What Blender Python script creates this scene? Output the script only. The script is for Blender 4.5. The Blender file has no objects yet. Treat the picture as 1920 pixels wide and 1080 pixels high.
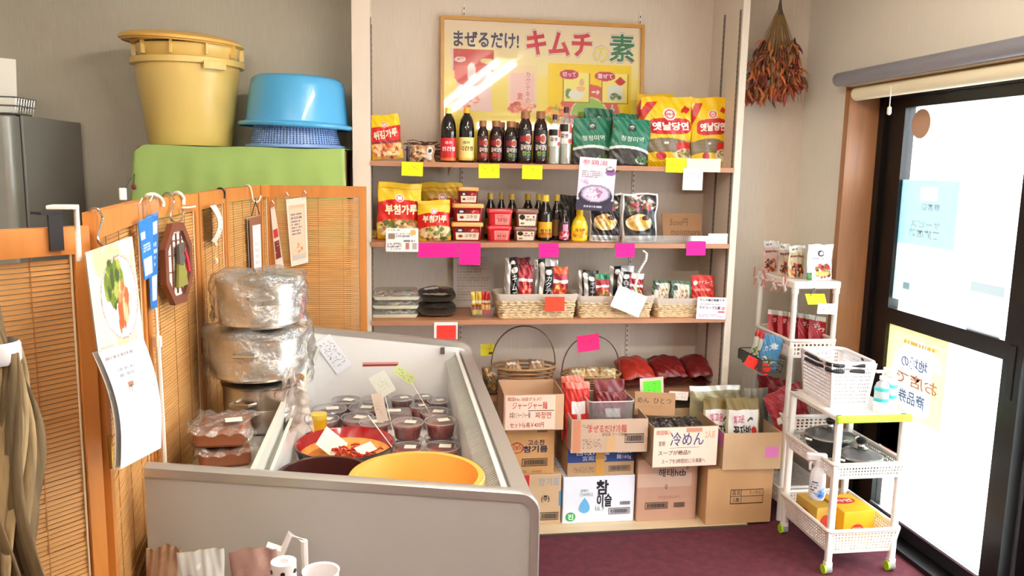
import bpy, bmesh, math, random
import numpy as np
from mathutils import Matrix, Vector

# ------------------------------------------------------------------ camera
F = 1525.0                       # focal length in pixels of a 1920 wide frame
CAM = Vector((0.0, 0.0, 1.6))
_dy = np.array([-228.0, 234.0, -F]); _dy /= np.linalg.norm(_dy)
_dx = np.array([10226.0, 27.0, -F]); _dx -= _dy * (_dx @ _dy); _dx /= np.linalg.norm(_dx)
_dz = np.cross(_dx, _dy)
ROT = np.stack([_dx, _dy, _dz])
sc = bpy.context.scene
col = sc.collection
cd = bpy.data.cameras.new('camera'); cam = bpy.data.objects.new('camera', cd); col.objects.link(cam)
cd.sensor_width = 36.0; cd.lens = F / 1920.0 * 36.0; cd.clip_start = 0.02
m4 = Matrix([list(ROT[i]) for i in range(3)]).to_4x4(); m4.translation = CAM
cam.matrix_world = m4
sc.camera = cam
# ------------------------------------------------------------------ world, exposure
wd = bpy.data.worlds.new('world'); sc.world = wd; wd.use_nodes = True
wd.node_tree.nodes['Background'].inputs[0].default_value = (0.93, 0.97, 1.0, 1)
wd.node_tree.nodes['Background'].inputs[1].default_value = 6.5
sc.view_settings.view_transform = 'Standard'; sc.view_settings.look = 'None'
sc.view_settings.gamma = 1.0; sc.view_settings.use_curve_mapping = False
sc.view_settings.exposure = 0.97
sc.cycles.max_bounces = 8; sc.cycles.transparent_max_bounces = 24
sc.cycles.diffuse_bounces = 4; sc.cycles.caustics_reflective = False; sc.cycles.caustics_refractive = False
TUBE_POWER = 28.0                # emission of the fluorescent tubes

# ------------------------------------------------------------------ helpers
def _ray(x, y):
    d = ROT @ np.array([x - 960.0, 540.0 - y, -F]); return Vector(d)
def atY(x, y, Y): d = _ray(x, y); return CAM + d * ((Y - CAM.y) / d.y)
def atX(x, y, X): d = _ray(x, y); return CAM + d * ((X - CAM.x) / d.x)
def atZ(x, y, Z): d = _ray(x, y); return CAM + d * ((Z - CAM.z) / d.z)
def lin(c):
    return tuple((x / 255.0 / 12.92) if x <= 10 else ((x / 255.0 + 0.055) / 1.055) ** 2.4 for x in c)
R = math.radians
RNG = random.Random(7)
MATS = {}
def _new(name):
    m = bpy.data.materials.new(name); m.use_nodes = True
    nt = m.node_tree; return m, nt, nt.nodes['Principled BSDF']
def mat(name, c, rough=0.5, metal=0.0, var=0.0, vs=8.0, bump=0.0, bs=80.0, coat=0.0, stretch=None, emit=0.0, sub=0.0):
    """plain procedural material: colour c (sRGB 0-255), optional noise variation and bump"""
    if name in MATS: return MATS[name]
    m, nt, b = _new(name)
    L = lin(c); b.inputs['Base Color'].default_value = (*L, 1)
    b.inputs['Roughness'].default_value = rough; b.inputs['Metallic'].default_value = metal
    b.inputs['Coat Weight'].default_value = coat
    if sub: b.inputs['Subsurface Weight'].default_value = sub; b.inputs['Subsurface Radius'].default_value = (.02, .02, .02)
    if emit: b.inputs['Emission Color'].default_value = (*L, 1); b.inputs['Emission Strength'].default_value = emit
    if var or bump:
        tc = nt.nodes.new('ShaderNodeTexCoord'); mp = nt.nodes.new('ShaderNodeMapping')
        nt.links.new(tc.outputs['Object'], mp.inputs[0])
        if stretch: mp.inputs['Scale'].default_value = stretch
    if var:
        n = nt.nodes.new('ShaderNodeTexNoise'); n.inputs['Scale'].default_value = vs; n.inputs['Detail'].default_value = 4
        nt.links.new(mp.outputs[0], n.inputs['Vector'])
        r = nt.nodes.new('ShaderNodeValToRGB')
        r.color_ramp.elements[0].position = .3; r.color_ramp.elements[1].position = .7
        r.color_ramp.elements[0].color = (*[x * (1 - var) for x in L], 1)
        r.color_ramp.elements[1].color = (*[min(1, x * (1 + var)) for x in L], 1)
        nt.links.new(n.outputs[0], r.inputs[0]); nt.links.new(r.outputs[0], b.inputs['Base Color'])
    if bump:
        n2 = nt.nodes.new('ShaderNodeTexNoise'); n2.inputs['Scale'].default_value = bs; n2.inputs['Detail'].default_value = 3
        nt.links.new(mp.outputs[0], n2.inputs['Vector'])
        bp = nt.nodes.new('ShaderNodeBump'); bp.inputs['Strength'].default_value = bump; bp.inputs['Distance'].default_value = .004
        nt.links.new(n2.outputs[0], bp.inputs['Height']); nt.links.new(bp.outputs[0], b.inputs['Normal'])
    MATS[name] = m; return m
def vmat(name, rough=0.4, coat=0.0, metal=0.0, bump=0.0, bs=25.0):
    """printed surface: colours come from the mesh's own print attribute"""
    if name in MATS: return MATS[name]
    m, nt, b = _new(name)
    a = nt.nodes.new('ShaderNodeAttribute'); a.attribute_name = 'print'
    nt.links.new(a.outputs['Color'], b.inputs['Base Color'])
    b.inputs['Roughness'].default_value = rough; b.inputs['Coat Weight'].default_value = coat; b.inputs['Metallic'].default_value = metal
    if bump:
        tc = nt.nodes.new('ShaderNodeTexCoord'); n2 = nt.nodes.new('ShaderNodeTexNoise'); n2.inputs['Scale'].default_value = bs; n2.inputs['Detail'].default_value = 3
        nt.links.new(tc.outputs['Object'], n2.inputs['Vector'])
        bp = nt.nodes.new('ShaderNodeBump'); bp.inputs['Strength'].default_value = bump; bp.inputs['Distance'].default_value = .006
        nt.links.new(n2.outputs[0], bp.inputs['Height']); nt.links.new(bp.outputs[0], b.inputs['Normal'])
    MATS[name] = m; return m
def clear(name, tint=(255, 255, 255), opac=0.08, rough=0.05, spec=0.05, bump=0.0, bs=30.0, body=(235, 235, 235)):
    """thin clear plastic or glass: transparent with a fresnel gloss and a little milky body"""
    if name in MATS: return MATS[name]
    m = bpy.data.materials.new(name); m.use_nodes = True; nt = m.node_tree; nt.nodes.clear()
    out = nt.nodes.new('ShaderNodeOutputMaterial')
    t = nt.nodes.new('ShaderNodeBsdfTransparent'); t.inputs[0].default_value = (*lin(tint), 1)
    d = nt.nodes.new('ShaderNodeBsdfDiffuse'); d.inputs[0].default_value = (*lin(body), 1)
    g = nt.nodes.new('ShaderNodeBsdfGlossy'); g.inputs['Roughness'].default_value = rough
    fr = nt.nodes.new('ShaderNodeLayerWeight'); fr.inputs[0].default_value = .5
    pw = nt.nodes.new('ShaderNodeMath'); pw.operation = 'POWER'; pw.inputs[1].default_value = 6.5
    ma = nt.nodes.new('ShaderNodeMath'); ma.operation = 'MULTIPLY_ADD'; ma.inputs[1].default_value = .8; ma.inputs[2].default_value = spec
    nt.links.new(fr.outputs['Facing'], pw.inputs[0]); nt.links.new(pw.outputs[0], ma.inputs[0])
    m1 = nt.nodes.new('ShaderNodeMixShader'); m1.inputs[0].default_value = opac
    m2 = nt.nodes.new('ShaderNodeMixShader')
    nt.links.new(t.outputs[0], m1.inputs[1]); nt.links.new(d.outputs[0], m1.inputs[2])
    nt.links.new(ma.outputs[0], m2.inputs[0]); nt.links.new(m1.outputs[0], m2.inputs[1]); nt.links.new(g.outputs[0], m2.inputs[2])
    nt.links.new(m2.outputs[0], out.inputs[0])
    if bump:
        tc = nt.nodes.new('ShaderNodeTexCoord'); n2 = nt.nodes.new('ShaderNodeTexNoise'); n2.inputs['Scale'].default_value = bs; n2.inputs['Detail'].default_value = 3
        nt.links.new(tc.outputs['Object'], n2.inputs['Vector'])
        bp = nt.nodes.new('ShaderNodeBump'); bp.inputs['Strength'].default_value = bump; bp.inputs['Distance'].default_value = .01
        nt.links.new(n2.outputs[0], bp.inputs['Height'])
        nt.links.new(bp.outputs[0], g.inputs['Normal']); nt.links.new(bp.outputs[0], fr.inputs['Normal'])
    MATS[name] = m; return m

def tag(o, label=None, cat=None, group=None, kind=None):
    if label: o['label'] = label
    if cat: o['category'] = cat
    if group: o['group'] = group
    if kind: o['kind'] = kind
    return o
def thing(name, label, cat, loc=(0, 0, 0), rz=0.0, group=None, rot=None):
    o = bpy.data.objects.new(name, None); col.objects.link(o); o.empty_display_size = .05
    o.location = loc; o.rotation_euler = rot if rot else (0, 0, rz)
    return tag(o, label, cat, group)
def meshobj(name, v, f, m, parent=None, smooth=False, loc=None, rot=None, colors=None, sharp=40):
    me = bpy.data.meshes.new(name); me.from_pydata([tuple(p) for p in v], [], f)
    if m: me.materials.append(m)
    if colors is not None:
        a = me.color_attributes.new('print', 'FLOAT_COLOR', 'POINT')
        c = np.ones((len(v), 4), np.float32); c[:, :3] = colors; a.data.foreach_set('color', c.ravel())
    if smooth:
        me.polygons.foreach_set('use_smooth', [True] * len(me.polygons))
        if sharp: me.set_sharp_from_angle(angle=R(sharp))
    me.update()
    o = bpy.data.objects.new(name, me); col.objects.link(o)
    if parent: o.parent = parent
    if loc is not None: o.location = loc
    if rot is not None: o.rotation_euler = rot
    return o
def dup(o, parent=None, loc=None, rot=None, label=None):
    """copy of a thing with its parts and sub-parts, sharing mesh data"""
    c = o.copy(); col.objects.link(c)
    if parent: c.parent = parent
    if loc is not None: c.location = loc
    if rot is not None: c.rotation_euler = rot
    if label: c['label'] = label
    for ch in o.children:
        k = dup(ch); k.parent = c; k.matrix_parent_inverse = ch.matrix_parent_inverse
    return c

class MB:
    def __init__(s): s.v = []; s.f = []
    def add(s, v, f):
        n = len(s.v); s.v += [tuple(p) for p in v]; s.f += [tuple(i + n for i in q) for q in f]; return s
    def box(s, x0, y0, z0, x1, y1, z1):
        return s.add([(x0, y0, z0), (x1, y0, z0), (x1, y1, z0), (x0, y1, z0), (x0, y0, z1), (x1, y0, z1), (x1, y1, z1), (x0, y1, z1)],
                     [(3, 2, 1, 0), (4, 5, 6, 7), (0, 1, 5, 4), (1, 2, 6, 5), (2, 3, 7, 6), (3, 0, 4, 7)])
    def loft(s, rings, cap0=True, cap1=True, closed=True):
        n = len(rings[0]); v = [p for r in rings for p in r]; f = []
        for k in range(len(rings) - 1):
            for i in range(n if closed else n - 1):
                j = (i + 1) % n; f.append((k * n + i, k * n + j, (k + 1) * n + j, (k + 1) * n + i))
        if cap0: f.append(tuple(reversed(range(n))))
        if cap1: f.append(tuple(range((len(rings) - 1) * n, len(rings) * n)))
        return s.add(v, f)
    def lathe(s, prof, n=24, c=(0, 0, 0), sx=1, sy=1, cap0=False, cap1=False):
        return s.loft([[(c[0] + r * sx * math.cos(2 * math.pi * i / n), c[1] + r * sy * math.sin(2 * math.pi * i / n), c[2] + z) for i in range(n)] for r, z in prof], cap0, cap1)
    def rbox(s, x0, y0, z0, x1, y1, z1, r=.01, ch=None, n=3):
        """box with rounded vertical edges and a chamfer at top and bottom"""
        ch = r * .5 if ch is None else ch
        def ring(z, o): return [(px, py, z) for px, py in rrect(x0 + o, y0 + o, x1 - o, y1 - o, max(r - o, .0005), n)]
        return s.loft([ring(z0, ch), ring(z0 + ch, 0), ring(z1 - ch, 0), ring(z1, ch)])
    def tube(s, path, r, n=8, closed=False, cap=True):
        P = [Vector(p) for p in path]; rings = []; N = len(P); up = None
        for i, p in enumerate(P):
            a = P[i - 1] if (i > 0 or closed) else p; b = P[(i + 1) % N] if (i < N - 1 or closed) else p
            t = (b - a).normalized()
            if up is None: up = Vector((0, 0, 1)) if abs(t.z) < .9 else Vector((1, 0, 0))
            x = t.cross(up)
            if x.length < 1e-5: x = t.orthogonal()
            x.normalize(); y = x.cross(t).normalized(); up = y
            rr = r[i] if isinstance(r, (list, tuple)) else r
            rings.append([p + x * (rr * math.cos(2 * math.pi * k / n)) + y * (rr * math.sin(2 * math.pi * k / n)) for k in range(n)])
        if closed: rings.append(rings[0]); cap = False
        return s.loft(rings, cap, cap)
    def prism(s, poly, a, b, axis='z'):
        def P(p, t):
            return (p[0], p[1], t) if axis == 'z' else ((p[0], t, p[1]) if axis == 'y' else (t, p[0], p[1]))
        return s.loft([[P(p, a) for p in poly], [P(p, b) for p in poly]])
    def grid(s, fn, nu, nv, flip=False):
        v = [fn(i / nu, j / nv) for j in range(nv + 1) for i in range(nu + 1)]; w = nu + 1; f = []
        for j in range(nv):
            for i in range(nu):
                q = (j * w + i, j * w + i + 1, (j + 1) * w + i + 1, (j + 1) * w + i); f.append(q[::-1] if flip else q)
        return s.add(v, f)
    def build(s, name, m, parent=None, smooth=False, loc=None, rot=None, sharp=40):
        return meshobj(name, s.v, s.f, m, parent, smooth, loc, rot, None, sharp)
def rrect(x0, y0, x1, y1, r, n=4):
    out = []
    for cx, cy, a in ((x1 - r, y1 - r, 0), (x0 + r, y1 - r, 90), (x0 + r, y0 + r, 180), (x1 - r, y0 + r, 270)):
        for k in range(n + 1):
            t = R(a + 90 * k / n); out.append((cx + r * math.cos(t), cy + r * math.sin(t)))
    return out

# ------------------------------------------------------------------ print: small rasters laid on mesh vertices, and lettering
class Pic:
    def __init__(s, w, h, c, cell=.0022, mx=90):
        s.w, s.h = w, h
        s.nx = int(max(4, min(mx, w / cell))); s.ny = int(max(4, min(mx * 1.3, h / cell)))
        u, v = np.meshgrid(np.linspace(0, 1, s.nx + 1), np.linspace(0, 1, s.ny + 1)); s.u, s.v = u, v
        s.a = np.empty(u.shape + (3,)); s.a[:] = lin(c)
    def put(s, mask, c): s.a[mask] = lin(c); return s
    def rect(s, u0, v0, u1, v1, c): return s.put((s.u >= u0) & (s.u <= u1) & (s.v >= v0) & (s.v <= v1), c)
    def ell(s, cu, cv, ru, rv, c): return s.put(((s.u - cu) / ru) ** 2 + ((s.v - cv) / rv) ** 2 <= 1, c)
    def band(s, fn0, fn1, c): return s.put((s.v >= fn0(s.u)) & (s.v <= fn1(s.u)), c)
    def grad(s, u0, v0, u1, v1, c0, c1):
        m = (s.u >= u0) & (s.u <= u1) & (s.v >= v0) & (s.v <= v1); t = ((s.v - v0) / (v1 - v0))[..., None]
        g = np.array(lin(c0)) * (1 - t) + np.array(lin(c1)) * t; s.a[m] = g[m]; return s
    def food(s, cu, cv, ru, rv, cols, n=60, r=.08, seed=1):
        g = random.Random(seed)
        for _ in range(n):
            t = g.random() * 6.283; q = math.sqrt(g.random())
            a = r * g.uniform(.4, 1)
            s.ell(cu + ru * q * math.cos(t), cv + rv * q * math.sin(t), a, a * s.w / s.h * g.uniform(.6, 1.3), g.choice(cols))
        return s
    def lines(s, u0, v0, u1, v1, n, c, seed=1, fill=.5, ragged=True):
        """rows of dashes: print too fine to read"""
        g = random.Random(seed); dv = (v1 - v0) / n
        for k in range(n):
            b = v1 - (k + .75) * dv; u = u0; e = u1 - (g.random() * .3 * (u1 - u0) if ragged else 0)
            while u < e:
                d = g.uniform(.03, .1) * (u1 - u0)
                s.rect(u, b, min(u + d, e), b + dv * fill, c); u += d + g.uniform(.01, .03) * (u1 - u0)
        return s
    def stripes(s, mask, c, n=14, k=1.0, duty=.25):
        return s.put(mask & (((s.u + k * s.v * s.h / s.w) * n) % 1 < duty), c)
    def flat(s): return s.a.reshape(-1, 3)
FONT = {}
def glyphs(txt, bold=0.0, vertical=False, slant=0.0):
    key = (txt, bold, vertical, slant)
    if key in FONT: return FONT[key]
    c = bpy.data.curves.new('lettering', 'FONT'); c.body = '\n'.join(txt) if vertical else txt
    c.resolution_u = 2; c.offset = bold; c.shear = slant
    if vertical: c.align_x = 'CENTER'; c.space_line = .95
    elif '\n' in txt: c.align_x = 'CENTER'
    o = bpy.data.objects.new('lettering', c); col.objects.link(o)
    dg = bpy.context.evaluated_depsgraph_get(); e = o.evaluated_get(dg); me = e.to_mesh()
    v = np.array([p.co[:2] for p in me.vertices]); f = [tuple(p.vertices) for p in me.polygons]
    e.to_mesh_clear(); bpy.data.objects.remove(o); bpy.data.curves.remove(c)
    mn, mx = v.min(0), v.max(0); v = (v - mn) / (mx - mn)
    FONT[key] = (v, f, (mx - mn)[0] / (mx - mn)[1]); return FONT[key]
def letter(parent, txt, surf, u0, v0, u1, v1, c, bold=0.0, vertical=False, rot=0.0, off=.0012, slant=0.0, name='lettering', asp=1.0):
    """lettering fitted to the box u0..u1, v0..v1 of a surface function surf(u, v) -> (x, y, z), front towards -y"""
    v, f, _ = glyphs(txt, bold, vertical, slant)
    cu, cv = (u0 + u1) / 2, (v0 + v1) / 2; ca, sa = math.cos(R(rot)), math.sin(R(rot)); out = []
    for a, b in v:
        du = (a - .5) * (u1 - u0); dv = (b - .5) * (v1 - v0)
        if rot: du, dv = du * ca - dv * sa * asp, du * sa / asp + dv * ca      # asp = height / width of the surface
        x, y, z = surf(cu + du, cv + dv); out.append((x, y - off, z))
    nm = 'ink_%d_%d_%d' % tuple(int(k) for k in c)
    return meshobj(name, out, f, mat(nm, c, .6), parent)
def flatsurf(w, h, y=0.0, x0=None, z0=0.0):
    x0 = -w / 2 if x0 is None else x0
    return lambda u, v: (x0 + u * w, y, z0 + v * h)
def board(name, w, h, t, pic, m, parent=None, loc=(0, 0, 0), rot=(0, 0, 0), bend=None, edge=(235, 232, 225)):
    """thin printed board or card: origin at its bottom centre, front towards -y; bend(u, v) moves the sheet in y"""
    nx, ny = pic.nx, pic.ny; bend = bend or (lambda u, v: 0.0)
    v = [((i / nx - .5) * w, -t / 2 + bend(i / nx, j / ny), j / ny * h) for j in range(ny + 1) for i in range(nx + 1)]
    W = nx + 1; f = [(j * W + i, j * W + i + 1, (j + 1) * W + i + 1, (j + 1) * W + i) for j in range(ny) for i in range(nx)]
    cols = pic.flat()
    peri = [i for i in range(W)] + [j * W + nx for j in range(1, ny + 1)] + [ny * W + i for i in range(nx - 1, -1, -1)] + [j * W for j in range(ny - 1, 0, -1)]
    n0 = len(v); E = lin(edge)
    v += [(v[i][0], v[i][1] + .0002, v[i][2]) for i in peri]; v += [(v[i][0], v[i][1] + t, v[i][2]) for i in peri]
    k = len(peri); f += [(n0 + (a + 1) % k, n0 + a, n0 + k + a, n0 + k + (a + 1) % k) for a in range(k)]
    kx, ky = (1, 1) if not bend or bend(.5, .5) == 0 == bend(.25, .8) else (8, 8)
    b0 = len(v); v += [((i / kx - .5) * w, t / 2 + bend(i / kx, j / ky), j / ky * h) for j in range(ky + 1) for i in range(kx + 1)]
    f += [(b0 + (j + 1) * (kx + 1) + i, b0 + (j + 1) * (kx + 1) + i + 1, b0 + j * (kx + 1) + i + 1, b0 + j * (kx + 1) + i) for j in range(ky) for i in range(kx)]
    cols = np.concatenate([cols, np.tile(E, (len(v) - n0, 1))])
    o = meshobj(name, v, f, m, parent, bend is not None and kx > 1, loc, rot, cols)
    o_s = lambda a, b: ((a - .5) * w, -t / 2 + bend(a, b), b * h)
    return o, o_s
def pouch(name, w, h, t, pic, m, parent=None, loc=(0, 0, 0), rot=(0, 0, 0), kind='pillow', seed=1, wr=.003, back=(200, 190, 170), taper=0.0, pw=.55):
    """filled bag standing upright: origin at its bottom centre, front towards -y"""
    g = random.Random(seed); ph = [g.uniform(0, 6.28) for _ in range(6)]; fr = [g.uniform(5, 13) for _ in range(6)]
    def prof(u, v):
        a = max(0.0, math.sin(math.pi * min(1, max(0, u)))) ** pw
        if kind == 'stand': b = (1 - v) ** .6 * (1 if v > .03 else .9) if v < .93 else .07 ** .6 * (1 - v) / .07
        elif kind == 'gusset': b = min(1, (v + .02) / .1) * (1 if v < .72 else max(0, (1 - v) / .28) ** .8)
        else: b = max(0, math.sin(math.pi * (v * .96 + .02))) ** (pw * .9)
        return a * max(b, .04)
    def wrink(u, v):
        e = 4 * (u - .5) ** 2 + .6 * (2 * v - 1) ** 4
        return wr * (math.sin(fr[0] * u * 2 + 3 * v + ph[0]) * .6 + math.sin(fr[1] * v * 2.2 + ph[1] + 4 * u) * .6 * e + math.sin(fr[2] * (u + v) * 3 + ph[2]) * .35)
    def outl(u, v):
        x = (u - .5) * w * (1 - taper * v) + wr * .8 * math.sin(fr[3] * v + ph[3])
        return x, v * h + wr * .7 * math.sin(fr[4] * u + ph[4]) * v
    def surf(u, v):
        x, z = outl(u, v); return (x, -t * .5 * prof(u, v) - wrink(u, v) - .0006, z)
    nx, ny = pic.nx, pic.ny
    v = [surf(i / nx, j / ny) for j in range(ny + 1) for i in range(nx + 1)]; W = nx + 1
    f = [(j * W + i, j * W + i + 1, (j + 1) * W + i + 1, (j + 1) * W + i) for j in range(ny) for i in range(nx)]
    cols = pic.flat(); n0 = len(v); kx, ky = 10, 12
    for j in range(ky + 1):
        for i in range(kx + 1):
            u_, v_ = i / kx, j / ky; x, z = outl(u_, v_); v.append((x, t * .5 * prof(u_, v_) - wrink(u_, v_) + .0006, z))
    f += [(n0 + (j + 1) * (kx + 1) + i, n0 + (j + 1) * (kx + 1) + i + 1, n0 + j * (kx + 1) + i + 1, n0 + j * (kx + 1) + i) for j in range(ky) for i in range(kx)]
    cols = np.concatenate([cols, np.tile(lin(back), (len(v) - n0, 1))])
    o = meshobj(name, v, f, m, parent, True, loc, rot, cols, sharp=None)
    return o, surf
def spot(xl, xr, yt, Y, zb):
    """a thing standing on height zb whose front at depth Y spans xl..xr and reaches up to yt in the picture: centre x, width, height"""
    ym = yt + 30; a = atY(xl, ym, Y); b = atY(xr, ym, Y); t = atY((xl + xr) / 2, yt, Y)
    return (a.x + b.x) / 2, b.x - a.x, t.z - zb
def panelpx(cx, cy, w, h, Y):
    """centre point and metric size of an upright flat thing seen at depth Y"""
    p = atY(cx, cy, Y); a = atY(cx - w / 2, cy, Y); b = atY(cx + w / 2, cy, Y); t = atY(cx, cy - h / 2, Y); u = atY(cx, cy + h / 2, Y)
    return p, (b - a).length, (t - u).length

# ------------------------------------------------------------------ the setting
YB, YP, XR, JY = 3.90, 3.55, 2.045, 3.47           # back wall, alcove front, door wall, jamb
Z1, Z2, Z3 = 1.609, 1.263, 0.917                    # shelf tops
XL, XS = -0.083, 1.545                              # alcove sides
def wallpaper(name, c, var=.05):
    m, nt, b = _new(name); L = lin(c); b.inputs['Roughness'].default_value = .85
    tc = nt.nodes.new('ShaderNodeTexCoord'); mp = nt.nodes.new('ShaderNodeMapping'); mp.inputs['Scale'].default_value = (260, 260, 9)
    n = nt.nodes.new('ShaderNodeTexNoise'); n.inputs['Scale'].default_value = 1.0; n.inputs['Detail'].default_value = 3
    nt.links.new(tc.outputs['Object'], mp.inputs[0]); nt.links.new(mp.outputs[0], n.inputs['Vector'])
    r = nt.nodes.new('ShaderNodeValToRGB'); r.color_ramp.elements[0].position = .3; r.color_ramp.elements[1].position = .7
    r.color_ramp.elements[0].color = (*[x * (1 - var) for x in L], 1); r.color_ramp.elements[1].color = (*[min(1, x * (1 + var)) for x in L], 1)
    nt.links.new(n.outputs[0], r.inputs[0]); nt.links.new(r.outputs[0], b.inputs['Base Color'])
    bp = nt.nodes.new('ShaderNodeBump'); bp.inputs['Strength'].default_value = .25; bp.inputs['Distance'].default_value = .002
    nt.links.new(n.outputs[0], bp.inputs['Height']); nt.links.new(bp.outputs[0], b.inputs['Normal'])
    return m
WALLM = wallpaper('wallpaper_cream', (222, 208, 192))
GREYM = wallpaper('wallpaper_grey', (212, 205, 189))
def wood(name, c, dark=.7, scale=(1, 14, 14), rough=.45, var=None):
    m, nt, b = _new(name); L = lin(c); b.inputs['Roughness'].default_value = rough
    tc = nt.nodes.new('ShaderNodeTexCoord'); mp = nt.nodes.new('ShaderNodeMapping'); mp.inputs['Scale'].default_value = scale
    n = nt.nodes.new('ShaderNodeTexNoise'); n.inputs['Scale'].default_value = 3.0; n.inputs['Detail'].default_value = 6; n.inputs['Distortion'].default_value = .6
    nt.links.new(tc.outputs['Object'], mp.inputs[0]); nt.links.new(mp.outputs[0], n.inputs['Vector'])
    r = nt.nodes.new('ShaderNodeValToRGB'); r.color_ramp.elements[0].position = .3; r.color_ramp.elements[1].position = .7
    r.color_ramp.elements[0].color = (*[x * dark for x in L], 1); r.color_ramp.elements[1].color = (*L, 1)
    nt.links.new(n.outputs[0], r.inputs[0]); nt.links.new(r.outputs[0], b.inputs['Base Color']); MATS[name] = m
    return m
def struct(name, mb, m, smooth=False): return tag(mb.build(name, m, None, smooth), kind='structure')

carpet = mat('carpet_maroon', (94, 34, 45), .95, var=.28, vs=26, bump=.6, bs=420)
struct('floor', MB().box(-2.6, -2.6, -.1, 2.32, YB + .1, 0), carpet)
struct('floor_platform', MB().box(XL - .07, 3.298, 0, 1.60, YB, .012), wood('pale_laminate', (226, 202, 164), .88, (2, 9, 9), .4))
tag(MB().box(XL - .07, 3.285, 0, 1.60, 3.298, .009).build('trim_1', mat('dark_strip', (74, 52, 48), .6)), kind='structure')
struct('wall_back', MB().box(-.12, YB, 0, 2.4, YB + .1, 2.55), WALLM)
struct('wall_back_grey', MB().box(-2.6, YB, 0, -.12, YB + .1, 2.55), GREYM)
struct('wall_partition_west', MB().box(-.158, YP, 0, XL, YB, 2.55), mat('partition_paint', (240, 224, 206), .8))
struct('wall_partition_east', MB().box(XS, YP, 0, XS + .032, YB, 2.55), wallpaper('wallpaper_partition', (226, 213, 197), .03))
OP0 = 1.0                                            # the door opening runs from OP0 to JY
wr = MB().box(XR, JY, 0, XR + .25, YB, 2.55).box(XR, OP0, 1.985, XR + .25, JY, 2.55).box(XR, -2.6, 0, XR + .25, OP0, 2.55)
struct('wall_right', wr, wallpaper('wallpaper_door', (232, 224, 210), .02))
struct('wall_left', MB().box(-2.6, -2.6, 0, -2.5, YB, 2.55), GREYM)
struct('wall_front', MB().box(-2.6, -2.7, 0, 2.32, -2.6, 2.55), WALLM)
struct('ceiling', MB().box(-2.6, -2.7, 2.55, 2.32, YB + .1, 2.65), mat('ceiling_white', (238, 236, 230), .9))
jw = wood('jamb_wood', (176, 120, 78), .82, (14, 14, 1.2), .4)
struct('trim_2', MB().box(XR - .012, JY - .008, 0, XR + .16, JY + .03, 1.985).box(XR - .012, OP0, 1.96, XR + .16, JY, 1.985), jw)
# sliding door: black aluminium frame, panes
BLK = mat('black_aluminium', (22, 19, 18), .35, .3)
GLS = clear('window_glass', (250, 253, 255), .04, .02)
DX0, DX1 = 2.2, 2.25
d = tag(bpy.data.objects.new('door_1', None), kind='structure'); col.objects.link(d)
fr = MB().box(DX0 - .02, JY - .05, 0, DX1 + .05, JY, 1.985)          # fixed jamb
fr.box(DX0 - .02, OP0, 1.925, DX1 + .05, JY, 1.985)                  # head
fr.box(2.125, OP0, 0, DX1 + .09, JY, .022).box(DX0 + .012, OP0, .022, DX0 + .02, JY, .032)
fr.build('door_frame', BLK, d)
yl, yr, ys = JY - .05, 2.50, 2.592
lf = MB().box(DX0, JY - .17, .03, DX1, yl, 1.93).box(DX0, yr, .03, DX1, ys, 1.93)
lf.box(DX0, ys, .03, DX1, JY - .17, .09).box(DX0, ys, 1.88, DX1, JY - .17, 1.93).box(DX0, ys, .938, DX1, JY - .17, 1.007)
leaf = lf.build('door_leaf', BLK, d)
MB().box(DX0 + .02, ys, .09, DX0 + .026, JY - .17, .938).build('pane', GLS, leaf)
MB().box(DX0 + .02, ys, 1.007, DX0 + .026, JY - .17, 1.88).build('pane', GLS, leaf)
MB().box(DX0 - .006, ys, .089, DX0 + .004, JY - .17, .1).build('glazing_bead', mat('bright_alu', (205, 215, 225), .25, .9), leaf)
MB().rbox(DX0 - .004, yr + .03, .80, DX0 + .004, yr + .06, 1.0, .003).build('finger_pull', mat('dark_pull', (10, 10, 10), .5), leaf)
# second leaf, nearer, in the outer track
lf2 = MB().box(DX1 + .01, yr - .06, .03, DX1 + .05, yr + .02, 1.93).box(DX1 + .01, OP0, .03, DX1 + .05, OP0 + .09, 1.93)
lf2.box(DX1 + .01, OP0, .03, DX1 + .05, yr, .09).box(DX1 + .01, OP0, 1.88, DX1 + .05, yr, 1.93).box(DX1 + .01, OP0, .938, DX1 + .05, yr, 1.0)
leaf2 = lf2.build('door_leaf', BLK, d)
MB().box(DX1 + .025, OP0 + .09, .09, DX1 + .031, yr - .06, .938).build('pane', GLS, leaf2)
MB().box(DX1 + .025, OP0 + .09, 1.0, DX1 + .031, yr - .06, 1.88).build('pane', GLS, leaf2)
MB().box(DX1 - .002, yr - .012, .03, DX1 + .008, yr - .002, 1.93).build('draught_strip', mat('bright_alu', (205, 215, 225)), leaf2)
# outside: pavement and a pale house front across the street
struct('floor_street', MB().box(2.32, -8, -.25, 9.0, 14, -.1), mat('pavement', (205, 205, 200), .9, var=.08, vs=3))
struct('wall_street', MB().box(9.0, -8, -.25, 9.3, 14, 1.5), mat('street_front', (215, 222, 224), .9, var=.05, vs=2))
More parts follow.
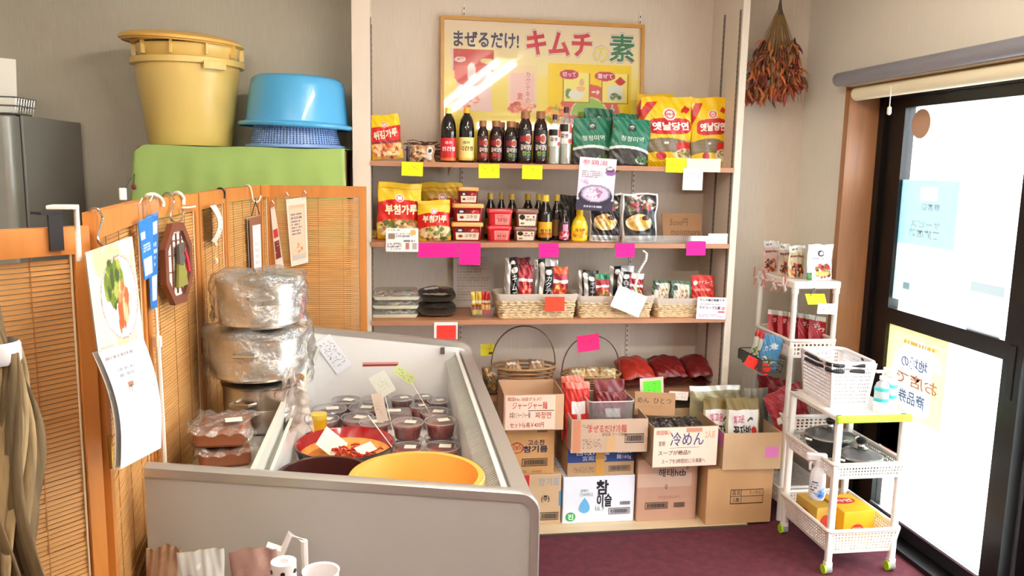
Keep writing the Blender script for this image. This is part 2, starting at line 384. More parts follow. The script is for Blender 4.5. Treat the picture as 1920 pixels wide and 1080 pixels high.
# ceiling lamps: bare twin tubes
tubem = mat('tube_light', (255, 246, 232), .5, emit=TUBE_POWER)
house = mat('lamp_white', (240, 240, 236), .5)
def lamp(x, y, a, label, n=2, L=1.2, gap=.09):
    t = thing('ceiling_light', label, 'ceiling light', (x, y, 2.55), R(a), 'tube lamps on the ceiling')
    MB().rbox(-L / 2 - .04, -.07, -.05, L / 2 + .04, .07, 0, .01).build('housing', house, t)
    for k in range(n):
        yy = (k - (n - 1) / 2) * gap
        MB().tube([(-L / 2, yy, -.075), (L / 2, yy, -.075)], .014, 8).build('tube', tubem, t, True)
lamp(.56, 1.75, 77, 'twin tube lamp running along the aisle beside the display case', 2, 1.5, .12)
lamp(1.35, .6, 0, 'twin tube lamp over the near aisle by the door')
lamp(-.9, .6, 0, 'twin tube lamp over the folding screen')
lamp(-.2, -1.4, 0, 'twin tube lamp at the rear of the shop')

# ------------------------------------------------------------------ shared materials
FILM = vmat('printed_film', .36, .08, bump=.12, bs=30)
FOIL = vmat('printed_foil', .28, .1, .35, bump=.2, bs=28)
PAPER = vmat('printed_paper', .75)
GLOSSP = vmat('printed_gloss', .3)
KRAFT = mat('kraft_card', (190, 152, 112), .85, var=.06, vs=7, bump=.1, bs=120)
KRAFT2 = mat('kraft_card_pale', (205, 172, 134), .85, var=.06, vs=7, bump=.1, bs=120)
WHITEP = mat('white_plastic', (238, 234, 228), .4)
STEEL = mat('stainless_steel', (214, 211, 205), .27, 1.0, bump=.04, bs=12)
CHROME = mat('chrome_wire', (210, 210, 210), .2, 1.0)
CLEARP = clear('clear_plastic', (252, 252, 252), .06, .08)
FILMC = clear('clear_film', (250, 248, 245), .14, .1, .2, bump=1.0, bs=60)

def scribble(parent, surf, u0, v0, u1, v1, rows, c, seed=1, th=.0012, aspect=1.0, off=.0012):
    """unreadable handwriting: short brush strokes set in rows"""
    g = random.Random(seed); mb = MB(); dv = (v1 - v0) / rows
    for r in range(rows):
        cv = v1 - (r + .5) * dv; n = max(2, int((u1 - u0) / (dv * .85 * aspect))); du = (u1 - u0) / n
        for k in range(n):
            cu = u0 + (k + .5) * du
            for _ in range(g.randint(2, 4)):
                a = (cu + g.uniform(-.42, .42) * du, cv + g.uniform(-.4, .4) * dv)
                b = (a[0] + g.uniform(-.6, .6) * du, a[1] + (g.uniform(-.5, .5) if g.random() < .6 else g.uniform(-.12, .12)) * dv)
                b = (min(u1, max(u0, b[0])), min(cv + dv * .45, max(cv - dv * .45, b[1])))
                p = Vector(surf(*a)); q = Vector(surf(*b)); dd = (q - p)
                if dd.length < .0015: continue
                s = Vector((-dd.z, 0, dd.x)).normalized() * th * .5; o = Vector((0, -off, 0))
                mb.add([p - s + o, q - s + o, q + s + o, p + s + o], [(0, 1, 2, 3)])
    if not mb.f: return None
    return mb.build('handwriting', mat('ink_%d_%d_%d' % c, c, .6), parent)
def card(name, label, cat, cx, cy, w, h, Y, pic_c, rz=0.0, tilt=0.0, yaw=0.0, t=.0012, m=None, group=None, pic=None, bend=None, draw=None):
    """flat upright card seen at depth Y: centre and size in picture units, rz turns it in its own plane"""
    p, W, H = panelpx(cx, cy, w, h, Y)
    pc = pic or Pic(W, H, pic_c, .004)
    if draw: draw(pc)
    o, s = board(name, W, H, t, pc, m or PAPER, None, bend=bend)
    rot = Matrix.Rotation(R(yaw), 4, 'Z') @ Matrix.Rotation(R(tilt), 4, 'X') @ Matrix.Rotation(R(rz), 4, 'Y')
    o.matrix_world = Matrix.Translation(p) @ rot @ Matrix.Translation((0, 0, -H / 2))
    tag(o, label, cat, group); return o, s, W, H
def lathe_label(parent, r, z0, z1, pic, m, name='label', sy=1.0):
    nx, ny = 40, 12; pc = pic
    v = []
    for j in range(pc.ny + 1):
        for i in range(pc.nx + 1):
            a = (i / pc.nx - .5) * 2 * math.pi; v.append((r * math.sin(a), -r * sy * math.cos(a), z0 + (z1 - z0) * j / pc.ny))
    W = pc.nx + 1; f = [(j * W + i, j * W + i + 1, (j + 1) * W + i + 1, (j + 1) * W + i) for j in range(pc.ny) for i in range(pc.nx)]
    meshobj(name, v, f, m, parent, True, colors=pc.flat(), sharp=None)
    return lambda u, v_: ((r + .0004) * math.sin((u - .5) * 2 * math.pi), -(r + .0004) * sy * math.cos((u - .5) * 2 * math.pi), z0 + (z1 - z0) * v_)
SH = {
 'soy': ([(.0, 0), (.88, 0), (.98, .012), (1, .03), (1, .40), (.97, .42), (1, .44), (1, .60), (.96, .68), (.82, .78), (.58, .845), (.42, .875), (.40, .905)], (.43, .90, 1.0)),
 'sauce': ([(.0, 0), (.9, 0), (1, .02), (1, .10), (.95, .13), (1, .16), (1, .66), (.93, .74), (.74, .80), (.60, .835), (.58, .87)], (.66, .86, 1.0)),
 'vinegar': ([(.0, 0), (.85, 0), (1, .02), (.94, .1), (1, .2), (.93, .28), (1, .36), (1, .66), (.88, .74), (.55, .83), (.36, .88), (.34, .91)], (.40, .90, 1.0)),
 'oil': ([(.0, 0), (.9, 0), (1, .015), (1, .55), (.9, .66), (.62, .76), (.46, .82), (.44, .88)], (.52, .86, 1.0)),
 'squeeze': ([(.0, 0), (.8, 0), (.98, .03), (1, .1), (1, .45), (.86, .62), (.58, .76), (.42, .8), (.4, .84)], (.44, .83, 1.0))}
def bottle(name, label, xl, xr, yt, Y, zb, shape, body, cap, pic=None, lz=(.1, .5), texts=(), group=None, sy=1.0, gloss=.08, bmat=None, liquid=None):
    x, w, h = spot(xl, xr, yt, Y, zb); r = w / 2
    t = thing(name, label, 'bottle', (x, Y + r, zb), RNG.uniform(-.15, .15), group)
    pr, (cr, c0, c1) = SH[shape]
    MB().lathe([(a * r, z * h) for a, z in pr], 28, sy=sy).build('glass' if bmat else 'body', bmat or mat('bottle_%d_%d_%d' % body, body, gloss, coat=.5), t, True)
    if liquid: MB().lathe([(0, .012 * h), (r * .9, .015 * h), (r * .92, liquid[1] * h), (0, liquid[1] * h)], 24, sy=sy).build('liquid', mat('liq_%d_%d_%d' % liquid[0], liquid[0], .1), t, True)
    MB().lathe([(0, c0 * h), (cr * r, c0 * h), (cr * r, (c1 - .012) * h), (cr * r * .93, c1 * h), (0, c1 * h)], 24).build('cap', mat('cap_%d_%d_%d' % cap, cap, .35), t, True)
    MB().lathe([(cr * r * 1.04, c0 * h), (cr * r * 1.04, c0 * h + .15 * (c1 - c0) * h)], 24).build('cap_ring', mat('cap_%d_%d_%d' % cap, cap, .35), t, True)
    if pic is not None:
        pc = Pic(2 * math.pi * r, (lz[1] - lz[0]) * h, pic[0], .0022, 120)
        for fn in pic[1:]: fn(pc)
        s = lathe_label(t, r * 1.012, lz[0] * h, lz[1] * h, pc, GLOSSP, sy=sy)
        for tx in texts: letter(t, tx[0], s, *tx[1:5], tx[5], bold=tx[6] if len(tx) > 6 else .02, off=.0004)
    return t

# ------------------------------------------------------------------ shelf boards, slotted standards
SW = wood('shelf_pine', (196, 138, 102), .8, (1.2, 16, 16), .5)
for z, nm, dark in ((Z1, 'topmost pine shelf board carrying soy sauce bottles and noodle bags', 0), (Z2, 'middle pine shelf board carrying sauce tubs and oil bottles', 0),
              (Z3, 'lower pine shelf board carrying the wicker baskets', 0), (.545, 'low pine shelf board behind the cartons holding hoop baskets', 0)):
    y0 = YP - .008 if z > .6 else YP + .05
    t = thing('shelf_board', nm, 'shelf', ((XL + XS) / 2, YB - .15, z), 0, 'pine shelves in the alcove')
    hw = (XS - XL) / 2 - .001
    MB().box(-hw, y0 - YB + .15, -.021, hw, .145, 0).build('board', SW, t)
    if z > .6:
        for bx in (-.46, .31):
            MB().prism([(-.12, -.021), (.12, -.021), (.12, -.06)], bx - .004, bx + .004, 'x').build('bracket', mat('bracket_white', (225, 215, 205), .5), t)
SLOTM = mat('standard_grey', (128, 120, 112), .45, .4); HOLE = mat('slot_dark', (48, 42, 38), .8)
def standard(x, y, z0, z1, label, face):
    t = thing('shelf_standard', label, 'shelf rail', (x, y, z0), 0, 'slotted shelf rails')
    b = MB(); hl = MB()
    if face == 'y':
        b.box(-.007, -.004, 0, .007, .0, z1 - z0); n = int((z1 - z0) / .025)
        for k in range(n): hl.box(-.002, -.0046, k * .025 + .008, .002, -.0038, k * .025 + .018)
    else:
        sg = face; b.box(min(0, sg * .004), -.007, 0, max(0, sg * .004), .007, z1 - z0); n = int((z1 - z0) / .025)
        for k in range(n): hl.box(min(sg * .0036, sg * .0046), -.002, k * .025 + .008, max(sg * .0036, sg * .0046), .002, k * .025 + .018)
    b.build('rail', SLOTM if face != 'y' else mat('standard_white', (228, 214, 200), .5), t)
    tag(hl.build('slots', HOLE, t), kind='stuff')
pxs = [atY(866, 400, YB).x, atY(1185, 400, YB).x]
standard(pxs[0], YB, .1, atY(866, 8, YB).z, 'white slotted shelf rail on the alcove back wall, behind the soy sauce bottles', 'y')
standard(pxs[1], YB, .1, atY(1194, 22, YB).z, 'white slotted shelf rail on the alcove back wall, behind the seaweed bags', 'y')
standard(XS, YP + .02, .1, atY(1385, 16, YP).z, 'slotted metal shelf rail on the alcove side wall by the door, front one of two', -1)
standard(XS, YP + .2, .1, atX(1356, 30, XS).z, 'slotted metal shelf rail on the alcove side wall by the door, rear one of two', -1)
standard(XL, YP + .02, .1, 2.2, 'slotted metal shelf rail inside the alcove beside the folding screen, front of two', 1)
standard(XL, YP + .2, .1, 2.2, 'slotted metal shelf rail inside the alcove beside the folding screen, rear of two', 1)

# ------------------------------------------------------------------ framed poster
p0 = atY(1016, 34, YB - .05); pa = atY(826, 130, YB - .04); pb = atY(1207, 140, YB - .04)
PW = pb.x - pa.x; PTOP = p0.z; PH = PTOP - Z1 - .005; lean = math.atan2(.055, PH)
pt = thing('framed_poster', 'framed yellow poster for kimchi seasoning leaning on the alcove wall', 'poster', ((pa.x + pb.x) / 2, YB - .07, Z1 + .003), 0, rot=(-lean, 0, 0))
pc = Pic(PW - .03, PH - .03, (250, 232, 150), .004, 200)
pc.grad(0, 0, 1, .62, (255, 226, 40), (252, 228, 120)).grad(0, .62, 1, 1, (252, 232, 150), (246, 224, 196))
# seasoning packets pictured on the poster
pv0 = pc.v; pc.v = (pc.v - .28) / .71
pc.rect(.525, -.4, .955, .62, (255, 218, 20))
pc.put((np.abs(pc.u - .145 + .03 * (pc.v - .5)) < .105 - .02 * (pc.v < .5)) & (pc.v > .10) & (pc.v < .72), (252, 214, 206))
pc.put((np.abs(pc.u - .15) < .10) & (pc.v > .50) & (pc.v < .72), (206, 48, 44))
pc.put((pc.u > .05) & (pc.u < .22) & (pc.v > .35) & (pc.v < .56) & (((pc.u - .13) / .085) ** 2 + ((pc.v - .5) / .16) ** 2 < 1), (222, 74, 74))
pc.ell(.082, .62, .028, .028, (252, 240, 232)).ell(.215, .61, .034, .026, (246, 226, 160)).ell(.137, .49, .022, .10, (253, 240, 236))
pc.food(.12, .2, .06, .06, [(214, 74, 60), (240, 150, 130), (250, 200, 180)], 40, .018, 3)
pc.put((pc.u > .315) & (pc.u < .47) & (pc.v > .10) & (pc.v < .58), (252, 222, 170)).put((pc.u > .33) & (pc.u < .455) & (pc.v > .2) & (pc.v < .5), (252, 206, 196))
pc.food(.39, .15, .07, .05, [(226, 110, 84), (240, 156, 120), (250, 190, 160), (206, 80, 60)], 70, .016, 4)
# the cycle of steps
rr = np.sqrt(((pc.u - .735) / .16) ** 2 + ((pc.v - .07) / .34) ** 2)
pc.put((rr < 1) & (rr > .62), (226, 92, 84)).put((rr < .62), (252, 244, 190)).put(rr < .59, (156, 200, 80))
pc.rect(.60, .22, .735, .53, (255, 238, 130)).rect(.80, .22, .935, .53, (255, 238, 130))
for a in (.60, .80):
    for q in (a, a + .133): pc.rect(q, .22, q + .003, .53, (150, 110, 50))
    pc.rect(a, .22, a + .135, .226, (150, 110, 50)).rect(a, .524, a + .135, .53, (150, 110, 50))
pc.ell(.628, .31, .018, .05, (110, 146, 90)).ell(.668, .30, .04, .055, (250, 246, 226)).ell(.69, .36, .022, .03, (246, 190, 140)).ell(.695, .43, .013, .035, (230, 190, 130))
pc.rect(.835, .25, .905, .40, (236, 240, 230)).food(.87, .29, .028, .03, [(120, 156, 100), (90, 120, 80), (220, 226, 200)], 20, .012, 5).put((np.abs(pc.u - .895) + np.abs(pc.v - .45) * .6 < .03), (214, 50, 44))
pc.ell(.63, .505, .05, .05, (208, 46, 84)).ell(.815, .50, .055, .05, (208, 46, 84)).ell(.63, .03, .09, .055, (208, 46, 84)).ell(.855, .06, .075, .05, (208, 46, 84))
pc.put((np.abs(pc.v - .33) < .008) & (pc.u > .745) & (pc.u < .77), (255, 250, 240)).put((pc.u > .77) & (pc.u < .79) & (np.abs(pc.v - .33) < (.79 - pc.u) * 1.6), (255, 250, 240))
pc.put((np.abs(pc.u - .855) < .005) & (pc.v > .16) & (pc.v < .21), (255, 250, 240)).put((pc.v > .12) & (pc.v < .16) & (np.abs(pc.u - .855) < (pc.v - .12) * .35), (255, 250, 240))
pc.food(.56, .10, .05, .09, [(255, 180, 40), (255, 210, 60), (170, 190, 60), (250, 140, 40)], 40, .016, 8)
pc.v = pv0; Q = lambda v: .28 + .71 * v
pr_, ps = board('print', PW - .03, PH - .03, .004, pc, PAPER, pt, (0, .002, .015))
ps0 = ps; ps = lambda u, v: (ps0(u, v)[0], ps0(u, v)[1] + .002, ps0(u, v)[2] + .015)
fw = .016; FRM = wood('frame_wood', (206, 150, 66), .85, (3, 10, 10), .35)
for a in ((-PW / 2, 0, PW / 2, fw), (-PW / 2, PH - fw, PW / 2, PH), (-PW / 2, fw, -PW / 2 + fw, PH - fw), (PW / 2 - fw, fw, PW / 2, PH - fw)):
    MB().box(a[0], -.012, a[1], a[2], .012, a[3]).build('frame_bar', FRM, pt)
MB().box(-PW / 2 + fw, -.0075, fw, PW / 2 - fw, -.0065, PH - fw).build('cover_glass', clear('poster_cover', (255, 255, 255), .0, .035, .05), pt)
letter(pt, 'まぜるだけ!', ps, .045, .805, .375, .925, (255, 250, 244), bold=.06, off=.001); letter(pt, 'まぜるだけ!', ps, .047, .807, .373, .923, (78, 56, 70), bold=.028, off=.002)
for txt, a, b, v0, v1, cc in (('キムチ', .41, .745, .77, .95, (214, 36, 50)), ('の', .755, .83, .745, .85, (240, 220, 70)), ('素', .835, .965, .745, .95, (30, 122, 70))):
    letter(pt, txt, ps, a - .006, v0 - .012, b + .006, v1 + .012, (200, 160, 150), bold=.05, off=.0008); letter(pt, txt, ps, a - .004, v0 - .006, b + .004, v1 + .006, (255, 250, 244), bold=.045, off=.0014); letter(pt, txt, ps, a, v0, b, v1, cc, bold=.035 if len(txt) > 1 else .015, off=.002)
letter(pt, '切って', ps, .595, Q(.48), .665, Q(.53), (255, 255, 255), .02); letter(pt, '混ぜて', ps, .775, Q(.475), .855, Q(.525), (255, 255, 255), .02)
letter(pt, 'できあがり!', ps, .55, Q(.005), .70, Q(.055), (255, 250, 240), .02); letter(pt, '一晩置いて', ps, .79, Q(.035), .925, Q(.085), (255, 255, 255), .02)
letter(pt, 'カクテキの', ps, .405, Q(.19), .435, Q(.52), (250, 240, 232), .05, True, off=.001); letter(pt, 'カクテキの', ps, .407, Q(.192), .433, Q(.518), (222, 84, 80), .01, True, off=.0016)
letter(pt, '素', ps, .365, Q(.22), .395, Q(.30), (235, 130, 110), .02); letter(pt, '高麗', ps, .065, Q(.605), .099, Q(.635), (200, 60, 60), .02)

# ------------------------------------------------------------------ bags
def bag(name, label, xl, xr, yt, Y, zb, t, base, draw, texts=(), kind='gusset', rot=0.0, tilt=0.0, yaw=0.0, m=None, seed=1, wr=.003, group=None, cat='bag', back=(200, 180, 120), dz=0.0, taper=0.0):
    x, w, h = spot(xl, xr, yt, Y, zb)
    th = thing(name, label, cat, (x, Y + t * .5, zb + dz), group=group)
    th.rotation_euler = (R(tilt), R(rot), R(yaw))
    pc = Pic(w, h, base, .0022, 80); draw(pc)
    o, s = pouch('film_bag', w, h, t, pc, m or FILM, th, seed=seed, kind=kind, wr=wr, back=back, taper=taper)
    for tx in texts:
        letter(th, tx[0], s, *tx[1:5], tx[5], bold=tx[6] if len(tx) > 6 else .03, rot=tx[7] if len(tx) > 7 else 0, off=.0025, vertical=(tx[8] if len(tx) > 8 else False), asp=h / w)
    return th, s
SHRIMP = [(236, 166, 92), (246, 196, 130), (222, 120, 60), (250, 222, 170), (200, 90, 50)]
VEG = [(120, 130, 60), (90, 110, 50), (206, 170, 110), (230, 200, 150), (190, 110, 60), (240, 226, 190)]
def logo(pc, u, v, r): pc.ell(u, v, r, r * pc.w / pc.h * .9, (252, 236, 232)).ell(u, v, r * .8, r * .7 * pc.w / pc.h, (226, 60, 70)).ell(u, v, r * .6, r * .5 * pc.w / pc.h, (252, 236, 232))
def fry(pc):
    pc.band(lambda u: .38 + .05 * u, lambda u: .72 + .02 * u, (216, 32, 28)).food(.5, .22, .45, .22, SHRIMP, 130, .1, 2)
    pc.rect(0, .36, 1, .42, (150, 40, 50)); logo(pc, .5, .78, .10); pc.band(lambda u: .40 + .04 * u, lambda u: .70 + .02 * u, (216, 32, 28))
bag('frying_mix_bag', 'yellow bag of frying mix with a red banner and pictured shrimp, tilted', 697, 756, 218, 3.62, Z1, .05, (250, 206, 30), fry,
    [('튀김가루', .14, .47, .9, .66, (255, 246, 214), .03, 8)], rot=-6, seed=2, dz=.008)
def pancake(seed):
    def d(pc):
        pc.food(.5, .18, .46, .2, VEG, 140, .09, seed); pc.band(lambda u: .36 - .3 * (u - .5) ** 2 + .04 * u, lambda u: .72 - .25 * (u - .55) ** 2, (218, 28, 26))
        logo(pc, .5, .74, .10); pc.grad(0, .84, 1, 1, (246, 200, 40), (252, 214, 60)); pc.rect(0, .89, 1, .91, (214, 160, 30))
    return d
bag('pancake_mix_bag', 'dim yellow bag of pancake mix standing in the second row behind the smaller bag', 790, 868, 342, 3.76, Z2, .05, (206, 160, 30), pancake(5), seed=5)  # back-row shade is put into the duller yellow base
bag('pancake_mix_bag', 'large yellow bag of pancake mix with red banner and vegetable picture', 706, 788, 343, 3.63, Z2, .06, (250, 208, 40), pancake(6), [('부침가루', .16, .45, .9, .63, (255, 248, 210), .04, 3)], rot=2, seed=6)
bag('pancake_mix_bag', 'small yellow bag of pancake mix beside the stacked orange-lidded tubs', 785, 846, 376, 3.60, Z2, .05, (250, 206, 40), pancake(7), [('부침가루', .16, .46, .9, .64, (255, 248, 210), .04, -3)], rot=-2, seed=7)
bag('red_net_bag', 'small red and green packet tucked behind the large pancake mix bag', 698, 724, 432, 3.69, Z2, .03, (190, 40, 34), lambda pc: pc.food(.5, .5, .5, .5, [(214, 60, 40), (120, 130, 50), (150, 30, 30), (230, 190, 90)], 40, .2, 3), seed=8)
# seaweed
def seaweed(pc):
    pc.band(lambda u: 0 * u, lambda u: .40 - .3 * (u - .45) ** 2, (52, 50, 50)).band(lambda u: .37 - .3 * (u - .45) ** 2, lambda u: .43 - .3 * (u - .45) ** 2, (226, 232, 226))
    pc.food(.35, .14, .3, .12, [(40, 40, 42), (70, 70, 72), (58, 52, 50)], 40, .07, 3).ell(.80, .13, .17, .07, (214, 226, 218)).food(.8, .15, .13, .05, [(50, 90, 40), (30, 60, 30), (90, 130, 60)], 40, .05, 4)
    pc.rect(.40, .74, .60, .89, (22, 40, 38)).ell(.5, .83, .06, .035, (200, 220, 210)); pc.rect(.46, .81, .54, .83, (22, 40, 38))
SGT = [('청정미역', .22, .52, .82, .63, (230, 240, 226), .01)]
bag('dried_seaweed_bag', 'green bag of dried seaweed in the rear row, only its top showing', 1095, 1150, 203, 3.765, Z1, .035, (28, 108, 84), seaweed, seed=9)
bag('dried_seaweed_bag', 'green bag of dried seaweed standing behind the front pair of seaweed bags', 1150, 1196, 213, 3.72, Z1, .035, (28, 112, 86), seaweed, seed=10)
bag('dried_seaweed_bag', 'green bag of dried seaweed beside the clear vinegar bottles', 1078, 1149, 220, 3.64, Z1, .055, (30, 118, 90), seaweed, SGT, seed=11, kind='stand', rot=-1)
bag('dried_seaweed_bag', 'green bag of dried seaweed leaning towards the yellow noodle bags', 1144, 1220, 222, 3.60, Z1, .055, (30, 120, 92), seaweed, SGT, seed=12, kind='stand', rot=4, taper=.08)
# glass noodles
def noodle(pc):
    m = np.ones_like(pc.u, bool); pc.stripes(m, (214, 168, 20), 14, 1.0, .22)
    pc.rect(0, .9, 1, 1, (246, 196, 20)).put((pc.v - .62 > 1.0 * (pc.u)) & (pc.v < .93) & (pc.v - .82 < 1.0 * pc.u), (206, 40, 34))
    pc.put((((pc.u - .55) / .43) ** 4 + ((pc.v - .58) / .115) ** 4 < 1), (206, 32, 34))
    pc.band(lambda u: .24 - .25 * (u - .4) ** 2 - .02, lambda u: .42 - .3 * (u - .45) ** 2, (128, 112, 88))
    for k in range(26): pc.put((np.abs(pc.u - k / 26 - .03 * np.sin(pc.v * 9)) < .008) & (pc.v > .24) & (pc.v < .38), (150, 134, 108))
    logo(pc, .55, .755, .13); pc.food(.87, .8, .07, .05, [(210, 44, 34)], 12, .05, 4).rect(.70, .25, .99, .35, (214, 40, 36))
    pc.ell(.85, .17, .2, .085, (228, 224, 214)).food(.85, .19, .15, .05, [(120, 130, 60), (190, 150, 80), (226, 190, 120), (170, 90, 50)], 50, .04, 5).ell(.38, .16, .10, .06, (200, 40, 40))
    pc.rect(.44, .33, .53, .36, (246, 244, 240))
NT = [('옛날당면', .19, .52, .93, .64, (255, 250, 240), .04), ('오뚜기', .47, .735, .63, .77, (214, 50, 60), .03)]
bag('glass_noodle_bag', 'yellow striped noodle bag hidden behind another, only its edge and top showing', 1199, 1270, 176, 3.745, Z1, .035, (252, 208, 24), noodle, seed=14, rot=-2)
bag('glass_noodle_bag', 'large yellow striped bag of glass noodles beside the green seaweed bags', 1208, 1303, 181, 3.675, Z1, .05, (252, 210, 24), noodle, NT, seed=15, rot=-2)
bag('glass_noodle_bag', 'yellow striped bag of glass noodles standing against the alcove side wall', 1305, 1371, 182, 3.67, Z1, .05, (252, 210, 24), noodle, NT, seed=16, rot=-3)
# small snack packet, dark stick, dried roots
bag('snack_packet', 'small brown and white snack packet lying by the frying mix bag', 771, 815, 272, 3.63, Z1, .025, (196, 150, 110), lambda pc: pc.food(.3, .4, .3, .4, [(150, 100, 60), (90, 70, 50), (226, 200, 160), (214, 170, 120)], 40, .1, 6).ell(.78, .65, .14, .26, (240, 236, 230)).ell(.78, .3, .13, .2, (230, 226, 220)).ell(.78, .65, .08, .12, (60, 60, 70)), kind='pillow', seed=17, cat='packet')
t = thing('small_vial', 'tiny dark vial standing between frying mix bag and snack packet', 'bottle', (atY(765, 290, 3.63).x, 3.64, Z1))
MB().lathe([(0, 0), (.007, 0), (.0075, .003), (.0075, .05), (.005, .055)], 14).build('body', mat('vial_dark', (46, 34, 44), .2), t, True)
MB().lathe([(.0076, .054), (.0078, .066), (0, .067)], 14).build('cap', mat('vial_cap', (70, 50, 56), .4), t, True)
t = thing('dried_root_bundle', 'loose bundle of thin dried brown roots behind the snack packet', 'dried roots', (atY(797, 280, 3.75).x, 3.76, Z1))
g = random.Random(5)
for k in range(26):
    x0 = g.uniform(-.10, .02); L = g.uniform(.06, .14); z = g.uniform(.006, .09); yy = g.uniform(-.04, .06)
    MB().tube([(x0 + L * q, yy + .008 * math.sin(q * 5 + k), max(.003, z + .01 * math.sin(q * 6 + 2 * k) * (1 - z * 3))) for q in (0, .25, .5, .75, 1)], g.uniform(.0018, .003), 5).build('root', mat('root_brown', (104, 66, 50), .8, var=.3, vs=30), t, True)

# ------------------------------------------------------------------ bottles, top shelf
bottle('soy_sauce_bottle', 'tall soy sauce bottle with red label and pale yellow cap', 827, 857, 202, 3.61, Z1, 'soy', (24, 16, 14), (250, 232, 120), [(214, 26, 40), lambda p: p.rect(0, .0, 1, .12, (236, 120, 40))], (.03, .45), [('진간장', .36, .42, .66, .62, (255, 250, 250), .03), ('샘표', .42, .74, .58, .86, (255, 240, 240), .02)])
bottle('soy_sauce_bottle', 'tall soy sauce bottle with pale yellow label and orange cap', 862, 891, 201, 3.61, Z1, 'soy', (22, 15, 12), (246, 178, 30), [(252, 236, 150), lambda p: p.rect(0, .0, 1, .1, (240, 190, 60))], (.04, .46), [('국간장', .36, .42, .66, .62, (110, 60, 40), .03), ('샘표', .42, .72, .58, .84, (90, 90, 40), .02)])
def sauce(red):
    def d(p): p.ell(.56, .70, .085, .17, (236, 214, 196)).ell(.56, .70, .068, .135, (200, 80, 50)).food(.56, .70, .04, .08, [(226, 120, 70), (170, 60, 40), (150, 50, 30)], 14, .02, 3).rect(.36, .6, .5, .8, (150, 30, 40)).rect(.3, 0, .7, .22, (120, 24, 30) if red else (34, 40, 40))
    return d
BS = [(896, 917, 226, 3.61, 1, 'dumpy brown-capped marinade bottle with a red-brown label, beside the orange-capped soy sauce'), (919, 944, 226, 3.62, 1, 'dumpy brown-capped marinade bottle with a red-brown label, standing between two others'),
      (947, 972, 227, 3.62, 0, 'dumpy brown-capped marinade bottle with a dark label and small white sticker'), (974, 1000, 208, 3.61, 0, 'taller brown-capped marinade bottle with a large round meat picture'),
      (1003, 1029, 208, 3.61, 0, 'taller brown-capped marinade bottle beside the clear vinegar bottles')]
for xl, xr, yt, Y, red, lab in BS:
    t = bottle('marinade_bottle', lab, xl, xr, yt, Y, Z1, 'sauce', (40, 16, 14), (158, 104, 64), [(70, 22, 28) if red else (34, 30, 40), sauce(red)], (.1, .64), [('갈비양념', .38, .30, .66, .50, (246, 230, 220), .02), ('참숯', .42, .10, .64, .27, (226, 90, 50) if red else (150, 180, 60), .02)], 'brown-capped marinade bottles')
for xl, xr, yt, lab in ((930, 952, 226, 'brown-capped marinade bottle hidden in the second row behind the red-labelled ones'), (957, 978, 226, 'brown-capped marinade bottle hidden in the second row behind the dark-labelled one')):
    bottle('marinade_bottle', lab, xl, xr, yt + 3, 3.72, Z1, 'sauce', (40, 16, 14), (150, 98, 60), group='brown-capped marinade bottles')
VG = clear('clear_bottle', (244, 248, 246), .10, .05, .08)
for xl, xr, yt, lab, w in ((1031, 1053, 214, 'clear vinegar bottle with dark cap and white label, the shorter of the pair', 0), (1052, 1075, 200, 'clear vinegar bottle with dark cap, the taller of the pair', 1)):
    bottle('vinegar_bottle', lab, xl, xr, yt, 3.61 + .03 * w, Z1, 'vinegar', (230, 235, 232), (66, 30, 40), [(244, 240, 236), lambda p: p.rect(.3, .62, .56, 1, (40, 30, 34)).rect(.58, .55, .8, 1, (226, 90, 60)).ell(.62, .15, .07, .13, (214, 70, 60))], (.36, .70), [('물엿', .36, .3, .56, .52, (60, 50, 50), .02)], 'clear vinegar bottles', bmat=VG, liquid=((222, 222, 212), .62))
# ------------------------------------------------------------------ middle shelf: tubs
def tub(label, xl, xr, yt, yb, Y, zb, cb, cl, draw, texts, lid=.22, group=None, taper=.9):
    x, w, h = spot(xl, xr, yt, Y, zb); d = w * .8
    t = thing('paste_tub', label, 'tub', (x, Y + d / 2, zb), RNG.uniform(-.05, .05), group)
    def ring(z, k, r=.012): return [(a, b, z) for a, b in rrect(-w / 2 * k, -d / 2 * k, w / 2 * k, d / 2 * k, r, 4)]
    hl = h * (1 - lid)
    MB().loft([ring(0, taper * .93), ring(.003, taper * .95), ring(hl, .95)]).build('body', mat('tub_%d_%d_%d' % cb, cb, .25, coat=.3), t, True)
    MB().loft([ring(hl, 1), ring(h - .003, 1), ring(h, .96)]).build('lid', mat('lid_%d_%d_%d' % cl, cl, .3, coat=.3), t, True)
    k0 = taper * .95
    pc = Pic(w * .76, hl * .8, (246, 222, 200), .0016); draw(pc)
    f0, f1 = -d / 2 * (k0 + (.95 - k0) * .1), -d / 2 * (k0 + (.95 - k0) * .92)
    s = lambda u, v: ((u - .5) * w * .76 * (.9 + .1 * v), f0 + (f1 - f0) * v - .0008, hl * (.1 + .8 * v))
    W = pc.nx + 1; v = [s(i / pc.nx, j / pc.ny) for j in range(pc.ny + 1) for i in range(W)]
    meshobj('label', v, [(j * W + i, j * W + i + 1, (j + 1) * W + i + 1, (j + 1) * W + i) for j in range(pc.ny) for i in range(pc.nx)], GLOSSP, t, colors=pc.flat())
    for tx in texts: letter(t, tx[0], s, *tx[1:5], tx[5], bold=.015, off=.0006)
    return h
def gochu(pc):
    pc.grad(0, .55, 1, 1, (246, 222, 200), (246, 222, 200)).rect(0, .62, 1, 1, (120, 20, 24)).ell(.2, .82, .16, .2 , (34, 26, 44)).ell(.2, .80, .09, .1, (226, 220, 226)).ell(.2, .3, .1, .12, (130, 40, 30)).food(.75, .8, .2, .12, [(214, 60, 60), (246, 214, 200), (190, 40, 40)], 24, .05, 4)
T3 = [('고추장', .38, .2, .9, .5, (130, 90, 80))]
